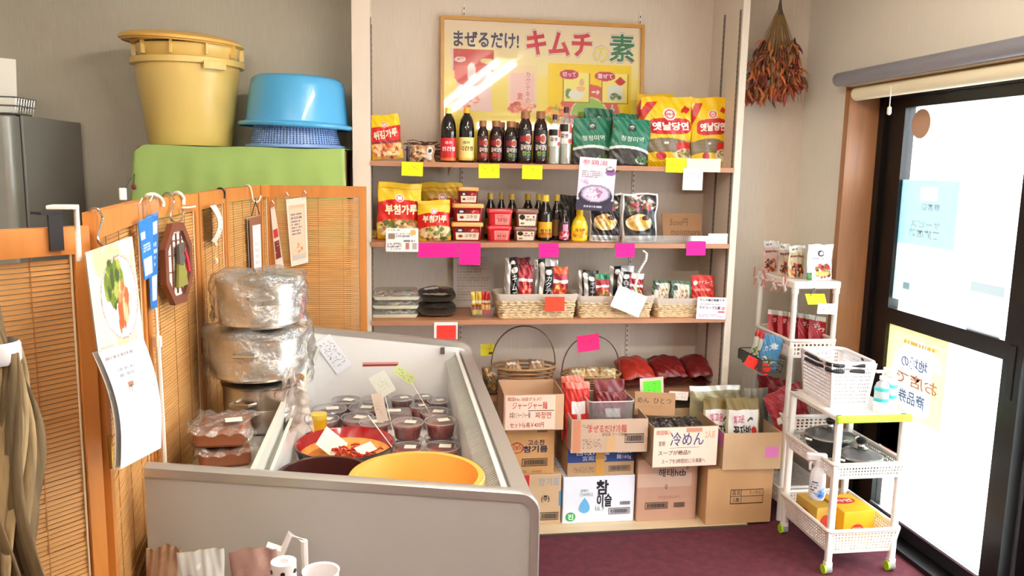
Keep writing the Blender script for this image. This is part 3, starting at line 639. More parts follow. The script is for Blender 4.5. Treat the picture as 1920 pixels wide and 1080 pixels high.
h1 = tub('dark red chilli paste tub with orange lid at the bottom of a stack of three', 847, 907, 417, 455, 3.60, Z2, (140, 18, 22), (240, 166, 84), gochu, T3)
h2 = tub('dark red chilli paste tub with orange lid between two others in its stack', 849, 908, 382, 417, 3.60, Z2 + h1, (140, 18, 22), (240, 166, 84), gochu, T3)
h3 = tub('small dark red chilli paste tub with orange lid on top of the stack', 858, 898, 351, 382, 3.61, Z2 + h1 + h2, (140, 18, 22), (240, 166, 84), gochu, T3)
def redt(pc): pc.rect(0, 0, 1, 1, (246, 150, 144)).rect(0, 0, .22, 1, (200, 30, 40)).lines(.3, .55, .9, .9, 3, (190, 40, 50), 2).lines(.3, .05, .9, .25, 2, (200, 60, 60), 4)
a = tub('bright red lidded tub with pink label, lower of two', 914, 960, 424, 456, 3.61, Z2, (206, 34, 48), (226, 26, 44), redt, [('쌈장', .34, .28, .9, .55, (130, 24, 34))])
tub('bright red lidded tub with pink label, upper of two', 915, 962, 392, 424, 3.61, Z2 + a, (206, 34, 48), (226, 26, 44), redt, [('쌈장', .34, .28, .9, .55, (130, 24, 34))])
def brt(pc): pc.rect(0, 0, 1, 1, (240, 222, 200)).ell(.2, .75, .17, .24, (40, 26, 26)).ell(.2, .2, .14, .1, (150, 110, 70)).rect(.45, .75, .6, .85, (190, 40, 40)).ell(.86, .78, .06, .1, (120, 60, 50))
a = tub('brown lidded soybean paste tub with cream label, lower of two', 963, 1007, 426, 457, 3.61, Z2, (122, 76, 60), (132, 84, 68), brt, [('재래식', .36, .4, .94, .65, (60, 40, 36))])
tub('brown lidded soybean paste tub with cream label, upper of two', 966, 1010, 392, 426, 3.61, Z2 + a, (122, 76, 60), (132, 84, 68), brt, [('재래식', .36, .4, .94, .65, (60, 40, 36))])
for xl, xr, yt, Y, lab in ((912, 930, 362, 3.74, 'black sesame oil bottle with gold cap behind the red tubs, beside the tub stack'), (934, 948, 362, 3.78, 'black sesame oil bottle with gold cap behind the middle of the red tubs'), (953, 970, 363, 3.74, 'black sesame oil bottle with gold cap behind the gap between red and brown tubs'),
                       (982, 1001, 364, 3.74, 'black sesame oil bottle with gold cap behind the brown tubs'), (1004, 1018, 364, 3.73, 'black sesame oil bottle with gold cap behind the yellow-labelled bottle')):
    bottle('sesame_oil_bottle', lab, xl - 2, xr + 2, yt, Y, Z2, 'oil', (20, 14, 12), (196, 164, 50), [(190, 140, 40)], (.1, .45), group='sesame oil bottles')
bottle('sesame_oil_bottle', 'dark sesame oil bottle with a golden label in the front row', 1012, 1038, 366, 3.62, Z2, 'oil', (26, 16, 12), (240, 200, 50), [(236, 176, 44), lambda p: p.rect(.3, 0, .7, .3, (200, 120, 30))], (.08, .42), [('참기름', .38, .2, .64, .55, (90, 40, 20), .02)], 'sesame oil bottles')
bottle('sesame_oil_bottle', 'dark sesame oil bottle with a brown label beside the golden-labelled one', 1036, 1056, 365, 3.66, Z2, 'oil', (26, 18, 14), (196, 160, 44), [(110, 76, 40)], (.1, .46), group='sesame oil bottles')
bottle('dressing_bottle', 'small dark dressing bottle with pink and white label', 1050, 1070, 394, 3.62, Z2, 'oil', (44, 26, 28), (30, 24, 28), [(70, 40, 50), lambda p: p.food(.5, .25, .2, .25, [(230, 220, 226), (190, 40, 50), (226, 120, 150)], 30, .06, 3).rect(.45, .5, .6, .9, (214, 150, 180))], (.05, .6))
bag('dark_pouch', 'dark glossy pouch in shadow behind the dressing bottle', 1050, 1085, 366, 3.76, Z2, .03, (40, 32, 30), lambda pc: pc.food(.5, .5, .4, .4, [(60, 50, 44), (80, 70, 50), (30, 24, 24)], 20, .12, 2), kind='stand', seed=21, cat='pouch')
bottle('mustard_bottle', 'bright yellow squeeze bottle of mustard', 1075, 1105, 394, 3.60, Z2, 'squeeze', (252, 214, 24), (246, 200, 20), [(252, 218, 30), lambda p: p.food(.5, .35, .16, .25, [(240, 160, 20), (250, 190, 30), (214, 110, 40)], 18, .05, 3)], (.1, .5), [('연겨자', .40, .55, .60, .8, (130, 80, 30), .02)], sy=.6, gloss=.3)
# soup pouches
def soup(pc):
    pc.food(.5, .8, .45, .16, [(70, 62, 56), (150, 140, 130), (210, 205, 200), (96, 84, 74), (170, 60, 70), (120, 120, 80)], 50, .09, 5).ell(.5, .40, .44, .21, (30, 26, 28)).ell(.48, .40, .37, .17, (232, 190, 130)).food(.47, .42, .28, .12, [(240, 206, 150), (214, 160, 100), (236, 200, 70), (226, 150, 110)], 60, .06, 3)
    pc.ell(.68, .49, .12, .05, (80, 30, 30)).rect(0, 0, 1, .12, (196, 196, 196)).lines(.1, .03, .9, .09, 2, (110, 110, 110), 3)
    for e in ((0, .045), (.955, 1)): pc.rect(e[0], 0, e[1], 1, (240, 240, 240))
    pc.rect(0, .965, 1, 1, (236, 236, 236))
bag('soup_pouch', 'silver and black chicken soup pouch partly behind the hanging purple leaflet', 1108, 1166, 362, 3.63, Z2, .05, (56, 50, 50), soup, kind='stand', m=FOIL, seed=22, rot=1, cat='pouch', wr=.004)
bag('soup_pouch', 'silver and black chicken soup pouch standing in full view by the cardboard sign', 1170, 1236, 363, 3.61, Z2, .05, (56, 50, 50), soup, kind='stand', m=FOIL, seed=23, rot=-1, cat='pouch', wr=.004)
# ------------------------------------------------------------------ cards on the top and middle shelf
YT = YP - .012
YEL, PNK, ORG = (250, 250, 20), (255, 20, 150), (255, 74, 44)
for cx, cy, w, h, lab in ((773, 317, 40, 26, 'yellow price tag under the snack packet'), (917, 321, 39, 26, 'yellow price tag under the red-labelled marinade bottles'), (998, 323, 38, 26, 'yellow price tag under the tall marinade bottles'), (1268, 310, 39, 27, 'yellow price tag under the large noodle bag')):
    o, s, W, H = card('price_tag', lab, 'price tag', cx, cy, w, h, YT, YEL, rz=RNG.uniform(-2, 2), group='neon price tags'); scribble(o, s, .15, .4, .8, .85, 2, (150, 140, 20), cx, .001, H / W)
for cx, cy, w, h, lab in ((822, 469, 76, 27, 'long neon pink price tag under the small pancake mix bag'), (881, 476, 40, 41, 'square neon pink price tag under the tub stack'), (1029, 469, 37, 26, 'neon pink price tag under the sesame oil bottles'), (1172, 469, 36, 26, 'neon pink price tag under the soup pouches'), (1305, 466, 36, 26, 'neon pink price tag under the cardboard sign')):
    o, s, W, H = card('price_tag', lab, 'price tag', cx, cy, w, h, YT, PNK, rz=RNG.uniform(-2, 3), group='neon price tags'); scribble(o, s, .1, .15, .9, .85, 2 if h < 35 else 3, (220, 10, 110), cx, .0012, H / W)
o, s, W, H = card('label_strip', 'pale peach card strip behind acrylic on the top shelf edge', 'card', 1318, 310, 66, 25, YT, (250, 226, 206)); o['label'] = 'pale peach card strip on the top shelf edge under the noodle bags'
o, s, W, H = card('note_paper', 'white handwritten note hanging from the top shelf edge beneath the peach strip', 'note', 1299, 336, 37, 41, YT - .004, (250, 240, 232)); scribble(o, s, .12, .5, .9, .85, 2, (210, 150, 170), 4, .0012, H / W)
def leaf(pc):
    pc.grad(0, 0, 1, 1, (214, 190, 216), (250, 244, 248)).rect(0, 0, 1, .2, (60, 52, 74)).ell(.5, .28, .46, .22, (52, 46, 64)).ell(.5, .33, .40, .17, (150, 140, 170)).ell(.5, .32, .35, .14, (226, 196, 220)).food(.48, .33, .24, .09, [(240, 214, 230), (206, 160, 196), (170, 120, 160), (250, 230, 240)], 40, .05, 3)
    pc.ell(.86, .74, .15, .06, (150, 100, 160)).ell(.84, .80, .12, .05, (80, 60, 90)).ell(.84, .815, .09, .03, (240, 210, 220)).lines(.08, .62, .66, .76, 4, (150, 120, 140), 4).food(.2, .56, .14, .05, [(230, 210, 226), (200, 170, 200)], 14, .05, 8).ell(.78, .58, .13, .04, (240, 236, 246))
    pc.lines(.2, .05, .85, .1, 1, (200, 190, 210), 5)
o, s, W, H = card('recipe_leaflet', 'tall purple and white leaflet picturing chicken soup in a black pot', 'leaflet', 1118, 346, 69, 99, YT - .003, (250, 246, 250), rz=3, draw=leaf)
letter(o, '参鶏湯', s, .08, .86, .76, .96, (196, 70, 110), .0, off=.0008)
def recipe(pc): pc.lines(.06, .86, .6, .95, 1, (150, 130, 130), 2).rect(.06, .55, .28, .78, (150, 130, 110)).lines(.3, .55, .8, .78, 4, (150, 140, 150), 3).lines(.04, .1, .5, .4, 5, (150, 140, 150), 4).ell(.84, .82, .09, .12, (226, 190, 110)).rect(.6, .1, .72, .38, (200, 120, 110)).rect(.8, .1, .96, .38, (190, 180, 170)).lines(.55, .42, .95, .5, 1, (120, 110, 120), 7)
card('recipe_card', 'white printed recipe card with small food pictures under the large pancake mix bag', 'card', 754, 450, 61, 44, YT - .003, (252, 250, 248), draw=recipe)
# cardboard sign, acrylic lip, white card
p, W, H = panelpx(1282, 424, 72, 46, 3.66)
o, s = board('cardboard_sign', W, H + .02, .004, Pic(W, H, (158, 116, 80), .004), PAPER, None, (p.x, 3.66, Z2 + .001), (R(-22), 0, R(-4)), edge=(140, 104, 76)); tag(o, 'handwritten brown cardboard sign leaning at the back of the middle shelf', 'sign')
letter(o, '5coo円', s, .18, .55, .66, .82, (96, 66, 44), .0, off=.0008, slant=.2); letter(o, 'moistmore', s, .2, .22, .95, .44, (96, 66, 44), .0, off=.0008, slant=.2)
a, b = atY(1166, 450, YP).x, atY(1330, 450, YP).x
t = thing('acrylic_lip', 'clear acrylic strip along the middle shelf edge before the soup pouches', 'acrylic strip', ((a + b) / 2, YP, Z2)); MB().box((a - b) / 2, -.002, 0, (b - a) / 2, .002, .036).build('strip', clear('acrylic', (245, 245, 245), .12, .05, .1), t); MB().box((a - b) / 2, -.002, 0, (b - a) / 2, .04, .0015).build('foot', MATS['acrylic'], t)
card('blank_card', 'blank white card on the middle shelf edge by the alcove side wall', 'card', 1346, 448, 36, 20, YP + .004, (255, 252, 252))

# ------------------------------------------------------------------ lower shelf: packs, wicker baskets
def tray(name, w, d, h, m, parent, flare=1.12, r=.01, th=.0012, z=0.0):
    """open tray with thin walls, base at z"""
    def ring(k, zz, o=0): return [(a, b, z + zz) for a, b in rrect(-w / 2 * k + o, -d / 2 * k + o, w / 2 * k - o, d / 2 * k - o, r, 3)]
    k0 = 1 / flare
    return MB().loft([ring(k0, 0), ring(1, h), ring(1, h, th), ring(k0, th, th)], True, True).build(name, m, parent, True)
def lying(name, label, x, y, z, w, d, h, pic_base, draw, m=None, seed=1, rz=0.0, cat='pack', back=(120, 110, 90), tilt=-90, group=None, wr=.003, pw=.55):
    """filled bag lying on its back"""
    th = thing(name, label, cat, (x, y, z), rz, group)
    pc = Pic(w, d, pic_base, .0022, 70); draw(pc)
    pouch('film_bag', w, d, h, pc, m or FILM, th, (0, -d / 2, h / 2), (R(tilt), 0, 0), seed=seed, kind='pillow', back=back, wr=wr, pw=pw)
    return th
x, w, h = spot(697, 786, 545, 3.58, Z3); zz = Z3 + .002
for k, lab in enumerate(('lowest of three flat vegetable packs on pale trays', 'middle one of three flat vegetable packs on pale trays', 'uppermost of three flat vegetable packs with pinkish slices on top')):
    t = thing('vegetable_pack', lab, 'pack', (x + .004 * (k - 1), 3.68, zz + k * .040), group='flat vegetable packs in a stack')
    tray('foam_tray', w, .17, .016, mat('tray_cream', (234, 232, 206), .5), t, 1.08)
    g = random.Random(k)
    for n in range(16):
        c = g.choice([(112, 122, 70), (146, 150, 90), (196, 180, 120), (170, 80, 70), (90, 100, 60)] if k < 2 else [(170, 84, 84), (190, 110, 96), (120, 130, 70), (200, 180, 110), (150, 70, 80)])
        px_, py_ = g.uniform(-.4, .4) * w, g.uniform(-.06, .06)
        MB().lathe([(0, -.006), (.012, -.004), (.015, 0), (.011, .006), (0, .008)], 8, sx=1.5).build('vegetable_piece', mat('veg_%d_%d_%d' % c, c, .5), t, True, (px_, py_, .020), (g.uniform(-.3, .3), g.uniform(-.3, .3), g.uniform(0, 3)))
    MB().loft([[(a, b, .016) for a, b in rrect(-w / 2, -.085, w / 2, .085, .012, 3)], [(a, b, .037) for a, b in rrect(-w / 2 * .9, -.07, w / 2 * .9, .07, .02, 3)]], False, True).build('film_cover', FILMC, t, True)
x, w, h = spot(785, 857, 545, 3.58, Z3)
blk = lambda pc: pc.food(.5, .5, .5, .5, [(40, 36, 34), (64, 58, 54), (30, 28, 28)], 60, .08, 3)
lying('black_bean_bag', 'clear bag of black beans, the lower of two lying on the shelf', x, 3.68, Z3, w, .17, .066, (44, 40, 38), blk, seed=31, wr=.002, pw=.28)
lying('black_bean_bag', 'clear bag of black beans with printed label lying on top of another', x, 3.68, Z3 + .063, w * .96, .16, .066, (44, 40, 38), lambda pc: (blk(pc), pc.rect(.15, .25, .52, .5, (220, 216, 212)), pc.food(.7, .55, .16, .22, [(206, 200, 70), (120, 140, 50), (200, 70, 50), (240, 226, 160)], 30, .07, 4)), seed=32, wr=.002, pw=.28)
# document sleeve behind
o, s, W, H = card('document_sleeve', 'printed sheet in a clear sleeve leaning on the wall behind the lower shelf', 'document', 888, 530, 76, 106, 3.85, (214, 204, 196), tilt=-3, draw=lambda pc: pc.lines(.1, .1, .9, .9, 16, (182, 172, 166), 3).rect(.05, .86, .6, .95, (178, 172, 160)))
o.location.z = Z3 + .002; o.matrix_world = Matrix.Translation((p.x if False else atY(888, 530, 3.86).x, 3.86, Z3 + .002)) @ Matrix.Rotation(R(-3), 4, 'X')
letter(o, 'しいたけ', s, .35, .62, .7, .7, (150, 90, 80), .0, off=.001)
# stick pack in a clear tray
x, w, h = spot(881, 932, 545, 3.58, Z3)
t = thing('stick_snack_pack', 'clear tub of yellow and red stick packets beside a wicker basket', 'pack', (x, 3.635, Z3)); tray('clear_tub', w, .09, .05, CLEARP, t, 1.25)
g = random.Random(3)
for k in range(6):
    c = (226, 190, 60) if k < 3 else (206, 40, 40); pc = Pic(.016, .105, c, .003); pc.rect(0, .5, 1, .6, (250, 240, 210)).rect(.2, .2, .8, .45, (140, 30, 30) if k < 3 else (250, 210, 120))
    pouch('stick_packet', .017, .105, .01, pc, FILM, t, ((k - 2.5) * .0145, .004 + .01 * (k % 2), .006), (R(-10), R(g.uniform(-5, 5)), 0), seed=k, wr=.001)
# wicker baskets with cloth rims
WICK = wood('wicker', (236, 206, 162), .7, (20, 20, 20), .7); LINEN = mat('basket_linen', (206, 190, 176), .9, bump=.5, bs=60)
def wicker(label, xl, xr, yt, Y):
    x, w, h = spot(xl, xr, yt, Y, Z3); d = .19; h = h - .012
    t = thing('wicker_basket', label, 'basket', (x, Y + d / 2, Z3), RNG.uniform(-.02, .02), 'wicker baskets on the lower shelf')
    mb = MB(); rows = 7
    for r in range(rows):
        z = .006 + r * (h - .03) / rows; k = .90 + .08 * r / rows
        base = rrect(-w / 2 * k, -d / 2 * k, w / 2 * k, d / 2 * k, .02, 4); L = []
        for a in range(len(base)):
            p_, q_ = Vector(base[a]), Vector(base[(a + 1) % len(base)]); n = max(1, int((q_ - p_).length / .008))
            for b in range(n):
                c = p_.lerp(q_, b / n); nrm = Vector((c.x / w, c.y / d)).normalized(); s_ = math.sin((len(L)) * math.pi / 2 + r * math.pi) * .0042
                L.append((c.x + nrm.x * s_, c.y + nrm.y * s_, z + .002 * math.sin(len(L) * 1.1)))
        mb.tube(L, .0056, 6, closed=True)
    tag(mb.build('woven_wicker', WICK, t, True), kind='stuff')
    for zz in (.004, .010):
        MB().tube([(a, b, zz) for a, b in rrect(-w / 2 * .92, -d / 2 * .92, w / 2 * .92, d / 2 * .92, .02, 4)], .0045, 6, closed=True).build('base_rope', WICK, t, True)
    def ring(k, z, o=0): return [(a, b, z + .003 * math.sin(a * 70 + b * 50)) for a, b in rrect(-w / 2 * k + o, -d / 2 * k + o, w / 2 * k - o, d / 2 * k - o, .022, 5)]
    MB().loft([ring(1.0, h - .034), ring(1.03, h - .025), ring(1.04, h - .004), ring(1.0, h), ring(.95, h - .01), ring(.9, .02)], False, False).build('cloth_liner', LINEN, t, True)
    MB().box(-w / 2 * .9, -d / 2 * .9, .002, w / 2 * .9, d / 2 * .9, .006).build('basket_floor', WICK, t)
    return t, x, w, d, h
b1 = wicker('wicker basket holding red kimchi packs beside the stick packet tub', 932, 1082, 547, 3.56)
b2 = wicker('wicker basket holding silver and green packs, between two other baskets', 1084, 1226, 550, 3.56)
b3 = wicker('wicker basket holding small soup packets by the alcove side wall', 1229, 1361, 554, 3.56)
def kpack(side, pic):
    def d(pc):
        pc.rect(0, 0, .16, 1, (214, 208, 204)).rect(.16, 0, .45, 1, (26, 24, 28)).ell(.3, .88, .11, .06, (250, 236, 230)).rect(.48, .86, 1, 1, side).rect(.46, .66, 1, .72, (236, 232, 228)).food(.73, .4, .22, .26, pic, 60, .08, 4).rect(.46, 0, 1, .06, (232, 222, 214))
    return d
KR = [(206, 60, 44), (190, 40, 36), (226, 96, 70), (170, 40, 30)]; KO = [(226, 90, 44), (240, 130, 60), (200, 60, 36), (250, 170, 90)]; KG = [(196, 110, 60), (90, 130, 60), (226, 150, 80), (170, 70, 40)]; KV = [(150, 180, 70), (200, 60, 50), (120, 150, 60), (236, 226, 200)]
def pk(lab, xl, xr, yt, Y, side, pic, txt, base=(150, 30, 40), rot=0, tilt=-6, seed=1, m=None, zb=Z3 + .008, t=.03):
    return bag('kimchi_pack', lab, xl, xr, yt, Y, zb, t, base, kpack(side, pic), [(txt, .22, .30, .40, .80, (240, 240, 240), .01, 0, True)] if txt else (), kind='pillow', rot=rot, tilt=tilt, seed=seed, m=m or FOIL, cat='pack', group='packs in the wicker baskets')
pk('dark red topped pack behind the cabbage kimchi pack in a basket', 948, 996, 484, 3.66, (110, 20, 30), KR, '', (60, 20, 24), seed=41, t=.025)
pk('black and red pack of cabbage kimchi in a wicker basket', 950, 1001, 497, 3.615, (140, 24, 34), KR, 'キムチ', rot=1, seed=42, t=.03)
pk('clear-topped pack behind the radish kimchi pack in a basket', 1002, 1046, 487, 3.66, (210, 206, 206), KO, '', (200, 196, 196), rot=2, seed=43, t=.025)
pk('black and orange pack of radish kimchi in a wicker basket', 1010, 1064, 501, 3.615, (226, 84, 40), KO, 'カクテキ', rot=3, seed=44, t=.03)
pk('dark pack behind the green-topped cucumber kimchi pack', 1087, 1124, 508, 3.66, (50, 60, 54), KG, '', (60, 64, 60), seed=45, t=.025)
pk('black and green-topped pack of cucumber kimchi in a wicker basket', 1096, 1144, 515, 3.615, (40, 120, 84), KG, 'オイキムチ', rot=1, seed=46, t=.03)
pk('silver foil pack behind the white kimchi pack', 1145, 1192, 500, 3.66, (190, 190, 194), KV, '', (186, 184, 188), seed=47, t=.03)
pk('silver pack of white kimchi with greens behind a hanging white card', 1157, 1206, 512, 3.615, (226, 220, 218), KV, '白キムチ', rot=4, seed=48, t=.03)
def sp(pc): pc.rect(.1, .1, .9, .9, (222, 214, 196)).food(.6, .5, .26, .26, [(190, 100, 50), (150, 80, 50), (226, 180, 110), (120, 130, 80)], 40, .07, 5).rect(.1, .7, .3, .85, (70, 76, 84))
bag('soup_packet', 'small green edged soup packet in the basket, beside its twin', 1223, 1258, 526, 3.63, Z3 + .01, .02, (62, 96, 76), sp, kind='pillow', seed=51, rot=3, tilt=-6, cat='packet', group='packs in the wicker baskets')
bag('soup_packet', 'small green edged soup packet in the basket, between its twin and the red one', 1259, 1296, 528, 3.61, Z3 + .01, .02, (70, 104, 84), sp, kind='pillow', seed=52, rot=3, tilt=-6, cat='packet', group='packs in the wicker baskets')
bag('soup_packet', 'red soup packet picturing fish roe in the wicker basket', 1300, 1343, 517, 3.61, Z3 + .01, .02, (206, 44, 34), lambda pc: pc.ell(.55, .3, .42, .16, (226, 120, 70)).ell(.55, .33, .36, .11, (240, 170, 120)).ell(.16, .8, .1, .06, (250, 226, 220)).lines(.1, .56, .9, .68, 1, (240, 150, 130), 3), [('チゲスープ', .28, .76, .9, .86, (250, 226, 210), .01)], kind='pillow', seed=53, rot=-2, tilt=-5, cat='packet', group='packs in the wicker baskets')
o, s, W, H = card('price_tag', 'orange price tag clipped to the basket of red kimchi packs', 'price tag', 1040, 570, 37, 27, 3.535, ORG, group='neon price tags'); scribble(o, s, .15, .3, .85, .8, 2, (226, 50, 30), 9, .0012, H / W)
o, s, W, H = card('shelf_sign', 'white printed sign with black and red lettering on the soup packet basket', 'sign', 1334, 578, 55, 41, 3.535, (252, 240, 248), rz=2, draw=lambda pc: pc.ell(.9, .5, .06, .09, (226, 150, 160)).lines(.1, .62, .9, .74, 1, (170, 150, 170), 3).lines(.08, .08, .95, .26, 2, (180, 160, 180), 5).rect(.72, .3, .95, .38, (200, 90, 110)))
letter(o, 'キムチ鍋の季節です!', s, .08, .80, .94, .93, (40, 30, 50), .02, off=.0008); letter(o, 'チゲスープの素', s, .08, .44, .80, .60, (60, 30, 60), .02, off=.0008)
o, s, W, H = card('hanging_card', 'white blank looking card hanging askew from a twisted white cord', 'card', 1179, 565, 58, 42, 3.52, (255, 252, 252), rz=22, draw=lambda pc: pc.lines(.15, .3, .8, .8, 3, (236, 226, 236), 3))
pth = [atY(a, b, 3.525) for a, b in ((1206, 470), (1213, 476), (1211, 488), (1204, 500), (1198, 510), (1196, 520), (1192, 532), (1188, 541))]
cpt = []
for k in range(len(pth) - 1):
    for q in range(8): cpt.append(pth[k].lerp(pth[k + 1], q / 8))
mb = MB()
for ph_ in (0, math.pi):
    mb.tube([(q.x + .0032 * math.cos(k * .9 + ph_), q.y + .0032 * math.sin(k * .9 + ph_), q.z) for k, q in enumerate(cpt)], .0034, 6)
tag(mb.build('twisted_cord', mat('cord_white', (248, 244, 240), .8), None, True), 'twisted white cord hanging down from the middle shelf to a white card', 'cord')
o, s, W, H = card('price_tag', 'red price tag on a white backing card below the lower shelf board', 'price tag', 836, 620, 44, 32, YT, (252, 242, 240), group='neon price tags', draw=lambda pc: pc.rect(.12, 0, .95, .82, (255, 60, 46))); scribble(o, s, .2, .15, .9, .7, 2, (226, 40, 30), 5, .0012, H / W)
# ------------------------------------------------------------------ hoop baskets and pepper bags on the low board
ZL = .545
BAMB = wood('bamboo_brown', (170, 120, 72), .6, (30, 30, 30), .55); HOOP = mat('hoop_brown', (112, 74, 58), .5)
def hoop(label, xl, xr, yrim, ypeak, Y, d=.2):
    a = atY(xl, yrim, Y); b = atY(xr, yrim, Y); pk_ = atY((xl + xr) / 2, ypeak, Y); x = (a.x + b.x) / 2; w = b.x - a.x; zr = a.z - ZL
    t = thing('hoop_basket', label, 'basket', (x, Y, ZL), 0, 'bamboo hoop baskets')
    mb = MB(); sy = d / w
    for r in range(7):
        z = .004 + r * (zr - .008) / 6; k = .78 + .22 * r / 6
        mb.tube([((w / 2 * k + .002 * (-1) ** (q + r)) * math.cos(q * math.pi / 20), (w / 2 * k) * sy * math.sin(q * math.pi / 20), z) for q in range(40)], .0045, 5, closed=True)
    tag(mb.build('woven_side', BAMB, t, True), kind='stuff')
    MB().tube([(w / 2 * math.cos(q * math.pi / 20), w / 2 * sy * math.sin(q * math.pi / 20), zr) for q in range(40)], .006, 6, closed=True).build('rim', wood('rim_bamboo', (186, 142, 92), .7, (30, 30, 30)), t, True)
    MB().lathe([(0, .002), (w / 2 * .78, .002), (w / 2 * .78, .006), (0, .006)], 24, sy=sy).build('base', BAMB, t)
    hz = pk_.z - ZL - zr
    for o_ in (-.003, .003):
        MB().tube([((w / 2) * math.cos(math.pi * q / 24), o_, zr - .02 + (hz + .02) * math.sin(math.pi * q / 24) ** .8) for q in range(25)], .0026, 6).build('hoop_handle', HOOP, t, True)
    return t, x, w, zr
def packs_in(x, w, zr, Y, n, cols, lab, seed):
    g = random.Random(seed)
    for k in range(n):
        c = g.choice(cols); ww = .075
        lying('dried_food_packet', lab[k], x + (k - (n - 1) / 2) * w * .78 / n, Y - .035 + .02 * (k % 2), ZL + zr - .022, ww, .08, .03, c, lambda pc: pc.food(.5, .5, .45, .45, [tuple(max(0, q - 30) for q in c), tuple(min(255, q + 20) for q in c)], 30, .1, k).rect(.2, .4, .75, .65, (246, 240, 230)), seed=60 + k, rz=g.uniform(-.4, .4), cat='packet', group='packets in the hoop baskets', tilt=-70)
t1, x, w, zr = hoop('bamboo basket with a tall thin hoop handle behind the jajang noodle carton', 921, 1041, 686, 611, 3.72)
packs_in(x, w, zr, 3.72, 2, [(176, 140, 110)], ['brown dried packet in the hoop basket behind the jajang carton, nearer the showcase', 'brown dried packet in the hoop basket behind the jajang carton, nearer the pink tag'], 3)
t2, x, w, zr = hoop('bamboo basket with an arched hoop handle carrying a pink tag', 1053, 1162, 700, 629, 3.70)
packs_in(x, w, zr, 3.70, 3, [(206, 180, 130), (196, 160, 110)], ['tan packet with white label at the outer end of the tagged hoop basket', 'tan packet with white label in the middle of the tagged hoop basket', 'tan packet with white label beside the red pepper bags in the hoop basket'], 4)
o, s, W, H = card('price_tag', 'neon pink price tag clipped on the hoop handle of a bamboo basket', 'price tag', 1103, 643, 41, 31, 3.69, (255, 40, 130), rz=-7, group='neon price tags'); scribble(o, s, .25, .5, .7, .8, 1, (170, 20, 70), 8, .0015, H / W)
o, s, W, H = card('yellow_label', 'small yellow label with a dark barcode by the showcase corner behind', 'label', 914, 656, 26, 22, 3.74, (222, 206, 40), draw=lambda pc: pc.rect(.62, .1, .9, .35, (60, 60, 50)).lines(.1, .5, .9, .9, 2, (190, 170, 40), 2)); o['label'] = 'small yellow label with a dark barcode below the lower shelf, beside the hoop basket'
dish = [(60, 46, 40), (120, 90, 50), (150, 110, 40), (80, 90, 60)]
bag('mixed_snack_bag', 'dark mixed bag squeezed between the showcase and the jajang carton', 905, 935, 690, 3.62, ZL, .05, (96, 76, 56), lambda pc: pc.food(.5, .5, .5, .5, dish + [(200, 130, 60)], 50, .14, 4), seed=66)
red = lambda pc: pc.food(.5, .5, .5, .5, [(168, 44, 32), (156, 38, 28), (176, 52, 38)], 40, .12, 4)
for xl, xr, yt, yb, Y, c, lab, k in ((1166, 1228, 682, 738, 3.66, (170, 46, 34), 'bright red bag of chilli powder beside the tagged hoop basket', 1), (1229, 1289, 678, 742, 3.67, (116, 24, 24), 'dark red bag of chilli powder between two other chilli bags', 2), (1291, 1345, 690, 742, 3.68, (112, 24, 26), 'dark red bag of chilli powder slumped against the alcove side wall', 3)):
    a = atY(xl, 715, Y); b = atY(xr, 715, Y); W = b.x - a.x
    dk = lambda pc, c=c: pc.food(.5, .5, .5, .5, [c, tuple(int(q * .9) for q in c), tuple(min(255, int(q * 1.08)) for q in c)], 40, .14, 4)
    lying('chilli_powder_bag', lab, (a.x + b.x) / 2, Y + .07, ZL + .001, W, .19, .10, c, dk, seed=70 + k, tilt=-72, cat='bag', group='bags of chilli powder', back=c, wr=.005, pw=.4)
# ------------------------------------------------------------------ cartons
def carton(label, xl, xr, yt, Y, z0, depth, m=KRAFT, rz=0.0, tape=None, z1=None, name='carton', inset=0):
    ym = yt + 30; a = atY(xl, ym, Y).x; b = atY(xr, ym, Y).x; zt = z1 if z1 else atY((xl + xr) / 2, yt, Y).z
    W, H = b - a, zt - z0
    t = thing(name, label, 'carton', ((a + b) / 2, Y, z0), R(rz))
    MB().rbox(-W / 2, 0, 0, W / 2, depth, H, .003, .002).build('box', m, t)
    MB().box(-W / 2 + .002, depth / 2 - .0015, H - .0005, W / 2 - .002, depth / 2 + .0015, H + .0006).build('flap_seam', HOLE, t)
    s = lambda u, v: ((u - .5) * W, -.0005, v * H)
    return t, s, W, H, zt
def opencarton(label, xl, xr, yt, Y, z0, depth, m=KRAFT, rz=0.0, z1=None):
    ym = yt + 20; a = atY(xl, ym, Y).x; b = atY(xr, ym, Y).x; zt = z1 if z1 else atY((xl + xr) / 2, yt, Y).z
    W, H = b - a, zt - z0; th = .004
    t = thing('open_carton', label, 'carton', ((a + b) / 2, Y, z0), R(rz))
    for nm, q in (('front_panel', (-W / 2, 0, 0, W / 2, th, H)), ('back_panel', (-W / 2, depth - th, 0, W / 2, depth, H)), ('side_panel', (-W / 2, th, 0, -W / 2 + th, depth - th, H)), ('side_panel', (W / 2 - th, th, 0, W / 2, depth - th, H)), ('floor_panel', (-W / 2 + th, th, 0, W / 2 - th, depth - th, th))):
        MB().box(*q).build(nm, m, t)
    return t, (lambda u, v: ((u - .5) * W, -.0006, v * H)), W, H, zt
def printbox(t, s, items):
    for it in items: letter(t, it[0], s, *it[1:5], it[5], bold=it[6] if len(it) > 6 else .01, off=.0008)
def patch(t, s, u0, v0, u1, v1, c, name='print', off=.0006):
    q = [s(u0, v0), s(u1, v0), s(u1, v1), s(u0, v1)]; return meshobj(name, [(a, b - off, cc) for a, b, cc in q], [(0, 1, 2, 3)], mat('print_%d_%d_%d' % c, c, .7), t)
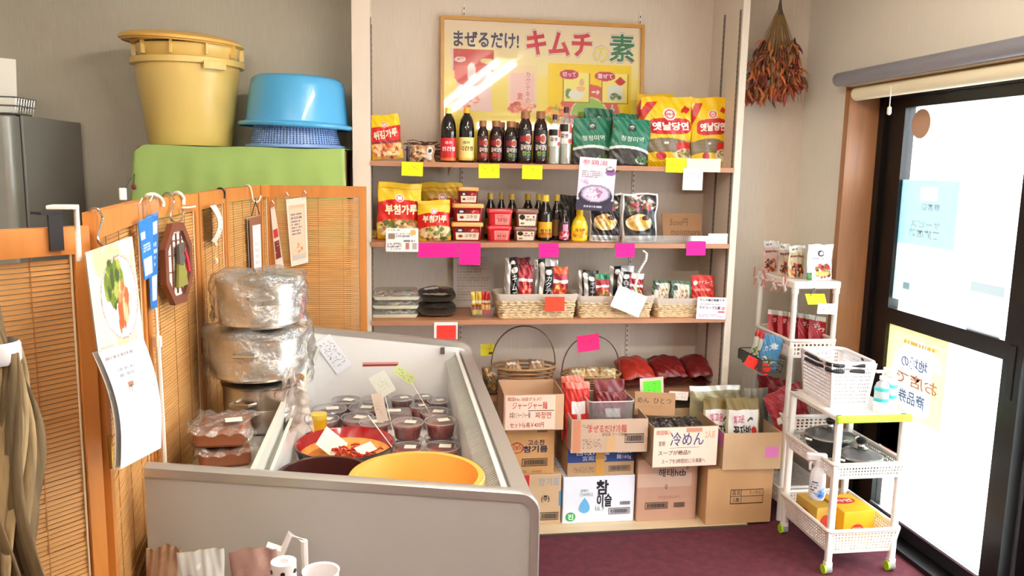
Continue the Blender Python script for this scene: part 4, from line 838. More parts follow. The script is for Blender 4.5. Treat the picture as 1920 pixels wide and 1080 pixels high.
def barcode(t, s, u0, v0, u1, v1, c=(50, 40, 40), frame=True, seed=1):
    g = random.Random(seed); mb = MB(); u = u0 + (u1 - u0) * .08
    while u < u1 - (u1 - u0) * .08:
        d = (u1 - u0) * g.choice([.012, .02, .03]); q = [s(u, v0 + (v1 - v0) * .18), s(u + d, v0 + (v1 - v0) * .18), s(u + d, v1 - (v1 - v0) * .18), s(u, v1 - (v1 - v0) * .18)]
        mb.add([(a, b - .0008, cc) for a, b, cc in q], [(0, 1, 2, 3)]); u += d + (u1 - u0) * g.choice([.012, .02])
    if frame:
        e, k = (u1 - u0) * .025, (v1 - v0) * .1
        for r_ in ((u0, v0, u1, v0 + k), (u0, v1 - k, u1, v1), (u0, v0, u0 + e, v1), (u1 - e, v0, u1, v1)):
            q = [s(r_[0], r_[1]), s(r_[2], r_[1]), s(r_[2], r_[3]), s(r_[0], r_[3])]; mb.add([(a, b - .0008, cc) for a, b, cc in q], [(0, 1, 2, 3)])
    mb.build('barcode', mat('ink_%d_%d_%d' % c, c, .6), t)
def outline(t, s, u0, v0, u1, v1, c, e, k):
    mb = MB()
    for r_ in ((u0, v0, u1, v0 + k), (u0, v1 - k, u1, v1), (u0, v0, u0 + e, v1), (u1 - e, v0, u1, v1)):
        q = [s(r_[0], r_[1]), s(r_[2], r_[1]), s(r_[2], r_[3]), s(r_[0], r_[3])]; mb.add([(a, b - .0008, cc) for a, b, cc in q], [(0, 1, 2, 3)])
    return mb.build('printed_frame', mat('ink_%d_%d_%d' % c, c, .6), t)
def ringmark(t, s, cu, cv, ru, rv, c, th=.12):
    mb = MB(); n = 32; v = []
    for k in range(n):
        a = 2 * math.pi * k / n
        for q in (1, 1 - th):
            x_, y_, z_ = s(cu + ru * q * math.cos(a), cv + rv * q * math.sin(a)); v.append((x_, y_ - .0008, z_))
    mb.add(v, [(2 * k, (2 * k + 2) % (2 * n), (2 * k + 3) % (2 * n), 2 * k + 1) for k in range(n)]); return mb.build('printed_ring', mat('ink_%d_%d_%d' % c, c, .6), t)
Z0 = .012
# column by the showcase
t, s, W, H, zC = carton('pale carton with a red corner at the bottom of the stack next to the showcase', 975, 1052, 890, 3.39, Z0, .24, KRAFT2)
patch(t, s, 0.02, .0, .02 + .2, 1, (196, 28, 40)); patch(t, s, .95, .36, 1, .66, (80, 150, 190)); printbox(t, s, [('참기름', .45, .78, .95, .93, (120, 160, 190), .0), ('(주)', .52, .44, .72, .58, (50, 40, 40), .02)]); barcode(t, s, .5, .08, .95, .24)
t, s, W, H, zB = carton('tan sesame oil carton with red round emblem under the jajang noodle carton', 948, 1040, 798, 3.395, zC + .001, .24, mat('kraft_orange', (200, 150, 96), .85, var=.05, vs=7))
ringmark(t, s, .23, .55, .14, .11, (190, 50, 40), .14); ringmark(t, s, .23, .62, .07, .05, (190, 50, 40), .2); printbox(t, s, [('오뚜기', .13, .50, .33, .58, (190, 50, 40), .01), ('고소한', .45, .60, .80, .71, (60, 50, 60), .02), ('참기름', .36, .45, .86, .59, (50, 50, 80), .03), ('18L  040', .3, .03, .75, .09, (150, 110, 70), .0)])
barcode(t, s, .34, .17, .86, .33); barcode(t, s, .62, .84, .86, .95, (120, 84, 56), False)
t, s, W, H, zA = opencarton('open carton of jajang noodles with a pink handwritten price sign', 945, 1057, 740, 3.33, zB + .001, .25, mat('kraft_rose', (206, 164, 130), .85, var=.05, vs=7), rz=-1.5)
pc = Pic(W * .83, H * .96, (250, 206, 184), .004)
o, s2 = board('paper_sign', W * .83, H * .96, .001, pc, PAPER, t, (-W * .06, -.0015, H * .02)); s2_ = lambda u, v: (s2(u, v)[0] - W * .06, s2(u, v)[1] - .0015, s2(u, v)[2] + H * .02)
for tx, b_ in ((('韓国No.1B級グルメ!!', .04, .84, .72, .96, (170, 80, 60)), .0), (('ジャージャー麺', .14, .60, .84, .82, (190, 50, 44)), .006), (('本場のジャージャー麺', .08, .34, .5, .52, (80, 60, 60)), .0), (('짜장면', .60, .32, .92, .52, (190, 80, 60)), .01), (('セット価格￥400円', .1, .06, .78, .22, (170, 70, 50)), .01)):
    letter(t, tx[0], s2_, *tx[1:], bold=b_, off=.0008)
meshobj('ruled_line', [(a, b - .0008, c) for a, b, c in (s2_(.45, .55), s2_(.98, .55), s2_(.98, .57), s2_(.45, .57))], [(0, 1, 2, 3)], mat('ink_80_60_60', (80, 60, 60)), t)
for sx in (-1, 1): meshobj('pink_tape', [(sx * (W / 2 + .0006), .0, H * .35), (sx * (W / 2 + .0006), .05, H * .35), (sx * (W / 2 + .0006), .05, H * .62), (sx * (W / 2 + .0006), .0, H * .62)], [(0, 1, 2, 3)], mat('pink_tape', (214, 120, 190), .5), t)
for k in range(3): lying('noodle_packet', ('dark noodle packet inside the jajang carton nearest the showcase', 'dark noodle packet in the middle of the jajang carton', 'dark noodle packet with yellow corner inside the jajang carton')[k], t.location.x + (k - 1) * .068, 3.33 + .1 + .02 * k, zB + .006, .07, .17, .045, (60, 48, 40), lambda pc: pc.food(.5, .5, .45, .45, [(40, 34, 30), (90, 70, 50), (190, 150, 60), (120, 110, 100)], 30, .12, 4), seed=80 + k, cat='packet', group='noodle packets in the jajang carton')
# second column
t, s, W, H, zF = carton('white carton with a blue water drop and large brush lettering', 1056, 1190, 893, 3.385, Z0, .25, mat('white_carton', (238, 240, 252), .7))
printbox(t, s, [('참', .455, .60, .63, .92, (34, 30, 34), .03), ('이슬', .47, .33, .68, .62, (34, 30, 34), .03), ('JINRO', .245, .66, .345, .73, (90, 120, 110), .0), ('CHAMISUL', .235, .58, .42, .65, (110, 150, 120), .0), ('16.9', .455, .25, .575, .36, (120, 150, 140), .0)])
drop = [(.30 + .1 * math.sin(a) * (math.sin(a / 2)) ** 1.1, .36 + .17 * math.cos(a) - .0) for a in [2 * math.pi * k / 28 for k in range(28)]]
meshobj('printed_drop', [(a, b - .0008, c) for a, b, c in [s(u_, v_ + .02) for u_, v_ in drop]], [tuple(reversed(range(28)))], mat('drop_blue', (104, 178, 226), .6), t)
ringmark(t, s, .11, .14, .07, .10, (60, 170, 90), .99); letter(t, '진', s, .07, .08, .15, .2, (240, 250, 240), .03, off=.0012)
barcode(t, s, .64, .16, .94, .30); barcode(t, s, .78, .34, .95, .46, (80, 70, 80), False)
t, s, W, H, zE = carton('blue and tan carton of wholesale cold noodles under the open tray', 1064, 1189, 838, 3.39, zF + .001, .25, KRAFT)
patch(t, s, .0, .48, 1, 1.0, (44, 68, 128)); printbox(t, s, [('宮殿冷麺', .12, .72, .62, .98, (226, 224, 220), .006), ('宮殿冷麺', .22, .53, .58, .70, (200, 204, 210), .0), ('業務用', .74, .76, .95, .96, (214, 216, 220), .01), ('麺160g', .73, .55, .95, .73, (220, 220, 224), .01)])
patch(t, s, .42, .0, .55, 1, (206, 150, 70), 'tape', .0012); scribble(t, s, .08, .12, .40, .34, 3, (90, 70, 60), 3, .0015, H / W); barcode(t, s, .62, .14, .94, .34, (80, 76, 80), True, 5)
t, s, W, H, zD = opencarton('shallow open carton tray with a taped corner holding red sauce pouches', 1072, 1214, 786, 3.315, zE + .001, .25, mat('kraft_grey', (198, 168, 144), .85, var=.05, vs=7), rz=-2)
printbox(t, s, [('まぜるだけ冷麺', .22, .60, .72, .84, (200, 70, 60), .005), ('会社名 ソース300g', .4, .48, .72, .60, (90, 70, 64), .0)]); patch(t, s, .02, .02, .12, .98, (202, 132, 100), 'tape'); patch(t, s, .46, .02, .58, .5, (206, 166, 120), 'tape'); barcode(t, s, .70, .28, .95, .56); scribble(t, s, .14, .12, .4, .42, 3, (100, 80, 70), 6, .0015, H / W); scribble(t, s, .14, .72, .28, .86, 1, (100, 80, 70), 7, .0015, H / W)
lx = t.location.x
RP = lambda pc: pc.rect(.25, .5, .8, .7, (246, 240, 236)).rect(.48, .15, .62, .5, (240, 226, 220)).rect(0, .9, 1, 1, (226, 120, 100))
bag('red_sauce_pouch', 'red sauce pouch in the second row of the open tray, mostly hidden', 1057, 1100, 709, 3.47, zE + .006, .03, (190, 44, 34), RP, kind='pillow', seed=90, cat='pouch', tilt=-8)
bag('red_sauce_pouch', 'bright red sauce pouch with white label standing in the open tray', 1064, 1110, 722, 3.40, zE + .006, .04, (200, 40, 30), RP, kind='pillow', seed=91, cat='pouch', tilt=-8)
lying('clear_film_bundle', 'crumpled clear film lying at the front of the open tray', lx - .10, 3.36, zE + .08, .12, .07, .03, (206, 200, 196), lambda pc: pc.food(.5, .5, .5, .5, [(240, 238, 236), (170, 160, 156), (214, 206, 200)], 50, .1, 3), m=FOIL, seed=92, cat='film', wr=.006)
a = atY(1105, 740, 3.36).x; b = atY(1190, 740, 3.36).x; w = b - a; zt = atY(1150, 752, 3.36).z - zE - .006
t = thing('clear_basket', 'clear plastic basket with punched holes standing in the open tray', 'basket', ((a + b) / 2, 3.44, zE + .006))
CB = clear('frosted_clear', (240, 238, 236), .12, .12, .1)
tray('basket_wall', w, .18, zt, CB, t, 1.2, .02, .002)
MB().tube([(p_[0], p_[1], zt) for p_ in rrect(-w / 2, -.09, w / 2, .09, .02, 4)], .003, 6, closed=True).build('basket_rim', mat('frost_rim', (214, 204, 196), .3), t, True)
hl = MB()
for r_ in range(4):
    for k in range(8): hl.add([(-w * .32 + k * w * .09 + q[0], -.09 * (.84 + .16 * (.25 + .13 * r_)) - .0006, zt * (.22 + .13 * r_) + q[1]) for q in ((-.003, -.003), (.003, -.003), (.003, .003), (-.003, .003))], [(0, 1, 2, 3)])
tag(hl.build('punched_holes', HOLE, t), kind='stuff')
for k, lab in enumerate(('dark red pouch with white label at the back of the clear basket', 'dark red pouch lying at the front of the clear basket')):
    bag('red_sauce_pouch', lab, 1118 + 4 * k, 1176 + 2 * k, 716 + 24 * k, 3.47 - .06 * k, zE + .01, .03, (120, 20, 30), lambda pc: pc.rect(.3, .5, .8, .68, (240, 238, 240)), kind='pillow', seed=93 + k, cat='pouch', tilt=-10)
# third column
t, s, W, H, zH = carton('brown drinks carton with torn film tape and black lettering', 1196, 1308, 862, 3.37, Z0, .26, mat('kraft_dusty', (192, 148, 124), .85, var=.06, vs=7))
printbox(t, s, [('해태htb', .34, .72, .80, .86, (44, 34, 34), .012), ('PREMIUM', .36, .36, .70, .41, (170, 110, 90), .0)]); ringmark(t, s, .82, .86, .02, .02, (44, 34, 34), .4); barcode(t, s, .14, .20, .52, .31); barcode(t, s, .60, .19, .82, .32, (90, 66, 58), False); patch(t, s, .0, .56, .9, .78, (204, 168, 146), 'film_tape', .0004)
letter(t, '0', s, .46, .52, .50, .60, (60, 44, 40), .0, off=.001)
t, s, W, H, zG = opencarton('open carton of cold noodles behind a pink handwritten sign', 1225, 1346, 800, 3.28, zH + .001, .27, mat('kraft_brown', (176, 142, 106), .85, var=.05, vs=7), rz=1)  # carton in a slightly darker brown kraft
o, s2 = board('paper_sign', W, H * .98, .001, Pic(W, H, (250, 212, 190), .004), PAPER, t, (0, -.0015, H * .01)); s3 = lambda u, v: (s2(u, v)[0], s2(u, v)[1] - .0015, s2(u, v)[2] + H * .01)
for tx, b_ in ((('冷めん', .26, .52, .78, .88, (70, 74, 120)), .01), (('韓国輸入', .04, .82, .28, .94, (206, 90, 70)), .0), (('夏期', .08, .54, .18, .66, (70, 60, 64)), .0), (('スープが絶品!!', .08, .30, .58, .42, (70, 56, 60)), .01), (('スープを2時間前に冷凍庫へ', .14, .08, .82, .20, (70, 56, 60)), .0), (('2人前', .80, .70, .96, .90, (226, 130, 90)), .0)):
    letter(t, tx[0], s3, *tx[1:], bold=b_, off=.0008)
meshobj('underline', [(a, b - .0008, c) for a, b, c in (s3(.26, .475), s3(.72, .48), s3(.72, .49), s3(.26, .485))], [(0, 1, 2, 3)], mat('ink_120_90_90', (120, 90, 90)), t); patch(t, s3, .5, .87, .75, .98, (206, 140, 116), 'tape', .0008)
for k in range(4): lying('cold_noodle_packet', ('black and silver noodle packet beside the carton side in the cold noodle carton', 'black and silver noodle packet under the cardboard note in the cold noodle carton', 'black and silver noodle packet in the middle of the cold noodle carton', 'black and silver noodle packet by the far carton side of the cold noodles')[k], t.location.x - .105 + k * .07, 3.40 + .008 * k, zH + .09, .068, .19, .04, (70, 66, 70), lambda pc: pc.food(.5, .5, .5, .5, [(40, 38, 44), (150, 146, 150), (200, 196, 200), (60, 56, 66)], 40, .1, 3 + k), m=FOIL, seed=96 + k, rz=.06 * (k - 1.5), cat='packet', group='noodle packets in the cold noodle carton', tilt=-78)
p, W2, H2 = panelpx(1228, 758, 76, 42, 3.46)
o, s = board('cardboard_note', W2, H2, .004, Pic(W2, H2, (176, 132, 92), .004), PAPER, None, (p.x, 3.46, p.z - H2 / 2), (R(-12), R(4), 0)); tag(o, 'brown handwritten cardboard note standing at the back of the cold noodle carton', 'sign')
letter(o, 'めん  ひとつ', s, .06, .52, .9, .76, (70, 60, 50), .0, off=.001); scribble(o, s, .1, .3, .7, .46, 1, (120, 90, 70), 4, .001, H2 / W2)
o, s, W, H = card('price_tag', 'lime green price tag in a clear sleeve before the chilli powder bags', 'price tag', 1222, 724, 44, 32, 3.54, (234, 200, 190), rz=-4, group='neon price tags', draw=lambda pc: pc.rect(.12, 0, .92, .84, (110, 250, 60))); scribble(o, s, .2, .15, .88, .75, 3, (50, 120, 40), 11, .0012, H / W)
o, s, W, H = card('price_tag', 'white handwritten price tag above the cold noodle carton', 'price tag', 1272, 742, 36, 16, 3.53, (246, 226, 214), rz=4, group='neon price tags'); scribble(o, s, .1, .2, .9, .85, 2, (90, 70, 70), 12, .001, H / W)
# fourth column
t, s, W, H, zJ = carton('large plain tan carton printed with a small ruled form, on the carpet edge', 1326, 1449, 878, 3.305, 0.0, .235, mat('kraft_tan', (198, 154, 108), .85, var=.05, vs=7))
t.location.z = Z0; t.scale.z = (H - Z0) / H
outline(t, s, .36, .36, .86, .62, (70, 50, 40), .006, .012); outline(t, s, .36, .36, .86, .50, (70, 50, 40), .004, .01); outline(t, s, .36, .36, .53, .62, (70, 50, 40), .006, .01); printbox(t, s, [('品名', .385, .52, .51, .60, (70, 50, 40), .0), ('入数', .39, .385, .50, .47, (70, 50, 40), .0), ('L-42', .66, .54, .82, .60, (140, 96, 70), .0)])
t, s, W, H, zI = opencarton('open carton of seaweed snack packs with a pink label on its front', 1358, 1465, 812, 3.285, zJ + .001, .25, KRAFT2, rz=-2)
patch(t, s, .72, .32, .95, .62, (226, 130, 200), 'pink_label'); meshobj('pink_tape', [(-W / 2 - .0006, .0, H * .6), (-W / 2 - .0006, .1, H * .6), (-W / 2 - .0006, .1, H), (-W / 2 - .0006, .0, H)], [(0, 1, 2, 3)], MATS['pink_tape'], t)
def sw(pc): pc.rect(0, .82, 1, 1, (130, 110, 60)).rect(.06, .2, .94, .82, (236, 232, 230)).food(.55, .22, .4, .14, [(60, 60, 50), (110, 110, 90), (190, 180, 150), (150, 60, 50)], 50, .08, 3).ell(.82, .48, .09, .08, (206, 50, 50)).put((np.abs(pc.v - .66 - .03 * np.sin(pc.u * 20)) < .02) & (pc.u > .6) & (pc.u < .78), (70, 70, 70))
bag('seaweed_snack_pack', 'silver topped snack pack at the rear of the open carton', 1300, 1396, 728, 3.47, zJ + .01, .03, (150, 140, 110), lambda pc: pc.grad(0, 0, 1, .86, (110, 100, 64), (168, 156, 120)).rect(0, .93, 1, 1, (226, 224, 218)), kind='pillow', m=FOIL, seed=101, cat='pack', tilt=-8)
bag('seaweed_snack_pack', 'snack pack behind another in the carton, its pink lettering half hidden', 1326, 1385, 752, 3.40, zJ + .006, .035, (176, 160, 120), sw, [('꽃자반', .25, .36, .85, .58, (50, 44, 40), .03), ('빛고운', .2, .62, .6, .76, (214, 80, 120), .02)], kind='pillow', seed=102, cat='pack', tilt=-8)
bag('seaweed_snack_pack', 'snack pack with pink and black lettering at the front of the carton', 1369, 1432, 752, 3.35, zJ + .006, .035, (170, 156, 120), sw, [('꽃자반', .2, .40, .72, .58, (50, 44, 40), .03), ('빛고운', .2, .62, .5, .74, (214, 80, 120), .02)], kind='pillow', seed=103, cat='pack', tilt=-8)
bag('seaweed_snack_pack', 'dark olive snack pack at the rear corner of the open carton', 1401, 1446, 732, 3.46, zJ + .006, .03, (70, 64, 50), lambda pc: pc.grad(0, 0, 1, 1, (70, 64, 50), (150, 146, 136)), kind='pillow', m=FOIL, seed=104, cat='pack', tilt=-6)

# ------------------------------------------------------------------ rolling cart and tall rack by the door
CARTM = mat('cart_white', (240, 232, 224), .35, coat=.2); LIME = mat('lime_plastic', (176, 220, 40), .35)
def perf(w, h, nx, ny, fn, duty=.5, t=.002, margin=.012):
    """perforated panel as real lattice; fn maps (u metres, v metres, depth) to a point"""
    def cuts(L, n):
        p_ = (L - 2 * margin) / n; c = [0.0]; fl = []
        for k in range(n): a = margin + k * p_ + p_ * (1 - duty) / 2; c += [a, a + p_ * duty]; fl += [0, 1]
        c.append(L); fl.append(0); return c, fl
    cu, fu = cuts(w, nx); cv, fv = cuts(h, ny); mb = MB()
    for i in range(len(fu)):
        for j in range(len(fv)):
            u0, u1, v0, v1 = cu[i], cu[i + 1], cv[j], cv[j + 1]
            if fu[i] and fv[j]:
                for (a, b), (c, d_) in (((u0, v0), (u1, v0)), ((u1, v0), (u1, v1)), ((u1, v1), (u0, v1)), ((u0, v1), (u0, v0))):
                    mb.add([fn(a, b, 0), fn(c, d_, 0), fn(c, d_, t), fn(a, b, t)], [(0, 1, 2, 3)])
            else:
                mb.add([fn(u0, v0, 0), fn(u1, v0, 0), fn(u1, v1, 0), fn(u0, v1, 0)], [(0, 1, 2, 3)]); mb.add([fn(u0, v0, t), fn(u1, v0, t), fn(u1, v1, t), fn(u0, v1, t)], [(3, 2, 1, 0)])
    return mb
def perfbasket(parent, x0, y0, x1, y1, z0, z1, m, nx, ny, nz, slope=.012, name='basket_tier', hole=.55):
    """perforated open basket, rim at z1"""
    W, D, H = x1 - x0, y1 - y0, z1 - z0
    fl = lambda v: slope * (1 - v / H)
    mb = MB()
    for q in (perf(W, H, nx, nz, lambda u, v, t: (x0 + fl(v) + u * (W - 2 * fl(v)) / W, y0 + fl(v) + t, z0 + v), hole),
              perf(W, H, nx, nz, lambda u, v, t: (x0 + fl(v) + u * (W - 2 * fl(v)) / W, y1 - fl(v) - t, z0 + v), hole),
              perf(D, H, ny, nz, lambda u, v, t: (x0 + fl(v) + t, y0 + fl(v) + u * (D - 2 * fl(v)) / D, z0 + v), hole),
              perf(D, H, ny, nz, lambda u, v, t: (x1 - fl(v) - t, y0 + fl(v) + u * (D - 2 * fl(v)) / D, z0 + v), hole)): mb.add(q.v, q.f)
    mb.box(x0 + slope, y0 + slope, z0, x1 - slope, y1 - slope, z0 + .003)
    o = mb.build(name, m, parent)
    MB().tube([(a, b, z1) for a, b in rrect(x0, y0, x1, y1, .02, 4)], .008, 8, closed=True).build('tier_rim', m, o, True)
    return o
CX0, CX1, CY0, CY1, CZ = 1.718, 2.03, 2.83, 3.235, .657
ct = thing('rolling_cart', 'white three-tier rolling cart with lime green edge and casters by the door', 'cart', ((CX0 + CX1) / 2, (CY0 + CY1) / 2, 0))
hx, hy = (CX1 - CX0) / 2, (CY1 - CY0) / 2
for sx in (-1, 1):
    for sy in (-1, 1):
        lx, ly = sx * (hx - .018), sy * (hy - .018)
        MB().loft([[(lx * k + a, ly * k + b, z) for a, b in rrect(-.014, -.011, .014, .011, .007, 3)] for z, k in ((.045, 1.0), (.34, 1.0), (CZ, 1.0))]).build('leg', CARTM, ct, True)
        cs = MB().rbox(lx - .016, ly - .013, .02, lx + .016, ly + .013, .052, .006).build('caster_housing', CARTM, ct, True)
        MB().loft([[(lx + dx, ly + .02 * math.cos(a), .02 + .02 * math.sin(a)) for a in [2 * math.pi * k / 16 for k in range(16)]] for dx in (-.02, -.012)]).build('wheel_cover', LIME, cs, True)
        MB().loft([[(lx + dx, ly + .019 * math.cos(a), .02 + .019 * math.sin(a)) for a in [2 * math.pi * k / 16 for k in range(16)]] for dx in (-.012, .012)]).build('wheel', mat('wheel_grey', (150, 150, 146), .6), cs, True)
tp = MB().rbox(-hx, -hy, CZ - .02, hx, hy, CZ, .02, .004, 4).build('top_plate', CARTM, ct, True)
MB().rbox(-hx - .004, -hy - .008, CZ - .024, hx + .004, -hy + .012, CZ + .004, .008, .004, 4).build('lime_edge', LIME, tp, True)
perfbasket(ct, -hx, -hy, hx, hy, .40, .462, CARTM, 22, 28, 3, .008, hole=.5)
perfbasket(ct, -hx, -hy, hx, hy, .085, .185, CARTM, 20, 26, 6, .014, hole=.5)
# tall rack behind
RX0, RX1, RY0, RY1 = 1.765, 1.985, 3.335, 3.70
rk = thing('storage_rack', 'tall narrow white plastic rack standing in the corner behind the cart', 'rack', ((RX0 + RX1) / 2, (RY0 + RY1) / 2, 0))
rx, ry = (RX1 - RX0) / 2, (RY1 - RY0) / 2
for sx in (-1, 1):
    for sy in (-1, 1):
        MB().tube([(sx * (rx - .012), sy * (ry - .012), 0), (sx * (rx - .012), sy * (ry - .012), 1.1)], .0125, 10).build('post', CARTM, rk, True)
        for z in (.14, .5, .80, 1.08): MB().tube([(sx * (rx - .012), sy * (ry - .012), z - .018), (sx * (rx - .012), sy * (ry - .012), z + .018)], .016, 10).build('post_joint', CARTM, rk, True)
MB().rbox(-rx - .004, -ry - .004, 1.085, rx + .004, ry + .004, 1.118, .012, .004).build('top_shelf', CARTM, rk, True)
perfbasket(rk, -rx, -ry, rx, ry, .77, .85, CARTM, 10, 18, 3, .006)
perfbasket(rk, -rx, -ry, rx, ry, .40, .50, CARTM, 9, 18, 5, .006, hole=.6)
perfbasket(rk, -rx, -ry, rx, ry, .08, .16, CARTM, 10, 18, 3, .006)
# goods on the rack
def meal(c, seed):
    return lambda pc: pc.rect(0, .8, 1, 1, (206, 200, 190)).food(.5, .25, .36, .2, [(60, 40, 36), (190, 70, 40), (226, 140, 60), (150, 50, 40), (80, 60, 50)], 70, .09, seed).lines(.15, .84, .6, .94, 1, (90, 86, 84), 2).lines(.1, .62, .9, .72, 1, (130, 90, 80), 3)
TZ = 1.119
for xl, xr, yt, yb, Y, lab, c, k in ((1432, 1464, 452, 525, 3.62, 'pinkish brown stew pouch at the far end of the rack top', (206, 172, 160), 1), (1462, 1486, 457, 525, 3.52, 'brown stew pouch between two others on the rack top', (200, 172, 150), 2), (1480, 1513, 461, 525, 3.43, 'olive brown meat stew pouch in front on the rack top', (196, 176, 140), 3)):
    x, w, h = spot(xl, xr, yt, Y, TZ); th = thing('stew_pouch', lab, 'pouch', (x, Y + .02, TZ), R(8), 'pouches on the rack top'); pc = Pic(w, h, c, .0024); meal(c, k)(pc); o, s = pouch('film_bag', w, h, .03, pc, FILM, th, kind='stand', seed=110 + k); letter(th, 'BULGOGI', s, .12, .64, .88, .71, (130, 60, 50), .0, off=.002)
x, w, h = spot(1519, 1564, 459, 3.37, TZ); th = thing('sauce_pouch', 'white sauce pouch picturing a bowl of meat and vegetables on the rack top', 'pouch', (x, 3.39, TZ), R(-4), 'pouches on the rack top'); pc = Pic(w, h, (250, 240, 246), .002)
pc.ell(.5, .75, .13, .09, (50, 50, 54)).ell(.53, .75, .07, .05, (240, 236, 240)).food(.62, .25, .32, .18, [(130, 50, 36), (190, 90, 60), (150, 160, 70), (206, 60, 80)], 60, .09, 3).ell(.55, .18, .3, .07, (250, 206, 110)).rect(0, 0, .16, .2, (70, 140, 70))
o, s = pouch('film_bag', w, h, .03, pc, FILM, th, kind='stand', seed=114); letter(th, 'まっこりソース', s, .18, .58, .82, .64, (60, 56, 60), .01, off=.002)
WR = mat('ribbon_white', (246, 232, 226), .6); RD = mat('ribbon_pink', (214, 130, 120), .6)
for k in range(4):
    y = RY1 - .04 - k * .095
    t = thing('paper_ornament', ('crumpled white paper ornament on the rack rail, farthest from the door', 'crumpled white paper ornament on the rack rail, second towards the door', 'crumpled white paper ornament on the rack rail, third towards the door', 'crumpled white paper ornament at the front post of the rack')[k], 'ornament', (RX0 - .012, y, 1.09), 0, 'paper ornaments on the rack rail')
    g = random.Random(k)
    for q in range(7):
        a = g.uniform(0, 6.28); L = g.uniform(.03, .055)
        MB().prism([(0, 0), (L * math.cos(a) + .008, L * math.sin(a)), (L * math.cos(a) - .006, L * math.sin(a) + .01), (-.008, .008)], -.012 - .003 * q, -.010 - .003 * q, 'x').build('paper_blade', WR if q % 3 else RD, t)
p, W, H = panelpx(1530, 561, 38, 20, RY0 - .02)
mb = MB().prism([(-W / 2 - .006, H / 2), (W / 2 - .01, H / 2), (W / 2 + .006, -H / 2), (-W / 2 + .012, -H / 2)], -.001, .001, 'y'); t = tag(mb.build('price_tag', mat('neon_yellow', YEL, .6), None, False, p), 'slanted yellow price tag clipped under the rack top', 'price tag', 'neon price tags')
o, s, W, H = card('price_tag', 'white handwritten price card hanging by the yellow tag under the rack top', 'price tag', 1551, 579, 36, 20, RY0 - .024, (252, 246, 244), rz=3, group='neon price tags'); scribble(o, s, .1, .15, .9, .85, 2, (80, 70, 90), 14, .0016, H / W)
t = thing('bulldog_clip', 'small clear clip holding tags under the rack top', 'clip', atY(1527, 545, RY0 - .018)); MB().rbox(-.008, -.004, -.014, .008, .004, .014, .003).build('jaw', CLEARP, t); MB().tube([(0, 0, .012), (-.012, -.006, .004), (-.018, -.004, -.016), (-.012, 0, -.034)], .0016, 5).build('wire_arm', mat('wire_dark', (60, 54, 60), .4, .6), t, True)
mb = MB().tube([atY(a, b, RY0 - .017) for a, b in ((1533, 585), (1529, 596), (1527, 604), (1532, 612), (1530, 620))], .0014, 5); tag(mb.build('loose_wire', MATS['wire_dark'], None, True), 'thin dark wire dangling beneath the white price card on the rack', 'wire')
DAS = lambda pc: pc.rect(0, .86, 1, 1, (206, 196, 180)).food(.5, .15, .4, .12, [(170, 120, 70), (120, 90, 50), (226, 190, 120)], 20, .1, 3)
for k in range(5):
    lab = ('red stock powder packet leaning at the outer side of the middle rack tier', 'red stock powder packet second from the outer side of the middle rack tier', 'red stock powder packet in the centre of the middle rack tier', 'red stock powder packet leaning towards the door in the middle rack tier', 'red stock powder packet at the door end of the middle rack tier')[k]
    th = thing('stock_packet', lab, 'packet', (RX0 + .045 + k * .033, 3.56 - .035 * k, .782), group='red stock powder packets', rot=(R(-18), R(12), R(10)))
    pc = Pic(.10, .16, (168, 26, 34), .0026); DAS(pc); o, s = pouch('film_bag', .10, .165, .018, pc, FILM, th, seed=120 + k, wr=.002); letter(th, 'ダシダ', s, .2, .58, .86, .74, (246, 210, 200), .02, rot=-12, off=.002)
for k in range(4):
    th = thing('stock_packet', ('red packet slumped at the back of the low rack tier', 'red packet with white corner slumped in the low rack tier', 'red packet at the front of the low rack tier', 'red packet at the door side of the low rack tier')[k], 'packet', (RX0 + .06 + .04 * (k % 3), 3.60 - .075 * k, .412), group='red stock powder packets', rot=(R(-20), R(14 - 10 * k), R(20)))
    pc = Pic(.15, .2, (150, 24, 34), .003); pc.food(.5, .2, .4, .2, [(200, 60, 40), (150, 110, 80), (230, 210, 180), (110, 90, 60)], 30, .1, k); pc.rect(.1, .3, .4, .45, (240, 232, 222)); pouch('film_bag', .15, .2, .03, pc, FILM, th, seed=126 + k, wr=.004)
# wire side tray
t = thing('wire_tray', 'dark wire tray hooked on the outer side of the rack', 'wire tray', (1.70, 3.47, .70))
WD = mat('wire_black', (52, 54, 54), .4, .5)
for z, k in ((0, .86), (.03, .93), (.06, 1)): MB().tube([(a * k, b * k, z) for a, b in rrect(-.055, -.13, .055, .13, .01, 3)], .0022, 5, closed=True).build('ring_wire', WD, t, True)
for k in range(9):
    y = -.11 + k * .0275; MB().tube([(-.055, y, .06), (-.047, y * .9, 0), (.047, y * .9, 0), (.055, y, .06)], .0014, 4).build('cross_wire', WD, t, True)
MB().prism([(-.13, .012), (.13, .012), (.13, .058), (-.13, .058)], -.058, -.055, 'x').build('dark_front', mat('tray_front', (84, 84, 82), .5), t)
def tp_(lab, y, w, h, c, draw, txt, k):
    th = thing('seaweed_packet', lab, 'packet', (1.70, y, .706), group='packets in the wire tray', rot=(R(-10), R(9), R(-38))); pc = Pic(w, h, c, .0024); draw(pc); o, s = pouch('film_bag', w, h, .022, pc, FILM, th, seed=140 + k, wr=.002)
    if txt: letter(th, txt, s, .15, .55, .85, .72, (240, 246, 250), .02, rot=15, off=.002)
GRN = lambda pc: pc.food(.5, .25, .42, .24, [(110, 140, 50), (80, 110, 40), (160, 180, 80)], 50, .1, 3).rect(0, .78, 1, 1, (200, 40, 44))
tp_('white and green vegetable packet with red top at the far end of the wire tray', 3.55, .05, .15, (230, 230, 222), GRN, '', 1)
